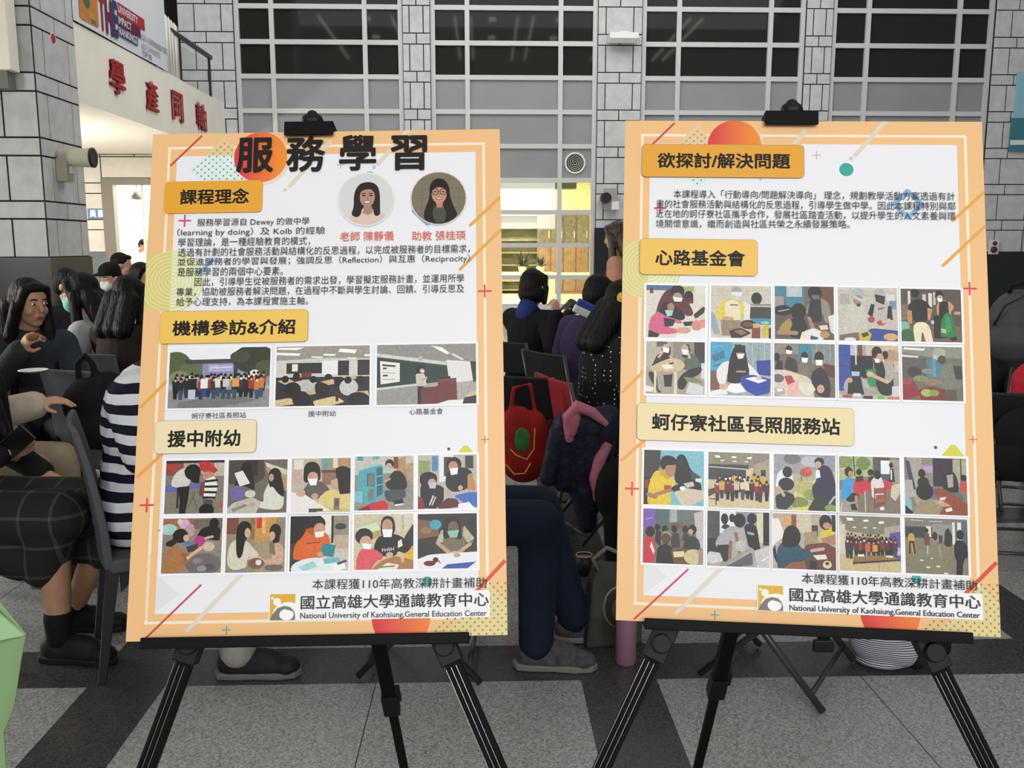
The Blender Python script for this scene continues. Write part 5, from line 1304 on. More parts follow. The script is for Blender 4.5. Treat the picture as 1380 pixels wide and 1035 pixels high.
    'P .24 .72 .86 .7 .96 .76 .22 .84 8e6c44;P .22 .84 .96 .76 .96 .79 .22 .88 3a2c20;L .3 .86 .3 1 .012 c9c4b8;L .66 .84 .66 1 .012 c9c4b8;P .3 .7 .4 .69 .4 .73 .3 .74 e6e2da;P .74 .7 .88 .7 .86 .74 .76 .73 d8d4cc',
    # people spread out over a shiny hall floor
    'R 0 0 1 1 7f7863;P 0 0 1 0 1 .2 .5 .18 0 .16 77756a;L .1 .04 .3 .05 .012 c9c8ba;L .4 .06 .6 .05 .012 c9c8ba;R 0 .16 .44 .36 2e3a3a;R .34 .14 .42 .34 d3d3c4;R .44 .1 .76 .42 8d8c88;R .76 .06 .9 .46 d8dcd4;R .8 .06 .84 .46 6a6e6a;R .9 .04 1 .7 4f6468;P .04 .42 .06 .28 .14 .28 .16 .42 .14 .56 .16 .66 .12 .66 .1 .5 .08 .66 .05 .66 .06 .48 c29a34;R .06 .42 .15 .46 262a2c;L .08 .44 .07 .64 .03 23282a;L .13 .44 .15 .64 .03 23282a;E .1 .24 .03 .04 231c18;P .3 .36 .32 .26 .38 .26 .4 .38 .38 .5 .32 .5 6a4030;E .35 .22 .03 .04 1c1816;P .62 .46 .64 .22 .7 .16 .76 .3 .74 .5 .66 .5 2f2628;E .48 .32 .04 .08 2c2c2e;R .54 .3 .6 .44 3a3a3c;'
    'P .78 .7 .78 .42 .86 .36 .98 .42 1 .66 .92 .74 .9 1 .8 1 .82 .72 1c1b1d;E .88 .28 .06 .09 171412;L .36 .5 .35 .64 .02 b9b4a0;L .54 .5 .56 .7 .03 99927c;E .26 .76 .03 .015 d9d5c4;E .42 .72 .02 .012 d9d5c4;E .36 .88 .035 .018 d9d5c4;E .52 .86 .035 .018 d9d5c4;E .64 .98 .04 .015 e4e0d2'
])
# ================================================================== THE EASELS
BLACK_METAL = mat('black_anodised_metal', '#08080a', 0.6, 0.15)
BLACK_PLASTIC = mat('black_plastic', '#090909', 0.55, 0.3)
EDGE_HIGHLIGHT = mat('leg_edge_highlight', '#9a9a9a', 0.3, 0.5, metal=0.9)  # bright colour standing for light caught on the leg edges


def easel(poster, mm, label, clip, knob, ledge, legs, back, hub_px):
    """a folding easel that carries the poster: everything is set out in the plane of the poster's sheet"""
    Mx = Matrix.LocRotScale(poster.location, poster.rotation_euler, None)

    def pl(u, v, d):           # sheet millimetres and a depth behind the sheet, in the world
        return Mx @ Vector(((u - BW / 2) / 1000, d, (BH - v) / 1000))

    base = pl(BW / 2, BH, 0.1)
    root = empty('display_easel', (base.x, base.y + 0.25, 0), (0, 0, 0), label, 'easel')
    org = Vector(root.location)
    L = lambda u, v, d: pl(u, v, d) - org
    nrm = (pl(0, 0, 1) - pl(0, 0, 0)).normalized()

    def foot(u0, v0, u1, v1, d):
        """where the line through two sheet points meets the floor"""
        a, b = pl(u0, v0, d), pl(u1, v1, d)
        t = (0.012 - a.z) / (b.z - a.z)
        return a + (b - a) * t - org

    # ledge under the board, with an upturned lip in front
    (u0, v0), (u1, v1) = mm(*ledge[0]), mm(*ledge[1])
    vv = BH + 1.0
    mb = MB()
    a, b = L(u0, vv + 4, 0.012), L(u1, vv + 4, 0.012)
    mb.bar(a, b, 0.052, 0.008, up=nrm.cross(Vector((1, 0, 0))))
    a, b = L(u0, vv + 0.5, -0.0145), L(u1, vv + 0.5, -0.0145)
    mb.bar(a, b, 0.017, 0.006, up=nrm)
    mb.build('ledge', BLACK_METAL, root, bevel=0.0015)
    # clamp over the top edge
    (c0, w0), (c1, w1) = mm(*clip[0]), mm(*clip[1])
    wv = (w0 + w1) / 2
    mb = MB()
    mb.bar(L(c0, -6, 0.004), L(c1, -6, 0.004), 0.016, 0.034, up=nrm)
    mb.bar(L(c0, 1.5, -0.010), L(c1, 1.5, -0.010), 0.018, 0.005, up=nrm)
    mb.build('top_clamp', BLACK_METAL, root, bevel=0.002)
    ku, kv = mm(*knob)
    kr = 18
    mb = MB()
    mb.capsule(L(ku - kr * 0.35, -20, 0.0), L(ku + kr * 0.35, -20, 0.0), 0.0125, 0.0125)
    mb.capsule(L(ku, -28, 0.0), L(ku, -8, 0.006), 0.011, 0.012)
    mb.build('clamp_knob', BLACK_PLASTIC, root, smooth=True)
    # column behind the board
    hub = at(*hub_px, (pl(BW / 2, 250, 0.06)).y) - org
    mb = MB()
    mb.bar(L(ku, -22, 0.022), L(ku, BH + 12, 0.028), 0.026, 0.016, up=nrm)
    mb.build('column', BLACK_METAL, root, bevel=0.002)
    # two front legs: an upper tube behind the board, a joint and a grooved lower tube
    for (p, q) in legs:
        (ua, va), (ub, vb) = mm(*p), mm(*q)
        k0 = L(ua, va, 0.03)
        ft = foot(ua, va, ub, vb, 0.03)
        d = (ft - k0).normalized()
        lg = MB()
        lg.bar(L(ku + (ua - ku) * 0.05, 10, 0.03), k0, 0.024, 0.014, up=nrm)
        lower = lg
        side = d.cross(nrm).normalized()
        lower.bar(k0 - d * 0.02, ft, 0.026, 0.018, up=nrm)
        for s in (-0.0085, 0.0, 0.0085):
            lower.bar(k0 + side * s - nrm * 0.0095 + d * 0.03, ft + side * s - nrm * 0.0095, 0.0045, 0.002, up=nrm)
        lo = lower.build('front_leg', BLACK_METAL, root, bevel=0.001, seg=1)
        gl = MB()
        for s in (-0.0128, -0.0042, 0.0042):
            gl.bar(k0 + side * s - nrm * 0.0098 + d * 0.035, ft + side * s - nrm * 0.0098, 0.0007, 0.0012, up=nrm)
        gl.build('groove_highlight', EDGE_HIGHLIGHT, lo)  # thin bright bars in place of a highlight along the grooves
        jt = MB()
        jt.bar(k0 - d * 0.035, k0 + d * 0.03, 0.036, 0.03, up=nrm)
        jt.cyl(k0 + nrm * -0.026 , k0 + nrm * 0.024, 0.0155, 0.0155, 20)
        jt.build('joint_knob', BLACK_PLASTIC, lo, bevel=0.002)
        MB().capsule(ft + Vector((0, 0, 0.02)), ft + Vector((0, 0, 0.003)), 0.015, 0.014).build('rubber_foot', BLACK_PLASTIC, lo, smooth=True)
    # rear leg: outer tube, clamp collar, thinner inner tube
    (jx, jy), (fx, fy) = back
    fw = at_floor(fx, fy, 0.012) - org
    d = (fw - hub).normalized()
    # the point of the leg that is seen at the joint
    best, bt = 1e9, 0.5
    for i in range(200):
        t = i / 199
        p = hub + (fw - hub) * t + org
        v = p - Vector((0, 0, EYE))
        yy = CY - F_PX * v.dot(_u) / v.dot(_f)
        if abs(yy - jy) < best:
            best, bt = abs(yy - jy), t
    j = hub + (fw - hub) * bt
    up = Vector((0, -1, 0.3))
    rl = MB()
    rl.bar(hub, j, 0.030, 0.022, up=up)
    rl.bar(j - d * 0.02, fw, 0.020, 0.015, up=up)
    rl = rl.build('rear_leg', BLACK_METAL, root, bevel=0.0015, seg=1)
    cl = MB()
    cl.bar(j - d * 0.05, j + d * 0.012, 0.038, 0.03, up=up)
    cl.bar(j - d * 0.07 + Vector((0.02, 0, 0)), j - d * 0.03 + Vector((0.021, 0, 0)), 0.012, 0.018, up=up)
    cl.build('clamp_collar', BLACK_PLASTIC, rl, bevel=0.002)
    MB().capsule(fw + Vector((0, 0, 0.02)), fw + Vector((0, 0, 0.001)), 0.013, 0.012).build('rubber_foot', BLACK_PLASTIC, rl, smooth=True)
    hb = MB()
    hb.bar(hub - Vector((0.03, 0.02, 0)), hub + Vector((0.03, -0.02, 0)), 0.03, 0.05)
    hb.bar(hub, L(ku, 300, 0.03), 0.02, 0.02)
    hb.build('hinge', BLACK_PLASTIC, root)
    return root


easel(PL, mmL, 'black folding easel carrying the service learning poster with portraits', ((385, 178), (451, 174)), (421, 165),
      ((195, 858), (633, 853)), [((250, 870), (190, 1035)), ((598, 872), (668, 1035))], ((526.5, 955), (560, 1110)), (415, 400))
easel(PR, mmR, 'black folding easel carrying the poster that has no portraits', ((1029, 164), (1101, 160)), (1067, 150),
      ((868, 838), (1306, 853)), [((893, 868), (815, 1035)), ((1264, 880), (1342, 1035))], ((964, 932), (922, 1110)), (1062, 526))
# ================================================================== FITTINGS AND THINGS AT THE BACK
BEIGE = mat('beige_housing', '#b9b59f', 0.5, 0.4)
DARK = mat('dark_housing', '#1d1d1e', 0.5, 0.4)
WHITE = mat('white_housing', '#e6e6e2', 0.5, 0.4)


def wall_lamp(name, loc, rz, label, dark):
    """barrel lamp on a box: the box on the wall, the barrel in front of it, local -y is out of the wall"""
    r = empty(name, loc, (0, 0, rz), label, 'wall lamp')
    MB().box2((-0.13, -0.16, -0.22), (0.13, 0.0, 0.12)).build('housing', BEIGE, r, bevel=0.012)
    b = MB()
    b.cyl((0.0, -0.03, 0.14), (0.0, -0.52, 0.14), 0.125, 0.145, 28)
    b.build('barrel', BEIGE if not dark else DARK, r, smooth=False, bevel=0.004)
    f = MB()
    f.lathe([(0.0, 0.0), (0.15, 0), (0.15, 0.03), (0.12, 0.035), (0.1, 0.03), (0.0, 0.028)], (0, -0.5, 0.14), Matrix.Rotation(PI / 2, 3, 'X'))
    f.build('front_ring', DARK, r, smooth=True)
    MB().box2((-0.03, -0.2, -0.1), (0.12, -0.12, 0.06)).build('bracket', WHITE, r, bevel=0.006)
    return r


p = at_x(83, 212, PX + 0.02)
wall_lamp('wall_lamp', (PX + 0.01, p.y - 0.05, 2.38), PI / 2, 'beige boxed barrel lamp on the stone pillar', False).scale = (0.75, 0.75, 0.75)
p = at(812, 268, D - 0.14)
q = empty('wall_lamp', (p.x + 0.13, D - 0.13, p.z - 0.02), (0, 0, 0), 'small round black lamp with white bracket on the pilaster beside the second bay', 'wall lamp')
MB().box2((-0.11, -0.1, -0.2), (0.14, 0.0, 0.22)).build('housing', mat('grey_housing', '#a5a5a2', 0.5, 0.4), q, bevel=0.01)
MB().cyl((-0.09, -0.28, 0.03), (-0.09, -0.05, 0.03), 0.098, 0.098, 24).build('barrel', DARK, q, bevel=0.006)
MB().box2((0.02, -0.26, -0.2), (0.16, -0.04, -0.04)).build('bracket', WHITE, q, bevel=0.01)

p = at(838, 55, D - 0.13)
q = empty('wall_washer', (p.x, D - 0.13, p.z), (0, 0, 0), 'white trough light fixture high on the stone pilaster', 'wall lamp')
mb = MB()
mb.prism([(-0.02, 0.10), (-0.02, -0.03), (-0.26, -0.10), (-0.34, -0.02), (-0.30, 0.09)], -0.27, 0.27, lambda u, v, d: (d, u, v))
mb.build('trough', WHITE, q, bevel=0.008)
MB().box2((-0.05, -0.12, 0.1), (0.12, 0.0, 0.15)).build('bracket', WHITE, q)

p = at(775, 220, D - 0.03)
q = empty('air_diffuser', (p.x, D - 0.032, p.z), (0, 0, 0), 'round white air diffuser with rings on the grey panel', 'air vent')
rx = Matrix.Rotation(PI / 2, 3, 'X')
MB().lathe([(0.165, 0), (0.205, 0), (0.205, 0.02), (0.19, 0.035), (0.165, 0.02)], (0, 0, 0), rx, 40).build('rim', WHITE, q, smooth=True)
MB().lathe([(0.17, 0.0), (0.17, 0.006), (0.0, 0.006)], (0, 0, 0), rx, 36).build('dark_throat', DARK, q)
mb = MB()
for r_ in (0.03, 0.065, 0.1, 0.135):
    mb.lathe([(r_ - 0.004, 0.006), (r_ + 0.005, 0.012), (r_ + 0.003, 0.018), (r_ - 0.006, 0.014)], (0, 0, 0), rx, 30)
mb.build('ring', mat('cream_ring', '#c9c6b4', 0.5), q)

# sticker on the pillar
p = at_x(71.5, 52, PX + 0.01)
MBs = MB()
ry = Matrix.Rotation(PI / 2, 3, 'Y')
q = empty('round_sticker', (PX + 0.009, p.y, p.z), (0, 0, 0), 'red round sticker with white edge on the stone pillar', 'sticker')
MB().lathe([(0.0, 0), (0.07, 0), (0.07, 0.003), (0, 0.003)], (0, 0, 0), ry, 28).build('white_edge', WHITE, q)
MB().lathe([(0.0, 0.003), (0.055, 0.003), (0.055, 0.005), (0, 0.005)], (0, 0, 0), ry, 28).build('red_face', mat('red_sticker', '#b5302c', 0.5), q)

# sign box on the pillar at the picture's edge
a = at(12, 50, 10.0)
q = empty('sign_box', (a.x - 0.45, 10.2, at(6, 102, 10.0).z), (0, 0, 0), 'pale sign box fixed to the front of the stone pillar', 'sign')
MB().box2((-0.45, -0.22, 0.06), (0.45, -0.02, 1.3)).build('face', CREAM, q, bevel=0.01)
MB().box2((-0.4, -0.16, -0.12), (0.38, 0.0, 0.06)).build('bracket', mat('grey_bracket', '#77766f', 0.5), q)

# characters on the lintel
LR = mat('red_letter', '#b02a30', 0.5, 0.3)
for ch, (xa, xb, ya, yb) in zip('學產同軸', ((146, 166, 80, 129), (195, 211, 108, 152), (230.5, 244.5, 123, 165), (263, 276, 138, 177))):
    pa, pb = at_x(xa, (ya + yb) / 2, PX), at_x(xb, (ya + yb) / 2, PX)
    zt, zb = at_x((xa + xb) / 2, ya, PX).z, at_x((xa + xb) / 2, yb, PX).z
    V, FS, x0, x1, y0, y1 = glyphs(ch, 0.02)
    w = pb.y - pa.y
    h = (zt - zb) * 0.93
    q = empty('lintel_letter', (PX, (pa.y + pb.y) / 2, (zt + zb) / 2), (0, 0, 0), {'學': 'red character 學 on the cream lintel, next to the stone pillar', '產': 'red character 產 on the cream lintel',
              '同': 'red character 同 on the cream lintel', '軸': 'red character 軸 at the far end of the cream lintel'}[ch], 'letter', 'raised red characters on the lintel')
    mb = MB()
    for d in (0.004, 0.03):
        mb.add([(d + k * 0.0006, ((x - x0) / (x1 - x0) - 0.5) * w, ((y - y0) / (y1 - y0) - 0.5) * h) for x, y, k in V], FS)
    o = mb.build('character_face', LR, q)

# rankings banner hung over the lintel
def bn(u, v, d):           # metres along the lintel from the pillar, height
    return (PX + 0.015 + d, u, v)


ya, yb = at_x(96, 20, PX).y, at_x(224, 95, PX).y
zb, zt = 3.98 + 0.12, 5.5
q = empty('hanging_banner', (0, 0, 0), (0, 0, 0), 'white university rankings banner hanging above the lintel characters', 'banner')
zb = (at_x(224, 96, PX).z + at_x(103, 30, PX).z) / 2
zt = zb + 1.05
mb = MB()
n = 16
grid = []
for i in range(n + 1):
    t = i / n
    grid.append([bn(ya + (yb - ya) * t, z, 0.004 + 0.008 * math.sin(9 * t)) for z in (zb, zt)])
for i in range(n):
    mb.add([grid[i][0], grid[i + 1][0], grid[i + 1][1], grid[i][1]], [(0, 1, 2, 3)])
mb.build('cloth', mat('white_banner_cloth', '#dfe1e6', 0.7, 0.2), q, smooth=True)


class BArt(Art):
    pass


def bsheet(u, v, d):
    return bn(u, v, d + 0.013)


def by(px, py):
    p = at_x(px, py, PX)
    return p.y, p.z


BPR = print_mat('banner_print', 0.6)
ba = Art(bsheet, (ya, zb, yb, zt), step=0.0006)
u0, _ = by(104, 20)
u1, _ = by(130, 30)
zt_ = zb + 0.62


def zof(px, py):
    return at_x(px, py, PX).z


ba.rrect(u0, zof(128, 38), u1, zof(128, 38) + 0.95, 0.06, '#c98447')
ba.disc((u0 + u1) / 2 - 0.05, zof(115, 2), 0.1, 0.09, '#5c6b4c', 14)
ba.rect(u0 + 0.28, zof(114, 22), u0 + 0.42, zof(114, 14), '#b99e63')
ba.rect(u1 - 0.22, zof(123, 33), u1 - 0.08, zof(123, 27), '#7d7438')
tag(ba.build('emblem', BPR, q), 'orange rounded square emblem')
# the blocks behind the white words
for (xa, xb, yt, yb_, c) in ((154.5, 190, 2, 18, '#b3313a'), (155.5, 185, 19, 33, '#6b2348'), (156.5, 181.5, 35, 47, '#39427f')):
    ba = Art(bsheet, (ya, zb, yb, zt), base=0.003, step=0.0006)
    ua, ub = by(xa, yt)[0], by(xb, yt)[0]
    ba.rect(ua, zof(xa, yb_), ub, zof(xa, yt), c)
    ba.build('word_block', BPR, q)
WT = mat('white_letters', '#e3dde0', 0.6)


def bwords(name, m, text, xa, xb, ymid, hpx, bold):
    a = by(xa, ymid)
    b = by(xb, ymid)
    hz = hpx * a[0] / F_PX
    return writing(name, m, q, [(text, (a[0], a[1]), (b[0], a[1]), -hz, bold)], bsheet, lift=0.008)


bwords('lettering', mat('red_print', '#a02a3c', 0.6), 'T', 129.5, 137.5, 14, 46, 0.05)
bwords('lettering', mat('maroon_print', '#6b2348', 0.6), 'H', 138.5, 147.5, 20, 46, 0.05)
bwords('lettering', mat('navy_print', '#333a72', 0.6), 'E', 148.5, 154.5, 24, 46, 0.05)
bwords('lettering', WT, 'UNIVERSITY', 155, 181, 10.5, 9.5, 0.02)
bwords('lettering', WT, 'IMPACT', 156, 173, 26, 9.5, 0.02)
bwords('lettering', WT, 'RANKINGS', 157, 180.5, 41, 9.5, 0.02)
GP = mat('grey_print', '#9b9da2', 0.6)
bwords('lettering', GP, 'SDG 11 SUSTAINABLE CITIES', 187.5, 221, 49, 7, 0.03)
bwords('lettering', GP, 'AND COMMUNITIES', 188, 212, 61, 7, 0.01)
bwords('lettering', mat('dark_grey_print', '#7b7d80', 0.6), 'TOP 100', 189, 201, 71, 7, 0.02)

# second sheet, handrail and glass behind the banner
pa, pb = at_x(203, 40, PX - 0.12), at_x(238, 60, PX - 0.12)
mb = MB()
za = 4.13
for i in range(6):
    t0, t1 = i / 6, (i + 1) / 6
    f = lambda t: pa.y + (pb.y - pa.y) * t
    w = lambda t: PX - 0.06 + 0.03 * math.sin(5 * t)
    h0, h1 = 5.02, 4.98
    mb.add([(w(t0), f(t0), za), (w(t1), f(t1), za), (w(t1), f(t1), h1), (w(t0), f(t0), h0)], [(0, 1, 2, 3)])
o = mb.build('paper_sheet', mat('white_paper', '#e8e6dc', 0.8, 0.2), None, smooth=True)
o.modifiers.new('thick', 'SOLIDIFY').thickness = 0.004
tag(o, 'white paper sheet behind the rankings banner at the handrail', 'sheet')
q = empty('balcony_railing', (PX - 0.1, 14.5, 4.12), (0, 0, 0), 'dark handrail with a glass panel on top of the cream lintel', 'railing')
MB().tube([(0, -3.0, 0.75), (0, 2.6, 0.75)], 0.045).build('handrail', mat('dark_brown_rail', '#2d2824', 0.4), q, smooth=True)
MB().box2((-0.008, -3.0, 0.05), (0.008, 2.6, 0.62)).build('glass_panel', CLEAR, q)
for yy in (-2.9, -1.0, 0.9, 2.5):
    MB().box2((-0.02, yy - 0.02, 0), (0.02, yy + 0.02, 0.73)).build('post', mat('dark_brown_rail', '#2d2824', 0.4), q)

# blue room sign on the passage wall
pa, pb = at(118.5, 281, D), at(144.5, 295, D)
q = empty('room_sign', ((pa.x + pb.x) / 2, D - 0.012, (pa.z + pb.z) / 2), (0, 0, 0), 'blue room sign with two white characters beside the doorway', 'sign')
w_, h_ = (pb.x - pa.x) / 2, (pa.z - pb.z) / 2
MB().box2((-w_, -0.012, -h_), (w_, 0.004, h_)).build('plate', mat('blue_sign', '#5f86ad', 0.5), q)
writing('lettering', mat('bright_white', '#f4f6f8', 0.6), q, [('員', (-w_ * 0.82, 0), (-w_ * 0.08, 0), -h_ * 1.4, 0.03), ('圖', (0.02, 0), (w_ * 0.75, 0), -h_ * 1.4, 0.03)], lambda u, v, d: (u, -0.012 - d, v), 0.001)

# switch plate and teal board at the far right
p = at(1338.5, 333, D - 0.16)
q = empty('switch_plate', (p.x, D - 0.165, p.z), (0, 0, 0), 'white plate with two brown round knobs on the stone wall', 'switch')
MB().box2((-0.1, -0.02, -0.14), (0.1, 0.0, 0.14)).build('plate', WHITE, q, bevel=0.006)
BR = mat('brown_knob', '#5c2f26', 0.4)
MB().lathe([(0, 0.0), (0.065, 0.0), (0.06, 0.03), (0.03, 0.045), (0, 0.045)], (0.0, -0.02, -0.05), rx, 24).build('knob', BR, q, smooth=True)
MB().lathe([(0, 0.0), (0.042, 0.0), (0.038, 0.03), (0.02, 0.04), (0, 0.04)], (0.01, -0.02, 0.075), rx, 24).build('knob', BR, q, smooth=True)
pa, pb = at(1374, 95, D - 0.3), at(1420, 203, D - 0.3)
q = empty('teal_notice_board', ((pa.x + pb.x) / 2, D - 0.14, pb.z), (0, 0, 0), 'teal board on the stone wall at the edge of the picture', 'board')
w_, h_ = (pb.x - pa.x) / 2, pa.z - pb.z
MB().box2((-w_, -0.05, 0), (w_, 0, h_ * 0.42)).build('panel', mat('dark_teal', '#3f7f8a', 0.5), q)
MB().box2((-w_ + 0.05, -0.048, h_ * 0.42), (w_, 0, h_)).build('upper_panel', mat('pale_teal', '#8fc4d2', 0.5), q)
MB().box2((-w_, -0.056, h_ * 0.08), (w_, -0.05, h_ * 0.14)).build('white_stripe', WHITE, q)

# dark notice board on the pilaster by the second bay
pa, pb = at(801, 307, D - 0.17), at(860, 400, D - 0.17)
o = MB().box2((pa.x, D - 0.2, 0.5), (pb.x, D - 0.161, pa.z)).build('notice_board', mat('black_board', '#17191a', 0.6), None, bevel=0.004)
tag(o, 'black board standing against the pilaster beside the lit classroom', 'board')

# classroom furniture
WOOD = mat('pale_table_top', '#efe2ae', 0.5)
STEELW = mat('cream_steel', '#e2d8b0', 0.5)


def classroom_table(loc, w, label):
    r = empty('classroom_table', loc, (0, 0, 0), label, 'table', 'tables in the lit classroom')
    MB().box2((-w / 2, -0.35, 0.71), (w / 2, 0.35, 0.75)).build('tabletop', WOOD, r, bevel=0.004)
    MB().box2((-w / 2 + 0.06, -0.3, 0.6), (w / 2 - 0.06, -0.28, 0.71)).build('apron', STEELW, r)
    for sx in (-1, 1):
        for sy in (-1, 1):
            MB().box2((sx * (w / 2 - 0.08) - 0.025, sy * 0.29 - 0.025, 0), (sx * (w / 2 - 0.08) + 0.025, sy * 0.29 + 0.025, 0.71)).build('leg', STEELW, r)
    return r


for px, py, y, w, lb in ((708, 362, 24.5, 1.5, 'long pale table in the lit classroom, under the plants'), (690, 365, 22.3, 1.6, 'pale table in the classroom standing in front of the long one'),
                         (782, 363, 23.8, 1.6, 'pale table in the classroom near the brown cabinet')):
    c = at(px, py, y)
    classroom_table((c.x, y, 0.012), w, lb)
OLIVE = mat('olive_shelf', '#8d8a6a', 0.7, var=0.15, scale=6)
BROWNC = mat('brown_cabinet', '#8a6f52', 0.6, var=0.2, scale=5)
a, b = at(672, 289, 27.6), at(724, 330, 27.6)
q = empty('open_shelf', ((a.x + b.x) / 2, 27.7, 0.012), (0, 0, 0), 'grey green open shelf at the back of the lit classroom', 'shelf')
w_ = (b.x - a.x) / 2
MB().box2((-w_, 0.25, 0), (w_, 0.29, a.z)).box2((-w_ - 0.03, -0.2, 0), (-w_, 0.29, a.z)).box2((w_, -0.2, 0), (w_ + 0.03, 0.29, a.z)).build('frame', OLIVE, q)
for k in range(7):
    z = 0.1 + k * (a.z - 0.15) / 6
    MB().box2((-w_, -0.2, z), (w_, 0.25, z + 0.035)).build('shelf_board', OLIVE, q)
a, b = at(725, 289, 27.6), at(792, 345, 27.6)
q = empty('cabinet', ((a.x + b.x) / 2, 27.6, 0.012), (0, 0, 0), 'brown cabinet with glazed upper doors at the back of the classroom', 'cabinet')
w_ = (b.x - a.x) / 2
MB().box2((-w_, -0.2, 0), (w_, 0.3, a.z)).build('body', BROWNC, q)
for k in range(4):
    x = -w_ + 2 * w_ * (k + 0.5) / 4
    d = MB().box2((x - w_ / 4 + 0.02, -0.23, 1.5), (x + w_ / 4 - 0.02, -0.2, a.z - 0.05)).build('door', mat('dim_cabinet_glass', '#6f6a58', 0.15, 0.5, var=0.35, scale=9), q)
    MB().box2((x + w_ / 4 - 0.07, -0.26, 1.7), (x + w_ / 4 - 0.05, -0.23, 1.9)).build('handle', STEELW, d)
    MB().box2((x - w_ / 4 + 0.02, -0.23, 0.1), (x + w_ / 4 - 0.02, -0.2, 1.42)).build('door', BROWNC, q)

rl = random.Random(4)
for px, s, lb in ((704, 0.5, 'bushy dark potted plant on the classroom table'), (728, 0.36, 'smaller dark potted plant on the classroom table')):
    c = at(px, 352, 24.5)
    q = empty('potted_plant', (c.x, 24.45, 0.762), (0, 0, 0), lb, 'plant')
    MB().lathe([(0.001, 0), (0.09, 0), (0.12, 0.16), (0.1, 0.16), (0.001, 0.14)], n=18).build('pot', mat('white_pot', '#d9d2b8', 0.6), q, smooth=True)
    mb = MB()
    for i in range(40):
        a_, e_ = rl.uniform(0, 2 * PI), rl.uniform(0.2, 1.3)
        L_ = s * rl.uniform(0.5, 1.0)
        dv = Vector((math.cos(a_) * math.cos(e_), math.sin(a_) * math.cos(e_), math.sin(e_)))
        sd = dv.cross(Vector((0, 0, 1))).normalized() * 0.035
        b0 = Vector((0, 0, 0.14))
        t_ = b0 + dv * L_
        m_ = b0 + dv * L_ * 0.6
        mb.add([b0, m_ + sd, t_, m_ - sd], [(0, 1, 2, 3)])
    mb.build('leaves', mat('dark_leaf', '#2f3325', 0.6), q)

# pendant fan lamp seen through the doorway of the lit room
c = at(185, 262, 19.2)
q = empty('pendant_lamp', (c.x, 19.2, 3.2), (0, 0, 0), 'grey round pendant lamp in the bright room behind the doorway', 'lamp')
MB().cyl((0, 0, 0), (0, 0, c.z + 0.1 - 3.2), 0.02).build('rod', mat('grey_rod', '#9a9a9a', 0.5), q)
MB().lathe([(0.001, 0.12), (0.05, 0.12), (0.09, 0.02), (0.13, -0.04), (0.12, -0.1), (0.001, -0.12)], (0, 0, c.z - 3.2), None, 24).build('shade', mat('grey_shade', '#8f8f92', 0.5), q, smooth=True)
# ================================================================== PEOPLE
SKIN = mat('skin', '#c69a80', 0.55, 0.35, var=0.06, scale=30)
SKIN_B = mat('tanned_skin', '#b0866c', 0.55, 0.35, var=0.06, scale=30)
HAIR = mat('black_hair', '#0c0a0a', 0.55, 0.2, bump=0.6, bscale=70, stretch=(1, 1, 0.08))
HAIR_BR = mat('brown_hair', '#3a2720', 0.42, 0.45, bump=0.6, bscale=70, stretch=(1, 1, 0.08))
EYE_W = mat('eye_white', '#e6e2dc', 0.3)
EYE_D = mat('eye_dark', '#14100e', 0.2)
LIP = mat('lips', '#96584e', 0.5)


def cloth(name, hexcol, var=0.18, rough=0.85):
    return mat(name, hexcol, rough, 0.2, var=var, scale=9, bump=0.55, bscale=11)


def striped(name, c0, c1, period, duty=0.5, axis='Z', warp=0.3):
    if name in _mats:
        return _mats[name]
    m = bpy.data.materials.new(name)
    m.use_nodes = True
    nt = m.node_tree
    b = nt.nodes['Principled BSDF']
    b.inputs['Roughness'].default_value = 0.85
    b.inputs['Specular IOR Level'].default_value = 0.2
    tc = nt.nodes.new('ShaderNodeTexCoord')
    n = nt.nodes.new('ShaderNodeTexNoise')
    n.inputs['Scale'].default_value = 7
    nt.links.new(tc.outputs['Object'], n.inputs['Vector'])
    sp = nt.nodes.new('ShaderNodeSeparateXYZ')
    nt.links.new(tc.outputs['Object'], sp.inputs[0])

    def M_(op, a, bb):
        k = nt.nodes.new('ShaderNodeMath')
        k.operation = op
        for i, x in enumerate((a, bb)):
            if isinstance(x, (int, float)):
                k.inputs[i].default_value = x
            else:
                nt.links.new(x, k.inputs[i])
        return k.outputs[0]

    z = M_('ADD', sp.outputs[axis], M_('MULTIPLY', n.outputs['Fac'], warp * period))
    f = M_('LESS_THAN', M_('FRACT', M_('MULTIPLY', M_('ADD', z, 10.0), 1.0 / period), 0), duty)
    mx = nt.nodes.new('ShaderNodeMix')
    mx.data_type = 'RGBA'
    nt.links.new(f, mx.inputs[0])
    mx.inputs[6].default_value = (*lin(c0), 1)
    mx.inputs[7].default_value = (*lin(c1), 1)
    nt.links.new(mx.outputs[2], b.inputs['Base Color'])
    bp = nt.nodes.new('ShaderNodeBump')
    bp.inputs['Strength'].default_value = 0.5
    bp.inputs['Distance'].default_value = 0.03
    nt.links.new(n.outputs['Fac'], bp.inputs['Height'])
    nt.links.new(bp.outputs['Normal'], b.inputs['Normal'])
    _mats[name] = m
    return m


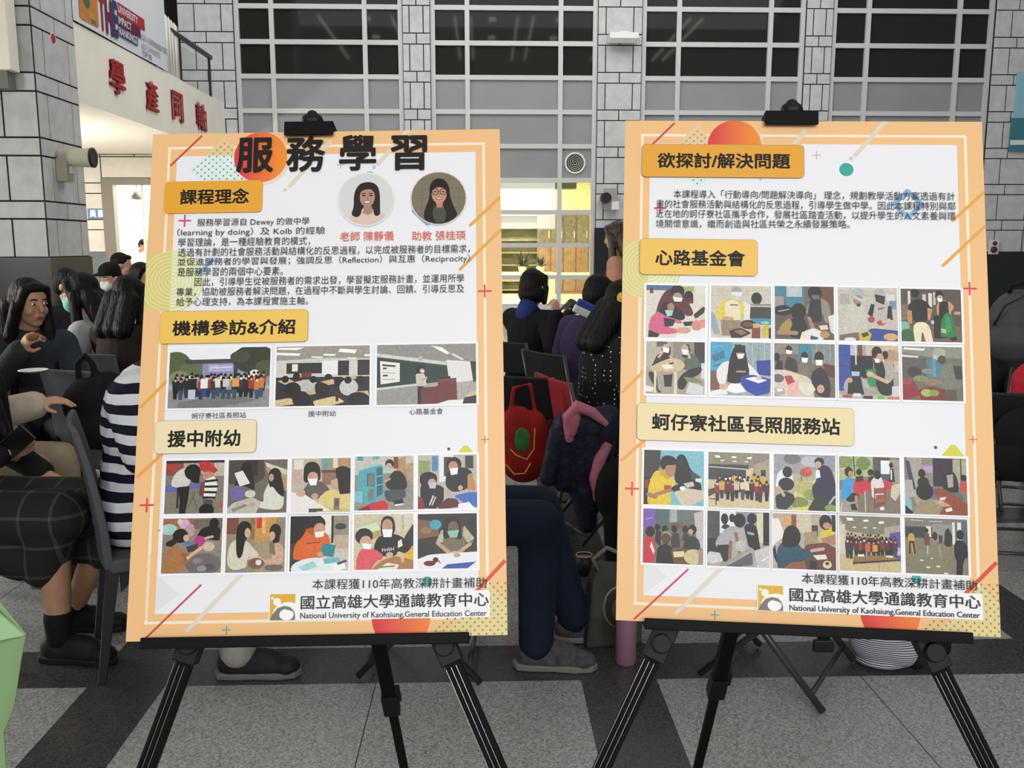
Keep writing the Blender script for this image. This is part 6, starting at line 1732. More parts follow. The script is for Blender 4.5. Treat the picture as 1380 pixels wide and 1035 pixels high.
def dotted(name, c0, c1, scale, size=0.3):
    m = mat(name, c0, 0.85, 0.2)
    nt = m.node_tree
    b = nt.nodes['Principled BSDF']
    tc = nt.nodes.new('ShaderNodeTexCoord')
    v = nt.nodes.new('ShaderNodeTexVoronoi')
    v.inputs['Scale'].default_value = scale
    v.inputs['Randomness'].default_value = 0.15
    nt.links.new(tc.outputs['Object'], v.inputs['Vector'])
    lt = nt.nodes.new('ShaderNodeMath')
    lt.operation = 'LESS_THAN'
    lt.inputs[1].default_value = size
    nt.links.new(v.outputs['Distance'], lt.inputs[0])
    mx = nt.nodes.new('ShaderNodeMix')
    mx.data_type = 'RGBA'
    nt.links.new(lt.outputs[0], mx.inputs[0])
    mx.inputs[6].default_value = (*lin(c0), 1)
    mx.inputs[7].default_value = (*lin(c1), 1)
    nt.links.new(mx.outputs[2], b.inputs['Base Color'])
    return m


def plaid(name):
    m = mat(name, '#1d1c1e', 0.85, 0.2)
    nt = m.node_tree
    b = nt.nodes['Principled BSDF']
    tc = nt.nodes.new('ShaderNodeTexCoord')
    out = None
    for ax, sc in (('X', 9.0), ('Z', 9.0), ('Y', 9.0)):
        sp = nt.nodes.new('ShaderNodeSeparateXYZ')
        nt.links.new(tc.outputs['Object'], sp.inputs[0])
        a = nt.nodes.new('ShaderNodeMath')
        a.operation = 'MULTIPLY_ADD'
        a.inputs[1].default_value = sc
        a.inputs[2].default_value = 20.0
        nt.links.new(sp.outputs[ax], a.inputs[0])
        f = nt.nodes.new('ShaderNodeMath')
        f.operation = 'FRACT'
        nt.links.new(a.outputs[0], f.inputs[0])
        l = nt.nodes.new('ShaderNodeMath')
        l.operation = 'LESS_THAN'
        l.inputs[1].default_value = 0.10
        nt.links.new(f.outputs[0], l.inputs[0])
        if out is None:
            out = l.outputs[0]
        else:
            s = nt.nodes.new('ShaderNodeMath')
            s.operation = 'ADD'
            nt.links.new(out, s.inputs[0])
            nt.links.new(l.outputs[0], s.inputs[1])
            out = s.outputs[0]
    r = nt.nodes.new('ShaderNodeMapRange')
    r.inputs[2].default_value = 2.0
    nt.links.new(out, r.inputs[0])
    mx = nt.nodes.new('ShaderNodeMix')
    mx.data_type = 'RGBA'
    nt.links.new(r.outputs[0], mx.inputs[0])
    mx.inputs[6].default_value = (*lin('#232325'), 1)
    mx.inputs[7].default_value = (*lin('#504d48'), 1)
    nt.links.new(mx.outputs[2], b.inputs['Base Color'])
    return m


def ik(s, w, la, lb, pole):
    """elbow between shoulder s and wrist w, bent towards the pole direction; returns (elbow, wrist pulled into reach)"""
    s, w = Vector(s), Vector(w)
    d = w - s
    L = min(d.length, (la + lb) * 0.985)
    d = d.normalized()
    w = s + d * L
    a = (la * la - lb * lb + L * L) / (2 * L)
    h = math.sqrt(max(la * la - a * a, 0))
    p = Vector(pole)
    p = (p - d * p.dot(d)).normalized()
    return s + d * a + p * h, w


def hand(mb, w, d, n, curl=0.5, side=1, spread=0.0):
    d, n = d.normalized(), Vector(n)
    n = (n - d * n.dot(d)).normalized()
    s = d.cross(n).normalized() * side
    rot = Matrix((d, s, n)).transposed()
    mb.ell(w + d * 0.045, (0.052, 0.040, 0.017), rot)
    mb.capsule(w - d * 0.02, w + d * 0.03, 0.025, 0.024)
    for k, (off, ln) in enumerate(((0.031, 0.068), (0.0105, 0.076), (-0.0105, 0.071), (-0.031, 0.056))):
        b0 = w + d * (0.084 - 0.006 * abs(k - 1)) + s * off
        a1 = curl * (0.8 + 0.12 * k)
        f1 = (d * math.cos(a1) + n * math.sin(a1) + s * (off * (2 + 8 * spread))).normalized()
        m = b0 + f1 * ln * 0.52
        a2 = curl * (1.9 + 0.15 * k)
        f2 = (d * math.cos(a2) + n * math.sin(a2) + s * (off * (1 + 4 * spread))).normalized()
        mb.capsule(b0 - d * 0.01, m, 0.0093, 0.0086, 8)
        mb.capsule(m, m + f2 * ln * 0.48, 0.0086, 0.0072, 8)
    t0 = w + d * 0.022 + s * 0.034
    t1 = t0 + (d * 0.62 + s * 0.62 + n * (0.35 + 0.4 * curl)).normalized() * 0.036
    t2 = t1 + (d * 0.8 + s * (0.25 - 0.4 * curl) + n * (0.35 + 0.5 * curl)).normalized() * 0.03
    mb.capsule(t0 - s * 0.012, t1, 0.0125, 0.0105, 8)
    mb.capsule(t1, t2, 0.0105, 0.0085, 8)


def person(label, loc, rz, lean=0.08, tilt=0.0, yaw=0.0, nod=0.1, left=(0.30, 0.17, 0.66), right=(0.30, -0.17, 0.66), stand=False, skin=None, hair='long', hair_mat=None,
           top=None, sleeve='long', bottom=None, skirt=None, shoes=None, mask=None, cap=None, collar=None, face=False, vox=0.008, knees=None, feet=None, bulk=0.0, male=False,
           curl=(0.6, 0.6), palm=((0, 0, -1), (0, 0, -1)), socks=None, seat_z=0.53, hair_len=0.42, elbow_out=0.5):
    skin = skin or SKIN
    hair_mat = hair_mat or HAIR
    root = empty('person', (loc[0], loc[1], 0), (0, 0, rz), label, 'person')
    pz = 0.90 if stand else seat_z
    P = Vector((0, 0, pz))
    R = Matrix.Rotation(tilt, 3, 'X') @ Matrix.Rotation(lean, 3, 'Y')
    up = R @ Vector((0, 0, 1))
    fw = R @ Vector((1, 0, 0))
    sw = 0.185 if male else 0.162
    ab, ch, nk = P + up * 0.17, P + up * 0.345, P + up * 0.50
    Rh = Matrix.Rotation(yaw, 3, 'Z') @ Matrix.Rotation(nod + lean * 0.4, 3, 'Y')
    hc = nk + up * 0.06 + (Rh @ Vector((0.025, 0, 0.115)))
    sh = {1: P + up * 0.445 + R @ Vector((0, sw, 0)), -1: P + up * 0.445 + R @ Vector((0, -sw, 0))}
    wr = {1: Vector(left), -1: Vector(right)}
    el = {}
    for s in (1, -1):
        el[s], wr[s] = ik(sh[s], wr[s], 0.285, 0.25, (-0.5, s * elbow_out, -0.8))
    hip = {s: P + Vector((0.0, s * 0.092, -0.01)) for s in (1, -1)}
    if stand:
        kn = {s: Vector((0.02, s * 0.10, 0.48)) for s in (1, -1)}
        an = {s: Vector((-0.01, s * 0.10, 0.085)) for s in (1, -1)}
    else:
        kn = {s: Vector((0.43, s * 0.11, seat_z)) for s in (1, -1)}
        an = {s: Vector((0.46, s * 0.11, 0.085)) for s in (1, -1)}
    if knees:
        for s in (1, -1):
            kn[s] = Vector(knees[0 if s == 1 else 1])
    if feet:
        for s in (1, -1):
            an[s] = Vector(feet[0 if s == 1 else 1])

    def torso(mb, e):
        mb.ell(P + up * 0.02, (0.112 + e, 0.155 + e, 0.12 + e), R)
        mb.ell(ab, (0.098 + e, 0.132 + e, 0.15 + e), R)
        mb.ell(ch, (0.108 + e, 0.150 + e + (0.02 if male else 0), 0.17 + e), R)
        mb.capsule(P + up * 0.40, nk + up * 0.0, 0.085 + e, 0.055 + e * 0.5)
        mb.capsule(sh[1] - R @ Vector((0, 0.03, 0.01)), sh[-1] + R @ Vector((0, 0.03, -0.01)), 0.058 + e, 0.058 + e)

    def arm(mb, s, e, to=1.0):
        mb.capsule(sh[s], sh[s] + (el[s] - sh[s]) * min(1, to * 2), 0.052 + e, (0.042 if to >= 0.5 else 0.046) + e)
        if to > 0.5:
            mb.capsule(el[s], el[s] + (wr[s] - el[s]) * (to * 2 - 1), 0.042 + e, 0.031 + e)

    def leg(mb, s, e):
        mb.capsule(hip[s], kn[s], 0.082 + e, 0.058 + e)
        c1 = kn[s] + (an[s] - kn[s]) * 0.3
        mb.capsule(kn[s], c1, 0.056 + e, 0.056 + e)
        mb.capsule(c1, an[s], 0.056 + e, 0.038 + e)

    def head(mb):
        def E(c, r):
            mb.ell(hc + Rh @ Vector(c), r, Rh)
        E((-0.005, 0, 0.022), (0.096, 0.077, 0.098))
        E((0.024, 0, -0.055), (0.063, 0.058, 0.066))
        E((0.052, 0, -0.098), (0.028, 0.030, 0.022))
        for s in (1, -1):
            E((0.052, s * 0.036, -0.035), (0.032, 0.026, 0.03))
            E((-0.004, s * 0.077, -0.012), (0.02, 0.011, 0.031))
        mb.capsule(hc + Rh @ Vector((0.088, 0, 0.012)), hc + Rh @ Vector((0.103, 0, -0.026)), 0.009, 0.014)
        E((0.086, 0, -0.062), (0.012, 0.024, 0.012))
        mb.capsule(nk - up * 0.05, hc + Rh @ Vector((-0.012, 0, -0.05)), 0.056, 0.050)

    body = MB()
    torso(body, 0)
    head(body)
    for s in (1, -1):
        arm(body, s, 0)
        leg(body, s, 0)
        body.capsule(an[s] + Vector((-0.03, 0, -0.04)), an[s] + Vector((0.14, 0, -0.055)), 0.036, 0.026)
        hand(body, wr[s], (wr[s] - el[s]).normalized(), palm[0 if s == 1 else 1], curl[0 if s == 1 else 1], s)
    body.build('body', skin, root, remesh=vox, relax=2)
    if top:
        t = MB()
        torso(t, 0.016 + bulk)
        if sleeve:
            for s in (1, -1):
                arm(t, s, 0.016 + bulk * 0.8, {'long': 0.97, 'short': 0.32, 'mid': 0.55}[sleeve])
        t.build('top', top, root, remesh=max(vox, 0.008), relax=3)
    if collar:
        c = MB()
        c.capsule(nk - up * 0.02 - fw * 0.05, nk + up * 0.035 - fw * 0.03, 0.075, 0.07)
        c.capsule(nk - up * 0.05 + fw * 0.01, nk - up * 0.01 + fw * 0.01, 0.085, 0.07)
        c.build('collar', collar, root, remesh=max(vox, 0.008), relax=2)
    if bottom:
        b = MB()
        b.ell(P, (0.128, 0.17, 0.125))
        for s in (1, -1):
            b.capsule(hip[s], kn[s], 0.098, 0.078)
            c1 = kn[s] + (an[s] - kn[s]) * 0.3
            b.capsule(kn[s], c1, 0.078, 0.074)
            b.capsule(c1, an[s] + Vector((0, 0, 0.01)), 0.074, 0.064)
        b.build('trousers', bottom, root, remesh=max(vox, 0.008), relax=3)
    if skirt:
        b = MB()
        b.ell(P, (0.135, 0.175, 0.13))
        for s in (1, -1):
            b.capsule(hip[s], kn[s] + Vector((0.03, 0, 0.01)), 0.115, 0.10)
            b.capsule(kn[s] + Vector((0.0, 0, -0.02)), kn[s] + Vector((-0.04, 0, -0.17)), 0.095, 0.085)
            b.capsule(hip[s] + Vector((0.1, 0, -0.06)), kn[s] + Vector((-0.12, 0, -0.14)), 0.09, 0.09)
        b.capsule(P + Vector((0.1, 0, -0.02)), (kn[1] + kn[-1]) / 2 + Vector((-0.02, 0, 0)), 0.10, 0.095)
        b.build('skirt', skirt, root, remesh=0.009, relax=3)
    if socks:
        for s in (1, -1):
            MB().capsule(an[s] + Vector((0, 0, 0.0)), an[s] + Vector((0, 0, 0.08)), 0.045, 0.05).build('sock', socks, root, smooth=True)
    if shoes:
        for s in (1, -1):
            sh_ = MB()
            a = an[s]
            sh_.ell(a + Vector((-0.02, 0, -0.035)), (0.055, 0.043, 0.055))
            sh_.capsule(a + Vector((-0.02, 0, -0.045)), a + Vector((0.15, s * 0.01, -0.052)), 0.042, 0.036)
            sh_.ell(a + Vector((0.07, 0, -0.03)), (0.09, 0.042, 0.045))
            sh_.ell(a + Vector((0.165, s * 0.01, -0.05)), (0.05, 0.042, 0.036))
            so = sh_.build('shoe', shoes[0], root, remesh=0.007, relax=2)
            sl = MB()
            pts = [(-0.085, 0.0), (-0.07, 0.034), (-0.02, 0.042), (0.06, 0.04), (0.14, 0.047), (0.2, 0.032), (0.222, 0.0), (0.2, -0.032), (0.14, -0.044), (0.06, -0.038), (-0.02, -0.042), (-0.07, -0.034)]
            sl.prism([(a.x + u, a.y + v + s * 0.01 * max(0, u) / 0.2) for u, v in pts], 0.001, 0.026, lambda u, v, d: (u, v, d))
            sl.build('sole', shoes[1], so, bevel=0.006)
            if len(shoes) > 2:
                lc = MB()
                for k in range(4):
                    x = a.x + 0.045 + 0.024 * k
                    lc.tube([(x, a.y - 0.024, a.z + 0.008 - 0.009 * k), (x + 0.006, a.y, a.z + 0.016 - 0.009 * k), (x, a.y + 0.024, a.z + 0.008 - 0.009 * k)], 0.004, 6)
                lc.build('lace', shoes[2], so)
    # ---------------- hair
    h = MB()

    def HE(c, r, rot=None):
        h.ell(hc + Rh @ Vector(c), r, Rh)

    def HC(a, b, ra, rb):
        h.capsule(a if isinstance(a, Vector) else hc + Rh @ Vector(a), b if isinstance(b, Vector) else hc + Rh @ Vector(b), ra, rb)

    if hair:
        HE((-0.022, 0, 0.040), (0.100, 0.088, 0.094))
        HE((-0.050, 0, 0.0), (0.070, 0.083, 0.095))
        if hair == 'short':
            HE((0.035, 0, 0.085), (0.055, 0.06, 0.032))
            HE((-0.06, 0, -0.03), (0.05, 0.072, 0.06))
        else:
            for s in (1, -1):
                HC((0.048, s * 0.055, 0.075), (0.028, s * 0.078, -0.02), 0.026, 0.022)
            HE((0.05, 0.0, 0.088), (0.045, 0.055, 0.028))
        if hair == 'bob':
            HE((-0.028, 0, -0.045), (0.085, 0.1, 0.085))
            for s in (1, -1):
                HC((0.025, s * 0.082, 0.0), (0.02, s * 0.088, -0.10), 0.028, 0.022)
        if hair in ('long', 'tail'):
            dn = Vector((0, 0, -1))
            back = -fw
            b0 = hc + Rh @ Vector((-0.07, 0, -0.03))
            if hair == 'long':
                for s in (-1, 0, 1):
                    a_ = b0 + (R @ Vector((0, s * 0.055, 0)))
                    b_ = nk + back * (0.105 + bulk) - up * (hair_len - 0.16) + R @ Vector((0, s * 0.06, 0))
                    m_ = nk + back * (0.095 + bulk) + R @ Vector((0, s * 0.07, 0)) - up * 0.03
                    HC(a_, m_, 0.062, 0.056)
                    HC(m_, b_, 0.056, 0.036)
                for s in (1, -1):
                    a_ = hc + Rh @ Vector((0.012, s * 0.078, 0.0))
                    m_ = nk + R @ Vector((0.04, s * 0.095, -0.03))
                    b_ = nk + R @ Vector((0.11 + bulk, s * 0.10, -hair_len * 0.55))
                    HC(a_, m_, 0.030, 0.036)
                    HC(m_, b_, 0.036, 0.026)
            else:
                HC((-0.09, 0, 0.03), (-0.15, 0, 0.0), 0.035, 0.04)
                HC((-0.15, 0, 0.0), hc + Vector((-0.17, 0, -0.24)), 0.042, 0.02)
        h.build('hair', hair_mat, root, remesh=0.007, relax=2)
    if cap:
        c = MB()
        c.ell(hc + Rh @ Vector((-0.012, 0, 0.07)), (0.108, 0.095, 0.08), Rh)
        c.ell(hc + Rh @ Vector((0.11, 0, 0.062)), (0.065, 0.075, 0.012), Rh)
        c.build('cap', cap, root, remesh=0.007, relax=1)
    if mask:
        m = MB()
        m.ell(hc + Rh @ Vector((0.062, 0, -0.055)), (0.052, 0.064, 0.052), Rh)
        m.ell(hc + Rh @ Vector((0.092, 0, -0.03)), (0.026, 0.03, 0.026), Rh)
        mo = m.build('face_mask', mask, root, remesh=0.006, relax=2)
        e = MB()
        for s in (1, -1):
            e.tube([hc + Rh @ Vector((0.05, s * 0.062, -0.03)), hc + Rh @ Vector((0.02, s * 0.083, -0.012)), hc + Rh @ Vector((-0.02, s * 0.09, 0.0))], 0.0018, 6)
        e.build('ear_loop', mask, mo)
    if face:
        for s in (1, -1):
            e = MB().ell(hc + Rh @ Vector((0.083, s * 0.031, 0.006)), (0.008, 0.0135, 0.0065), Rh).build('eye', EYE_W, root, smooth=True)
            MB().ell(hc + Rh @ Vector((0.0885, s * 0.031, 0.006)), (0.0045, 0.0066, 0.0062), Rh).build('iris', EYE_D, e, smooth=True)
            MB().tube([hc + Rh @ Vector((0.086, s * 0.014, 0.026)), hc + Rh @ Vector((0.089, s * 0.032, 0.031)), hc + Rh @ Vector((0.078, s * 0.05, 0.026))], [0.003, 0.0038, 0.002], 8).build('eyebrow', hair_mat, root, smooth=True)
        if not mask:
            MB().ell(hc + Rh @ Vector((0.094, 0, -0.062)), (0.006, 0.022, 0.0075), Rh).build('mouth', LIP, root, smooth=True)
    root['_hc'] = 0
    del root['_hc']
    Mw = Matrix.LocRotScale(Vector((loc[0], loc[1], 0)), Euler((0, 0, rz)), None)
    return dict(root=root, head=Mw @ hc, Rh=Matrix.Rotation(rz, 3, 'Z') @ Rh, wl=Mw @ wr[1], wr=Mw @ wr[-1], dl=Matrix.Rotation(rz, 3, 'Z') @ (wr[1] - el[1]).normalized(),
                dr=Matrix.Rotation(rz, 3, 'Z') @ (wr[-1] - el[-1]).normalized(), M=Mw, neck=Mw @ nk, chest=Mw @ ch)


def local(loc, rz, p):
    return Matrix.LocRotScale(Vector((loc[0], loc[1], 0)), Euler((0, 0, rz)), None).inverted() @ Vector(p)


def sit_at(px, py, y, rz, lean, dx=0.0):
    """hips of a seated person whose head is seen at a pixel and a distance"""
    p = at(px, py, y)
    off = Matrix.Rotation(rz, 3, 'Z') @ Vector((0.68 * math.sin(lean) + 0.02, 0, 0))
    return (p.x - off.x, y - off.y)


rad = math.radians
DENIM_D = cloth('dark_denim', '#30373c')
CHAR = cloth('charcoal_cloth', '#2b2d30')
BLACKC = cloth('black_cloth', '#151517')
LGREY = cloth('light_grey_cloth', '#a3a5a4')
CREAMC = cloth('cream_cloth', '#c4b7a4')
BEIGEC = cloth('beige_trousers_cloth', '#a4967e')
PURPLE = cloth('purple_cloth', '#372b4a')
BROWNT = cloth('dark_brown_cloth', '#2d231d')
WHITEC = cloth('white_cloth', '#e2e0da', 0.05)
PINKT = cloth('salmon_cloth', '#c08a74')
JEANS = cloth('navy_jeans', '#1c2638')
GREYT = cloth('grey_trousers_cloth', '#9b9890')
BLUEC = cloth('blue_cloth', '#25386e')
MINT = mat('mint_mask', '#7fd0b4', 0.8, 0.2)
WMASK = mat('white_mask', '#dcdcda', 0.8, 0.2)
SHOE_B = (mat('black_canvas', '#0e0e0f', 0.7), mat('black_rubber', '#121212', 0.6), mat('black_lace', '#0a0a0a', 0.8))
SHOE_S = (mat('dark_canvas', '#161617', 0.7), mat('grey_rubber', '#6f6c66', 0.6))
SHOE_G = (mat('grey_sneaker_mesh', '#4b4946', 0.8, var=0.4, scale=40), mat('pale_sneaker_sole', '#7d7a72', 0.6), mat('dark_lace', '#1a1a1a', 0.8))
STRIPES = striped('navy_white_stripes', '#dfe3e8', '#141a2b', 0.066, 0.5)

seats = []          # where each seated person needs a chair: (x, y, rz, kind)

# --- left group
rz = rad(-58)
loc = sit_at(36, 412, 4.75, rz, 0.10)
w = local(loc, rz, at(29, 470, 4.45))
A = person('person with long black hair in dark denim eating a bite held at the chin', loc, rz, lean=0.10, yaw=rad(26), nod=0.06, face=True, top=DENIM_D, bottom=BLACKC, shoes=SHOE_B,
           right=tuple(w), left=(0.34, 0.12, 0.72), curl=(0.5, 0.9), palm=((0, 0, 1), (0, 1, 0.2)), vox=0.0055, bulk=0.012, hair_len=0.5, skin=SKIN_B)
seats.append((*loc, rz, 'grey'))

rz = rad(-15)
loc = sit_at(92, 386, 6.9, rz, 0.12)
person('person with short black hair in a charcoal hooded top behind the mint mask', loc, rz, lean=0.12, hair='short', top=CHAR, bottom=BLACKC, shoes=SHOE_S, male=True, vox=0.009, bulk=0.015, collar=CHAR, skin=SKIN_B)
seats.append((*loc, rz, 'grey'))

rz = rad(183)
loc = sit_at(113, 411, 5.6, rz, 0.06)
person('person with a mint green face mask and long black hair in a light grey top', loc, rz, lean=0.06, nod=0.12, face=True, mask=MINT, top=LGREY, bottom=BLACKC, shoes=SHOE_S, vox=0.007, hair_len=0.55, bulk=0.012)
seats.append((*loc, rz, 'grey'))

rz = rad(-118)
loc = sit_at(152, 388, 8.6, rz, 0.1)
person('person in a dark cap and white face mask facing the poster', loc, rz, lean=0.1, nod=0.2, hair='short', cap=BLACKC, mask=WMASK, face=True, top=PURPLE, bottom=BLACKC, shoes=SHOE_S, vox=0.009, male=True)
seats.append((*loc, rz, 'grey'))

rz = rad(10)
loc = sit_at(163, 362, 9.6, rz, 0.05)
person('person with short dark hair farthest back, just above the dark cap', loc, rz, lean=0.05, hair='short', top=BLACKC, bottom=BLACKC, shoes=SHOE_S, vox=0.010, seat_z=0.62)
seats.append((*loc, rz, 'grey'))

rz = rad(-30)
loc = sit_at(191, 374, 7.5, rz, 0.1)
person('person with a black bob and white collar at the poster edge under the doorway', loc, rz, lean=0.1, hair='bob', top=WHITEC, bottom=BLACKC, shoes=SHOE_S, vox=0.009, seat_z=0.56)
seats.append((*loc, rz, 'grey'))

rz = rad(72)
loc = sit_at(172, 406, 5.4, rz, 0.14)
person('person in dark brown with straight black hair, hands together, beside the orange poster edge', loc, rz, lean=0.14, nod=0.25, hair='long', hair_len=0.15, top=BROWNT, bottom=BLACKC, shoes=SHOE_S, vox=0.008,
       left=tuple(local(loc, rz, at(183, 452, 5.72))), right=tuple(local(loc, rz, at(189, 455, 5.68))), skin=SKIN_B)
seats.append((*loc, rz, 'grey'))

rz = rad(2)
loc = (-1.265, 3.22)
rk, rf = local(loc, rz, (-0.86, 3.06, 0.54)), local(loc, rz, (-0.87, 2.97, 0.085))
H = person('person in a navy and white striped T-shirt sitting behind the first poster', loc, rz, lean=0.15, nod=0.85, hair='short', male=True, top=STRIPES, sleeve='short', bottom=GREYT, shoes=SHOE_S, vox=0.007, bulk=0.042,
           left=(0.42, 0.14, 0.80), right=(0.38, -0.19, 0.79), feet=((0.5, 0.12, 0.085), tuple(rf)), knees=((0.42, 0.13, 0.55), tuple(rk)))
seats.append((-1.185, 3.21, rad(25), 'grey'))

rz = rad(-6)
p = at(92, 690, 3.22)
loc = (p.x - 0.40, 3.25)
w = local(loc, rz, at(2, 612, 3.2))
I = person('person in a dark plaid skirt and black shoes holding a phone', loc, rz, lean=0.05, hair='long', top=BLACKC, skirt=plaid('dark_plaid'), shoes=SHOE_B, socks=BLACKC, vox=0.006, skin=SKIN_B,
           right=tuple(w), left=(0.2, 0.2, 0.62), knees=((0.52, 0.12, 0.52), (0.40, -0.09, 0.53)), feet=((0.30, 0.16, 0.085), (0.40, -0.10, 0.085)), curl=(0.5, 0.8), palm=((0, 0, -1), (0, 1, 0.4)))
seats.append((*loc, rz, 'grey'))

rz = rad(-4)
p = at(60, 610, 3.95)
loc = (p.x - 0.42, 3.98)
w = local(loc, rz, at(50, 545, 3.85))
J = person('person with a cream sleeve and beige trousers resting a hand over the knee', loc, rz, lean=0.10, hair='long', top=CREAMC, bottom=BEIGEC, shoes=SHOE_S, vox=0.006, bulk=0.02,
           right=tuple(w), left=(0.12, 0.21, 0.62), curl=(0.5, 0.45), palm=((0, 0, -1), (0, 0.2, -1)))
seats.append((*loc, rz, 'grey'))

# --- between the posters
rz = rad(50)
loc = sit_at(718, 392, 6.4, rz, 0.06)
jar_c = at(765, 416, 6.1)
K = person('person with a black bob in a black jacket with a blue hood, lifting a jar', loc, rz, lean=0.06, nod=0.1, hair='bob', top=BLACKC, bottom=BLACKC, shoes=SHOE_S, collar=BLUEC, vox=0.007, bulk=0.012,
           right=tuple(local(loc, rz, at(748, 424, 6.1))), left=tuple(local(loc, rz, at(738, 436, 6.6))), curl=(0.6, 1.0), palm=((0, 0, 1), (0.2, 0.6, 0.6)))
seats.append((*loc, rz, 'fold'))

rz = rad(35)
loc = sit_at(806, 394, 5.75, rz, 0.22)
person('person with short black hair in a purple T-shirt leaning forward', loc, rz, lean=0.22, nod=0.2, hair='short', male=True, top=PURPLE, sleeve='short', bottom=BLACKC, shoes=SHOE_S, vox=0.008, bulk=0.02, skin=SKIN_B)
seats.append((*loc, rz, 'fold'))

rz = rad(20)
loc = sit_at(838, 424, 4.55, rz, 0.12)
DOTS = dotted('white_dotted_black_cloth', '#18181b', '#c9c9cc', 42, 0.17)
M_ = person('person in a black jacket with white dots and a yellow hair clip', loc, rz, lean=0.12, nod=0.2, hair='long', hair_len=0.20, top=DOTS, bottom=BLACKC, shoes=SHOE_S, vox=0.007, bulk=0.035, collar=CHAR)
seats.append((*loc, rz, 'red'))

p = at(842, 322, 7.5)
person('person with brown hair in a salmon top standing by the black board', (p.x + 0.02, 7.55), rad(150), stand=True, hair='long', hair_mat=HAIR_BR, top=PINKT, bottom=CHAR, shoes=SHOE_S, vox=0.010, hair_len=0.35, nod=0.15, left=(0.2, 0.2, 0.95), right=(0.2, -0.2, 0.95))

rz = rad(-4)
p = at(728, 720, 3.05)
loc = (p.x - 0.43, 3.1)
person('person in navy jeans and grey running shoes sitting behind the first poster', loc, rz, lean=0.10, hair='short', male=True, top=CHAR, bottom=JEANS, shoes=SHOE_G, vox=0.007, seat_z=0.54, left=(0.14, 0.2, 0.62), right=(0.10, -0.2, 0.64),
       knees=((0.43, 0.13, 0.54), (0.43, -0.06, 0.54)), feet=((0.56, 0.16, 0.085), (0.42, -0.07, 0.085)))
seats.append((*loc, rz, 'fold'))

# --- right edge
rz = rad(70)
p = at(1412, 420, 4.9)
loc = (p.x, 4.9)
Rr_ = person('person in a dark jacket sitting at the picture edge behind the second poster', loc, rz, lean=0.15, hair='short', top=CHAR, bottom=BLACKC, shoes=SHOE_S, vox=0.009, bulk=0.03)
seats.append((*loc, rz, 'fold'))

# --- in the lit room
p = at(184, 345, 19.6)
person('person in a white shirt with black hair inside the bright room', (p.x - 0.1, 19.6), rad(-20), stand=True, lean=0.45, nod=0.3, hair='short', top=WHITEC, bottom=CHAR, shoes=SHOE_S, vox=0.012, left=(0.5, 0.2, 0.95), right=(0.5, -0.2, 0.95))
# ================================================================== CHAIRS AND SMALL THINGS
CHAIR_GREY = mat('grey_chair_fabric', '#55595c', 0.85, 0.2, var=0.08, scale=30)
CHAIR_LEG = mat('dark_chair_leg', '#232527', 0.5, 0.4)
TUBE = mat('dark_steel_tube', '#4c4a48', 0.35, 0.5, metal=0.6)
PADB = mat('black_chair_pad', '#141416', 0.6, 0.3)
REDC = mat('red_chair_fabric', '#8d1d28', 0.75, 0.3, var=0.1, scale=10)


def grey_chair(label):
    r = empty('upholstered_chair', (0, 0, 0), (0, 0, 0), label, 'chair')
    s = MB()
    pts = [(-0.2, -0.20), (0.20, -0.22), (0.235, -0.18), (0.235, 0.18), (0.20, 0.22), (-0.2, 0.20)]
    s.prism(pts, 0.385, 0.435, lambda u, v, d: (u, v, d))
    s.build('seat', CHAIR_GREY, r, bevel=0.012)
    b = MB()
    rings = []
    for t in (0, 0.25, 0.5, 0.75, 1.0):
        z = 0.40 + 0.50 * t
        x = -0.20 - 0.015 * t - 0.06 * t * t
        w = 0.195 + 0.02 * t
        th = 0.03 - 0.008 * t
        ring = []
        for y, dx in ((-w, 0), (-w * 0.5, -0.012), (0, -0.016), (w * 0.5, -0.012), (w, 0)):
            ring.append((x + dx - th / 2, y, z))
        for y, dx in ((w, 0), (w * 0.5, -0.012), (0, -0.016), (-w * 0.5, -0.012), (-w, 0)):
            ring.append((x + dx + th / 2, y, z))
        rings.append(ring)
    b.loft(rings)
    b.build('backrest', CHAIR_GREY, r, bevel=0.008)
    for sx, sy in ((1, 1), (1, -1), (-1, 1), (-1, -1)):
        l = MB()
        a = Vector((sx * 0.19, sy * 0.17, 0.40))
        e = Vector((sx * (0.215 if sx > 0 else 0.25), sy * 0.195, 0.0))
        l.loft([[a + Vector((u * 0.022, v * 0.018, 0)) for u, v in ((-1, -1), (1, -1), (1, 1), (-1, 1))], [e + Vector((u * 0.013, v * 0.011, 0)) for u, v in ((-1, -1), (1, -1), (1, 1), (-1, 1))]])
        l.prism([(a.x - sx * 0.02, 0.395), (a.x - sx * 0.11, 0.395), (a.x - sx * 0.02, 0.31)], a.y - 0.012, a.y + 0.012, lambda u, v, d: (u, d, v))
        l.build('leg', CHAIR_LEG, r, bevel=0.003)
    return r


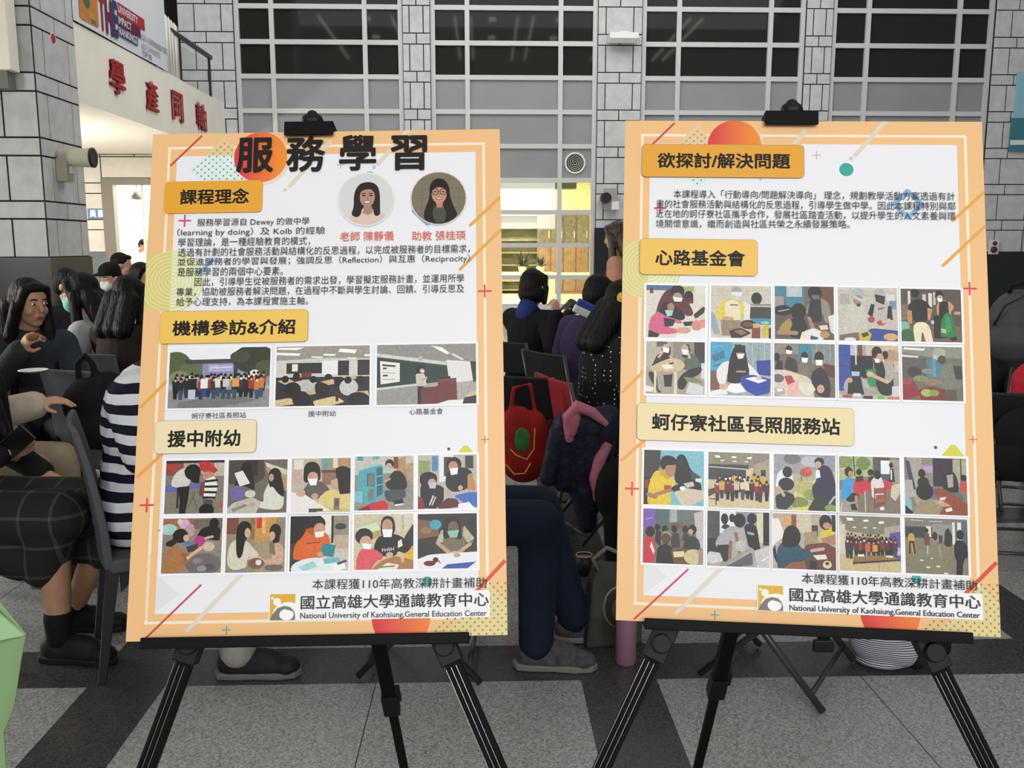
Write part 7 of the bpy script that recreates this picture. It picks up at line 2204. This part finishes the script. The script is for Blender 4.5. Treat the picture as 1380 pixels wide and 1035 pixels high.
def fold_chair(label, pad=PADB, name='folding_chair'):
    r = empty(name, (0, 0, 0), (0, 0, 0), label, 'chair')
    MB().prism([(-0.19, -0.19), (0.17, -0.20), (0.21, -0.16), (0.21, 0.16), (0.17, 0.20), (-0.19, 0.19)], 0.405, 0.435, lambda u, v, d: (u, v, d)).build('seat', pad, r, bevel=0.01)
    b = MB()
    rings = []
    for t in (0, 0.5, 1.0):
        z = 0.62 + 0.22 * t
        x = -0.235 - 0.045 * t
        rings.append([(x - 0.012 - q, y, z) for y, q in ((-0.20, 0), (0, 0.02), (0.20, 0))] + [(x + 0.012 - q, y, z) for y, q in ((0.20, 0), (0, 0.02), (-0.20, 0))])
    b.loft(rings)
    b.build('backrest', pad, r, bevel=0.008)
    for sy in (1, -1):
        MB().tube([(-0.285, sy * 0.205, 0.84), (-0.20, sy * 0.21, 0.46), (0.02, sy * 0.215, 0.24), (0.23, sy * 0.215, 0.012)], 0.0125).build('front_leg', TUBE, r, smooth=True)
        MB().tube([(0.15, sy * 0.185, 0.40), (0.0, sy * 0.185, 0.22), (-0.20, sy * 0.185, 0.012)], 0.0115).build('rear_leg', TUBE, r, smooth=True)
    MB().tube([(0.19, -0.215, 0.06), (0.19, 0.215, 0.06)], 0.009).build('front_stretcher', TUBE, r, smooth=True)
    MB().tube([(-0.17, -0.185, 0.05), (-0.17, 0.185, 0.05)], 0.009).build('rear_stretcher', TUBE, r, smooth=True)
    return r


proto = {}
chair_labels = ['grey chair under the person eating in denim', 'grey chair under the person in the charcoal hooded top', 'grey chair under the person with the mint mask', 'grey chair under the person in the cap and white mask',
                'grey chair under the person farthest back', 'grey chair under the person with the white collar', 'grey chair under the person in dark brown', 'grey chair with a tall back behind the striped T-shirt',
                'grey chair under the person in the plaid skirt', 'grey chair under the person in beige trousers', 'black folding chair of the person with the black bob', 'black folding chair of the person in purple',
                'red backed chair of the person in the dotted jacket', 'steel folding chair under the person in navy jeans', 'black folding chair of the person at the far picture edge']
for (x, y, rz, kind), lb in zip(seats, chair_labels):
    if kind not in proto:
        proto[kind] = grey_chair(lb) if kind == 'grey' else fold_chair(lb, REDC if kind == 'red' else PADB)
        c = proto[kind]
        c.location, c.rotation_euler = (x, y, 0), (0, 0, rz)
    else:
        c = dup(proto[kind], (x, y, 0), rz, lb)
p = at(112, 600, 4.5)
dup(proto['grey'], (p.x + 0.15, 4.6, 0), rad(70), 'empty grey chair carrying a black bag on its back')
dup(proto['fold'], (1.02, 2.95, 0), rad(-35), 'steel folding chair whose bent legs show under the second poster')
p = at(722, 560, 4.6)
dup(proto['fold'], (p.x - 0.02, 4.75, 0), rad(70), 'folding chair with a red bag hung on it between the posters')
p = at(835, 880, 2.98)
dup(proto['fold'], (p.x + 0.34, 3.3, 0), rad(185), 'folding chair beside the tote bag and the pink bottle')
p = at(1385, 640, 3.9)
dup(proto['fold'], (p.x + 0.05, 4.15, 0), rad(80), 'folding chair under the black coat at the picture edge')


def soft(name, label, cat, m, build, vox=0.008, relax=3):
    mb = MB()
    build(mb)
    o = mb.build(name, m, None, remesh=vox, relax=relax)
    return tag(o, label, cat)


# food, plate, phone
w, d = A['wr'], A['dr']
fp = A['head'] + A['Rh'] @ Vector((0.115, -0.01, -0.105))
hp = w + d * 0.10 + Vector((0, 0, -0.025))
soft('snack', 'bite of brown food held by the person eating in denim', 'food', mat('toasted_food', '#8a5a34', 0.8, var=0.3, scale=60),
     lambda b: (b.ell(hp + Vector((0.005, -0.012, 0.012)), (0.03, 0.022, 0.02)), b.ell(hp + Vector((0.02, -0.012, 0.02)), (0.018, 0.018, 0.014))), 0.004, 1)
p = at(45, 501, 4.3)
q = empty('plate', (A['wl'].x + 0.09 * A['dl'].x, A['wl'].y + 0.09 * A['dl'].y, A['wl'].z + 0.022), (0, 0, 0), 'white round plate held low by the person eating in denim', 'plate')
q.location = (p.x, p.y, p.z)
q.scale = (0.62, 0.62, 0.62)
MB().lathe([(0.001, 0), (0.07, 0), (0.105, 0.012), (0.108, 0.016), (0.104, 0.017), (0.068, 0.006), (0.001, 0.005)], n=32).build('dish', WHITE, q, smooth=True)
MB().lathe([(0.072, 0.0065), (0.075, 0.0075), (0.075, 0.006), (0.072, 0.005)], n=32).build('rim_line', mat('grey_rim', '#9a9a9a', 0.5), q)
pr = at(17, 584, 3.2)
q = empty('phone', (pr.x, pr.y, pr.z - 0.04), (rad(10), rad(50), rad(15)), 'dark phone in the hand of the person in the plaid skirt', 'phone')
MB().box2((-0.036, -0.004, -0.075), (0.036, 0.004, 0.075)).build('case', DARK, q, bevel=0.006)
MB().box2((-0.033, -0.0046, -0.07), (0.033, -0.0042, 0.07)).build('screen', mat('dark_screen', '#0a0b0d', 0.08), q)

# bags on the empty chair
def black_bag(b):
    c = at(122, 545, 4.2)
    b.ell(c, (0.13, 0.09, 0.13))
    b.ell(c + Vector((0.03, 0, -0.1)), (0.14, 0.10, 0.12))
    b.ell(c + Vector((0.08, 0.02, 0.02)), (0.1, 0.08, 0.14))
    pts = [c + Vector(v) for v in ((-0.05, 0.0, 0.1), (-0.045, 0.0, 0.2), (-0.01, 0.0, 0.235), (0.025, 0.0, 0.19), (0.03, 0.0, 0.1))]
    b.tube(pts, 0.016)


soft('shoulder_bag', 'slouchy black bag hanging on the back of the empty grey chair', 'bag', BLACKC, black_bag)


# jar and its lid
q = empty('jar', (jar_c.x, jar_c.y, jar_c.z - 0.02), (rad(25), rad(40), 0), 'dark metal jar lifted by the person with the black bob', 'jar')
MB().lathe([(0.001, -0.05), (0.048, -0.05), (0.052, -0.03), (0.052, 0.05), (0.044, 0.06), (0.001, 0.06)], n=24).build('body', mat('dull_steel', '#6d6a64', 0.25, 0.5, metal=0.9), q, smooth=True)
MB().lathe([(0.001, 0.06), (0.05, 0.06), (0.05, 0.078), (0.001, 0.08)], n=24).build('lid', DARK, q)
for o_ in list(q.children):
    o_.scale = (1, 1, 1)

# a printed card behind the hands
p = at(787, 415, 5.6)
q = empty('snack_packet', (p.x, p.y, p.z), (rad(20), rad(25), rad(10)), 'blue and white packet in front of the person in purple', 'packet')
MB().box2((-0.06, -0.012, -0.05), (0.06, 0.012, 0.0)).build('white_part', WHITE, q, bevel=0.008)
MB().box2((-0.06, -0.012, 0.0), (0.06, 0.012, 0.045)).build('blue_part', mat('blue_packet', '#3a4fa0', 0.4), q, bevel=0.008)

# hair clip
hc_, Rh_ = M_['head'], M_['Rh']
cp = at(820, 418, 4.42)
q = empty('hair_clip', tuple(hc_ + (Rh_ @ Vector((-0.06, -0.088, 0.03)))), (0, 0, 0), 'yellow claw clip in the hair above the dotted jacket', 'hair clip')
mb = MB()
for sx in (-1, 1):
    mb.ell((sx * 0.022, -0.012, 0), (0.02, 0.012, 0.032))
mb.capsule((0, -0.016, -0.02), (0, -0.016, 0.02), 0.009)
mb.build('claw', mat('yellow_plastic', '#e0b23a', 0.3), q, remesh=0.004, relax=1)

# red bag with a green print, hung on a chair
c = at(706, 595, 4.3)


def red_bag(b):
    b.ell(c + Vector((0, 0, -0.06)), (0.13, 0.07, 0.15))
    b.ell(c + Vector((-0.03, 0, 0.06)), (0.10, 0.06, 0.12))
    b.ell(c + Vector((0.05, 0, 0.02)), (0.08, 0.06, 0.14))
    b.tube([c + Vector(v) for v in ((-0.07, 0, 0.12), (-0.05, 0, 0.27), (0.03, 0, 0.29), (0.06, 0, 0.12))], 0.012)


q = empty('red_tote_bag', (c.x, c.y, c.z - 0.22), (0, 0, 0), 'red tote bag with a green patch and a yellow seam between the posters', 'bag')
mb = MB()
red_bag(mb)
o = mb.build('bag_body', mat('red_bag_cloth', '#8e1a16', 0.8, 0.25, var=0.25, scale=9, bump=0.6, bscale=14), None, remesh=0.008, relax=3)
o.parent = q
o.matrix_parent_inverse = Matrix.Translation(-Vector(q.location))
mb = MB().ell((-0.012, -0.072, 0.245), (0.038, 0.012, 0.06)).build('green_patch', mat('green_patch', '#2f6a34', 0.8, var=0.3, scale=25), q, smooth=True)
mb = MB()
mb.tube([(0.05, -0.07, 0.30), (0.045, -0.085, 0.2), (0.01, -0.088, 0.15), (-0.04, -0.085, 0.17), (-0.07, -0.075, 0.2)], 0.0035, 6)
mb.build('yellow_seam', mat('yellow_thread', '#c99a45', 0.7), q)
mb = MB()
mb.tube([(-0.09, -0.06, 0.12), (-0.05, -0.08, 0.075), (0.0, -0.085, 0.08), (0.03, -0.08, 0.13)], 0.0035, 6)
mb.build('yellow_seam', mat('yellow_thread', '#c99a45', 0.7), q)

# pink and navy jacket draped over a chair
c = at(780, 605, 4.05)
q = empty('quilted_jacket', (c.x, c.y, 0.45), (0, 0, 0), 'navy jacket with a pink lining hanging by the red backed chair', 'jacket')
z0 = c.z - 0.45
mb = MB()
mb.capsule((-0.07, 0, z0 + 0.12), (0.14, 0, z0 + 0.15), 0.055, 0.06)
for x0_, x1_, zb_, r_ in ((-0.06, -0.07, -0.16, 0.062), (0.0, 0.01, -0.22, 0.066), (0.06, 0.06, -0.27, 0.066), (0.12, 0.10, -0.20, 0.062)):
    mb.capsule((x0_, 0.01 * math.sin(40 * x0_), z0 + 0.12), (x1_, 0.015 * math.sin(50 * x0_), z0 + zb_), r_, r_ * 0.8)
mb.capsule((-0.10, -0.02, z0 + 0.08), (-0.145, -0.03, z0 - 0.13), 0.045, 0.042)
mb.capsule((0.02, 0.0, z0 - 0.2), (0.045, 0.0, z0 - 0.36), 0.06, 0.05)
mb.build('shell', mat('navy_quilt', '#14142c', 0.6, 0.3, bump=0.7, bscale=16), q, remesh=0.008, relax=3)
mb = MB()
mb.tube([(-0.05, -0.06, z0 + 0.05), (-0.06, -0.08, z0 + 0.17), (-0.02, -0.09, z0 + 0.22), (0.05, -0.09, z0 + 0.19), (0.12, -0.08, z0 + 0.13)], [0.02, 0.028, 0.03, 0.026, 0.014])
mb.capsule((-0.045, -0.07, z0 + 0.1), (-0.03, -0.08, z0 + 0.16), 0.028, 0.03)
mb.build('pink_lining', mat('pink_lining', '#b26a7c', 0.75, 0.2, bump=0.6, bscale=20), q, remesh=0.006, relax=2)
mb = MB()
mb.tube([(0.13, -0.06, z0 + 0.04), (0.09, -0.075, z0 - 0.03), (0.07, -0.08, z0 - 0.12), (0.09, -0.08, z0 - 0.18), (0.08, -0.07, z0 - 0.23)], [0.022, 0.03, 0.032, 0.036, 0.02])
mb.build('pink_lining', mat('pink_lining', '#b26a7c', 0.75, 0.2, bump=0.6, bscale=20), q, remesh=0.006, relax=2)

# long black coat at the edge of the second poster
c = at(826, 690, 3.95)


def coat(b):
    b.ell(c + Vector((0.03, 0, 0.10)), (0.12, 0.08, 0.16))
    b.capsule(c + Vector((0.03, 0, 0.1)), c + Vector((0.03, 0, -0.26)), 0.085, 0.06)
    b.capsule(c + Vector((0.1, 0, 0.1)), c + Vector((0.1, 0.02, -0.22)), 0.08, 0.06)


soft('hanging_coat', 'long black coat hanging below the dotted jacket', 'coat', BLACKC, coat)

# paper cup on the floor
p = at_floor(787, 774)
q = empty('paper_cup', (p.x, p.y, 0), (0, 0, 0), 'black paper cup with a pale rim standing on the floor between the posters', 'cup')
MB().lathe([(0.001, 0), (0.028, 0), (0.038, 0.095), (0.036, 0.095), (0.026, 0.004), (0.001, 0.004)], n=24).build('wall', DARK, q, smooth=True)
MB().lathe([(0.001, 0.082), (0.0345, 0.082), (0.0345, 0.0835), (0.001, 0.0835)], n=24).build('drink', mat('milky_drink', '#a08468', 0.3), q)
mb = MB()
mb.tube([(0.037 * math.cos(2 * PI * k / 24), 0.037 * math.sin(2 * PI * k / 24), 0.095) for k in range(25)], 0.0022, 6)
mb.build('rim', mat('pale_rim', '#c9b8a0', 0.6), q, smooth=True)

# tote bag with a round brown patch, and a bottle
p = at_floor(818, 872)
q = empty('tote_bag', (p.x + 0.01, p.y + 0.05, 0), (0, 0, rad(10)), 'grey tote bag with a round brown patch standing beside the second poster', 'bag')
mb = MB()
mb.loft([[(-0.10, -0.05, 0.0), (0.12, -0.05, 0.0), (0.12, 0.05, 0.0), (-0.10, 0.05, 0.0)], [(-0.09, -0.06, 0.12), (0.12, -0.06, 0.12), (0.12, 0.06, 0.12), (-0.09, 0.06, 0.12)],
         [(-0.075, -0.04, 0.25), (0.11, -0.04, 0.24), (0.11, 0.04, 0.24), (-0.075, 0.04, 0.25)], [(-0.05, -0.03, 0.32), (0.1, -0.03, 0.3), (0.1, 0.03, 0.3), (-0.05, 0.03, 0.32)]])
mb.build('bag_body', mat('grey_canvas', '#4a4842', 0.85, 0.2, var=0.2, scale=12, bump=0.5, bscale=14), q, bevel=0.01)
rx_ = Matrix.Rotation(rad(84), 3, 'X')
MB().ell((0.02, -0.055, 0.16), (0.06, 0.08, 0.006), rx_).build('pale_outline', mat('pale_outline', '#8d8779', 0.8), q, smooth=True)
MB().ell((0.02, -0.060, 0.16), (0.054, 0.073, 0.006), rx_).build('dark_disc', mat('dark_canvas_disc', '#35322c', 0.8), q, smooth=True)
MB().ell((0.028, -0.064, 0.155), (0.038, 0.05, 0.005), rx_).build('brown_patch', mat('brown_patch', '#7a6046', 0.8), q, smooth=True)
mb = MB()
mb.tube([(-0.05, -0.03, 0.3), (-0.075, -0.03, 0.345), (-0.02, -0.03, 0.385), (0.03, -0.03, 0.36), (0.06, -0.03, 0.3)], 0.008, 8)
mb.build('handle', mat('pale_strap', '#7d796c', 0.8), q, smooth=True)
p = at_floor(843, 893)
q = empty('drink_bottle', (p.x, p.y, 0), (0, 0, 0), 'dusty pink bottle standing beside the tote bag under the second poster', 'bottle')
MB().lathe([(0.001, 0), (0.034, 0), (0.038, 0.008), (0.038, 0.19), (0.030, 0.205), (0.001, 0.206)], n=28).build('body', mat('dusty_pink_metal', '#8f6a7a', 0.4, 0.5), q, smooth=True)
MB().lathe([(0.001, 0.206), (0.028, 0.206), (0.028, 0.24), (0.02, 0.246), (0.001, 0.247)], n=24).build('cap', DARK, q, smooth=True)

# striped bag and other things under the second poster
p = at_floor(1197, 905)
q = empty('striped_bag', (p.x, p.y + 0.06, 0), (0, 0, rad(-8)), 'slumped grey and white striped bag on the floor under the second poster', 'bag')
mb = MB()
mb.ell((0, 0, 0.09), (0.12, 0.08, 0.09))
mb.ell((-0.02, 0, 0.17), (0.115, 0.06, 0.12))
mb.ell((0.05, 0, 0.06), (0.09, 0.085, 0.06))
mb.ell((0.0, 0, 0.02), (0.10, 0.08, 0.02))
mb.build('bag_body', striped('fine_grey_stripes', '#b9bcc6', '#4c4f58', 0.0075, 0.5, 'Z', 0.9), q, remesh=0.008, relax=3)
p = at_floor(1250, 905)


def black_shoe(b):
    a = Vector((p.x + 0.02, p.y + 0.06, 0.045))
    b.capsule(a + Vector((-0.06, -0.04, 0)), a + Vector((0.08, 0.05, -0.004)), 0.042, 0.038)
    b.ell(a + Vector((0.05, 0.03, 0.03)), (0.055, 0.045, 0.06))


soft('black_shoe', 'black shoe behind the striped bag under the second poster', 'shoe', BLACKC, black_shoe, 0.006)
p = at(1110, 862, 2.95)
q = empty('bag_strap', (p.x, p.y, p.z), (0, 0, 0), 'black strap with a buckle hanging below the second poster', 'strap')
MB().box2((-0.022, -0.004, -0.01), (0.022, 0.004, 0.2)).build('webbing', BLACKC, q)
MB().box2((-0.036, -0.01, -0.045), (0.036, 0.01, 0.0)).build('buckle', DARK, q, bevel=0.004)

# things at the right edge
c = at(1372, 428, 4.62)
q = empty('backpack', (c.x, c.y, c.z - 0.2), (0, 0, rad(-15)), 'dark grey rounded backpack at the picture edge beside the second poster', 'backpack')
mb = MB()
mb.ell((0, 0, 0.18), (0.15, 0.09, 0.17))
mb.ell((0, -0.01, 0.08), (0.155, 0.1, 0.12))
mb.build('bag_body', mat('grey_nylon', '#46474a', 0.6, 0.3, bump=0.4, bscale=12), q, remesh=0.008, relax=3)
MB().tube([(-0.06, -0.02, 0.33), (-0.05, -0.03, 0.37), (0.0, -0.03, 0.385), (0.05, -0.03, 0.37), (0.06, -0.02, 0.33)], 0.011).build('carry_loop', BLACKC, q, smooth=True)
MB().tube([(-0.13, -0.05, 0.16), (-0.09, -0.09, 0.27), (0.0, -0.09, 0.32), (0.09, -0.09, 0.27), (0.13, -0.05, 0.16)], 0.005).build('zipper', DARK, q, smooth=True)
c = at(1378, 515, 4.1)


def redthing(b):
    b.ell(c + Vector((0.05, 0, 0)), (0.1, 0.07, 0.1))
    b.ell(c + Vector((0.0, 0, -0.04)), (0.05, 0.05, 0.05))


soft('red_jacket', 'bright red jacket bundled at the picture edge above the black coat', 'jacket', mat('bright_red_cloth', '#b01c2c', 0.7, 0.3, bump=0.6, bscale=14), redthing)
c = at(1374, 600, 3.85)


def bcoat(b):
    b.ell(c + Vector((0.03, 0, 0.06)), (0.15, 0.08, 0.12))
    b.ell(c + Vector((0.0, 0, -0.05)), (0.12, 0.08, 0.12))
    b.ell(c + Vector((0.1, 0, -0.02)), (0.13, 0.08, 0.16))


soft('folded_coat', 'black coat over a chair at the picture edge beside the second poster', 'coat', BLACKC, bcoat)

# green paper at the lower left corner
p = at(8, 900, 1.75)
q = empty('green_paper_sheet', (p.x - 0.06, 1.78, 0), (0, 0, 0), 'light green paper sheet standing at the lower corner near the plaid skirt', 'paper')
GREENP = mat('light_green_paper', '#8fae7c', 0.75, 0.2, var=0.04, scale=4)
cor = [at(0, 808, 1.75), at(38, 852, 1.72), at(30, 905, 1.7), at(18, 960, 1.7), at(4, 1000, 1.7)]
ww = []
mb = MB()
z1 = cor[0].z
cols = 8
edge = [(0.0, cor[0].z), (0.028, cor[0].z - 0.03), (0.057, cor[1].z), (0.052, cor[1].z - 0.10)]
prof = [(at(0, 806, 1.75).x, at(0, 806, 1.75).z), (at(38, 852, 1.75).x, at(38, 852, 1.75).z), (at(31, 890, 1.75).x, at(31, 890, 1.75).z), (at(22, 950, 1.75).x, at(22, 950, 1.75).z),
        (at(8, 985, 1.75).x, at(8, 985, 1.75).z), (at(12, 1040, 1.75).x, at(12, 1040, 1.75).z), (at(0, 1200, 1.75).x, 0.002)]
loc_ = Vector(q.location)
left_x = prof[0][0] - 0.25
fine = []
for i in range(len(prof) - 1):
    for k in range(3):
        t = k / 3
        fine.append((prof[i][0] + (prof[i + 1][0] - prof[i][0]) * t, prof[i][1] + (prof[i + 1][1] - prof[i][1]) * t))
fine.append(prof[-1])
for i, (xa, za) in enumerate(fine):
    zl = za + 0.12 * (1 - i / (len(fine) - 1))
    for k in range(5):
        t = k / 4
        mb.v.append((left_x - loc_.x + (xa - left_x) * t, 0.02 - 0.05 * t + 0.012 * math.sin(3.2 * t + 0.5), zl + (za - zl) * t))
for i in range(len(fine) - 1):
    for k in range(4):
        a = i * 5 + k
        mb.f.append([a, a + 1, a + 6, a + 5])
        mb.mi.append(0)
o = mb.build('sheet', GREENP, q, smooth=True)
o.modifiers.new('thick', 'SOLIDIFY').thickness = 0.003
mb = MB()
a, b_, c_ = [Vector((x - loc_.x, y, z)) for x, y, z in ((prof[0][0] - 0.02, -0.05, prof[0][1]), (prof[1][0], -0.045, prof[1][1]), (prof[0][0] - 0.02, -0.055, prof[0][1] - 0.085))]
mb.add([a, b_, c_, a + Vector((0, 0.006, 0)), b_ + Vector((0, 0.006, 0)), c_ + Vector((0, 0.006, 0))], [(0, 1, 2), (5, 4, 3), (0, 3, 4, 1), (1, 4, 5, 2), (2, 5, 3, 0)])
mb.build('folded_flap', mat('pale_green_paper', '#a9cf9b', 0.75, 0.2), q)
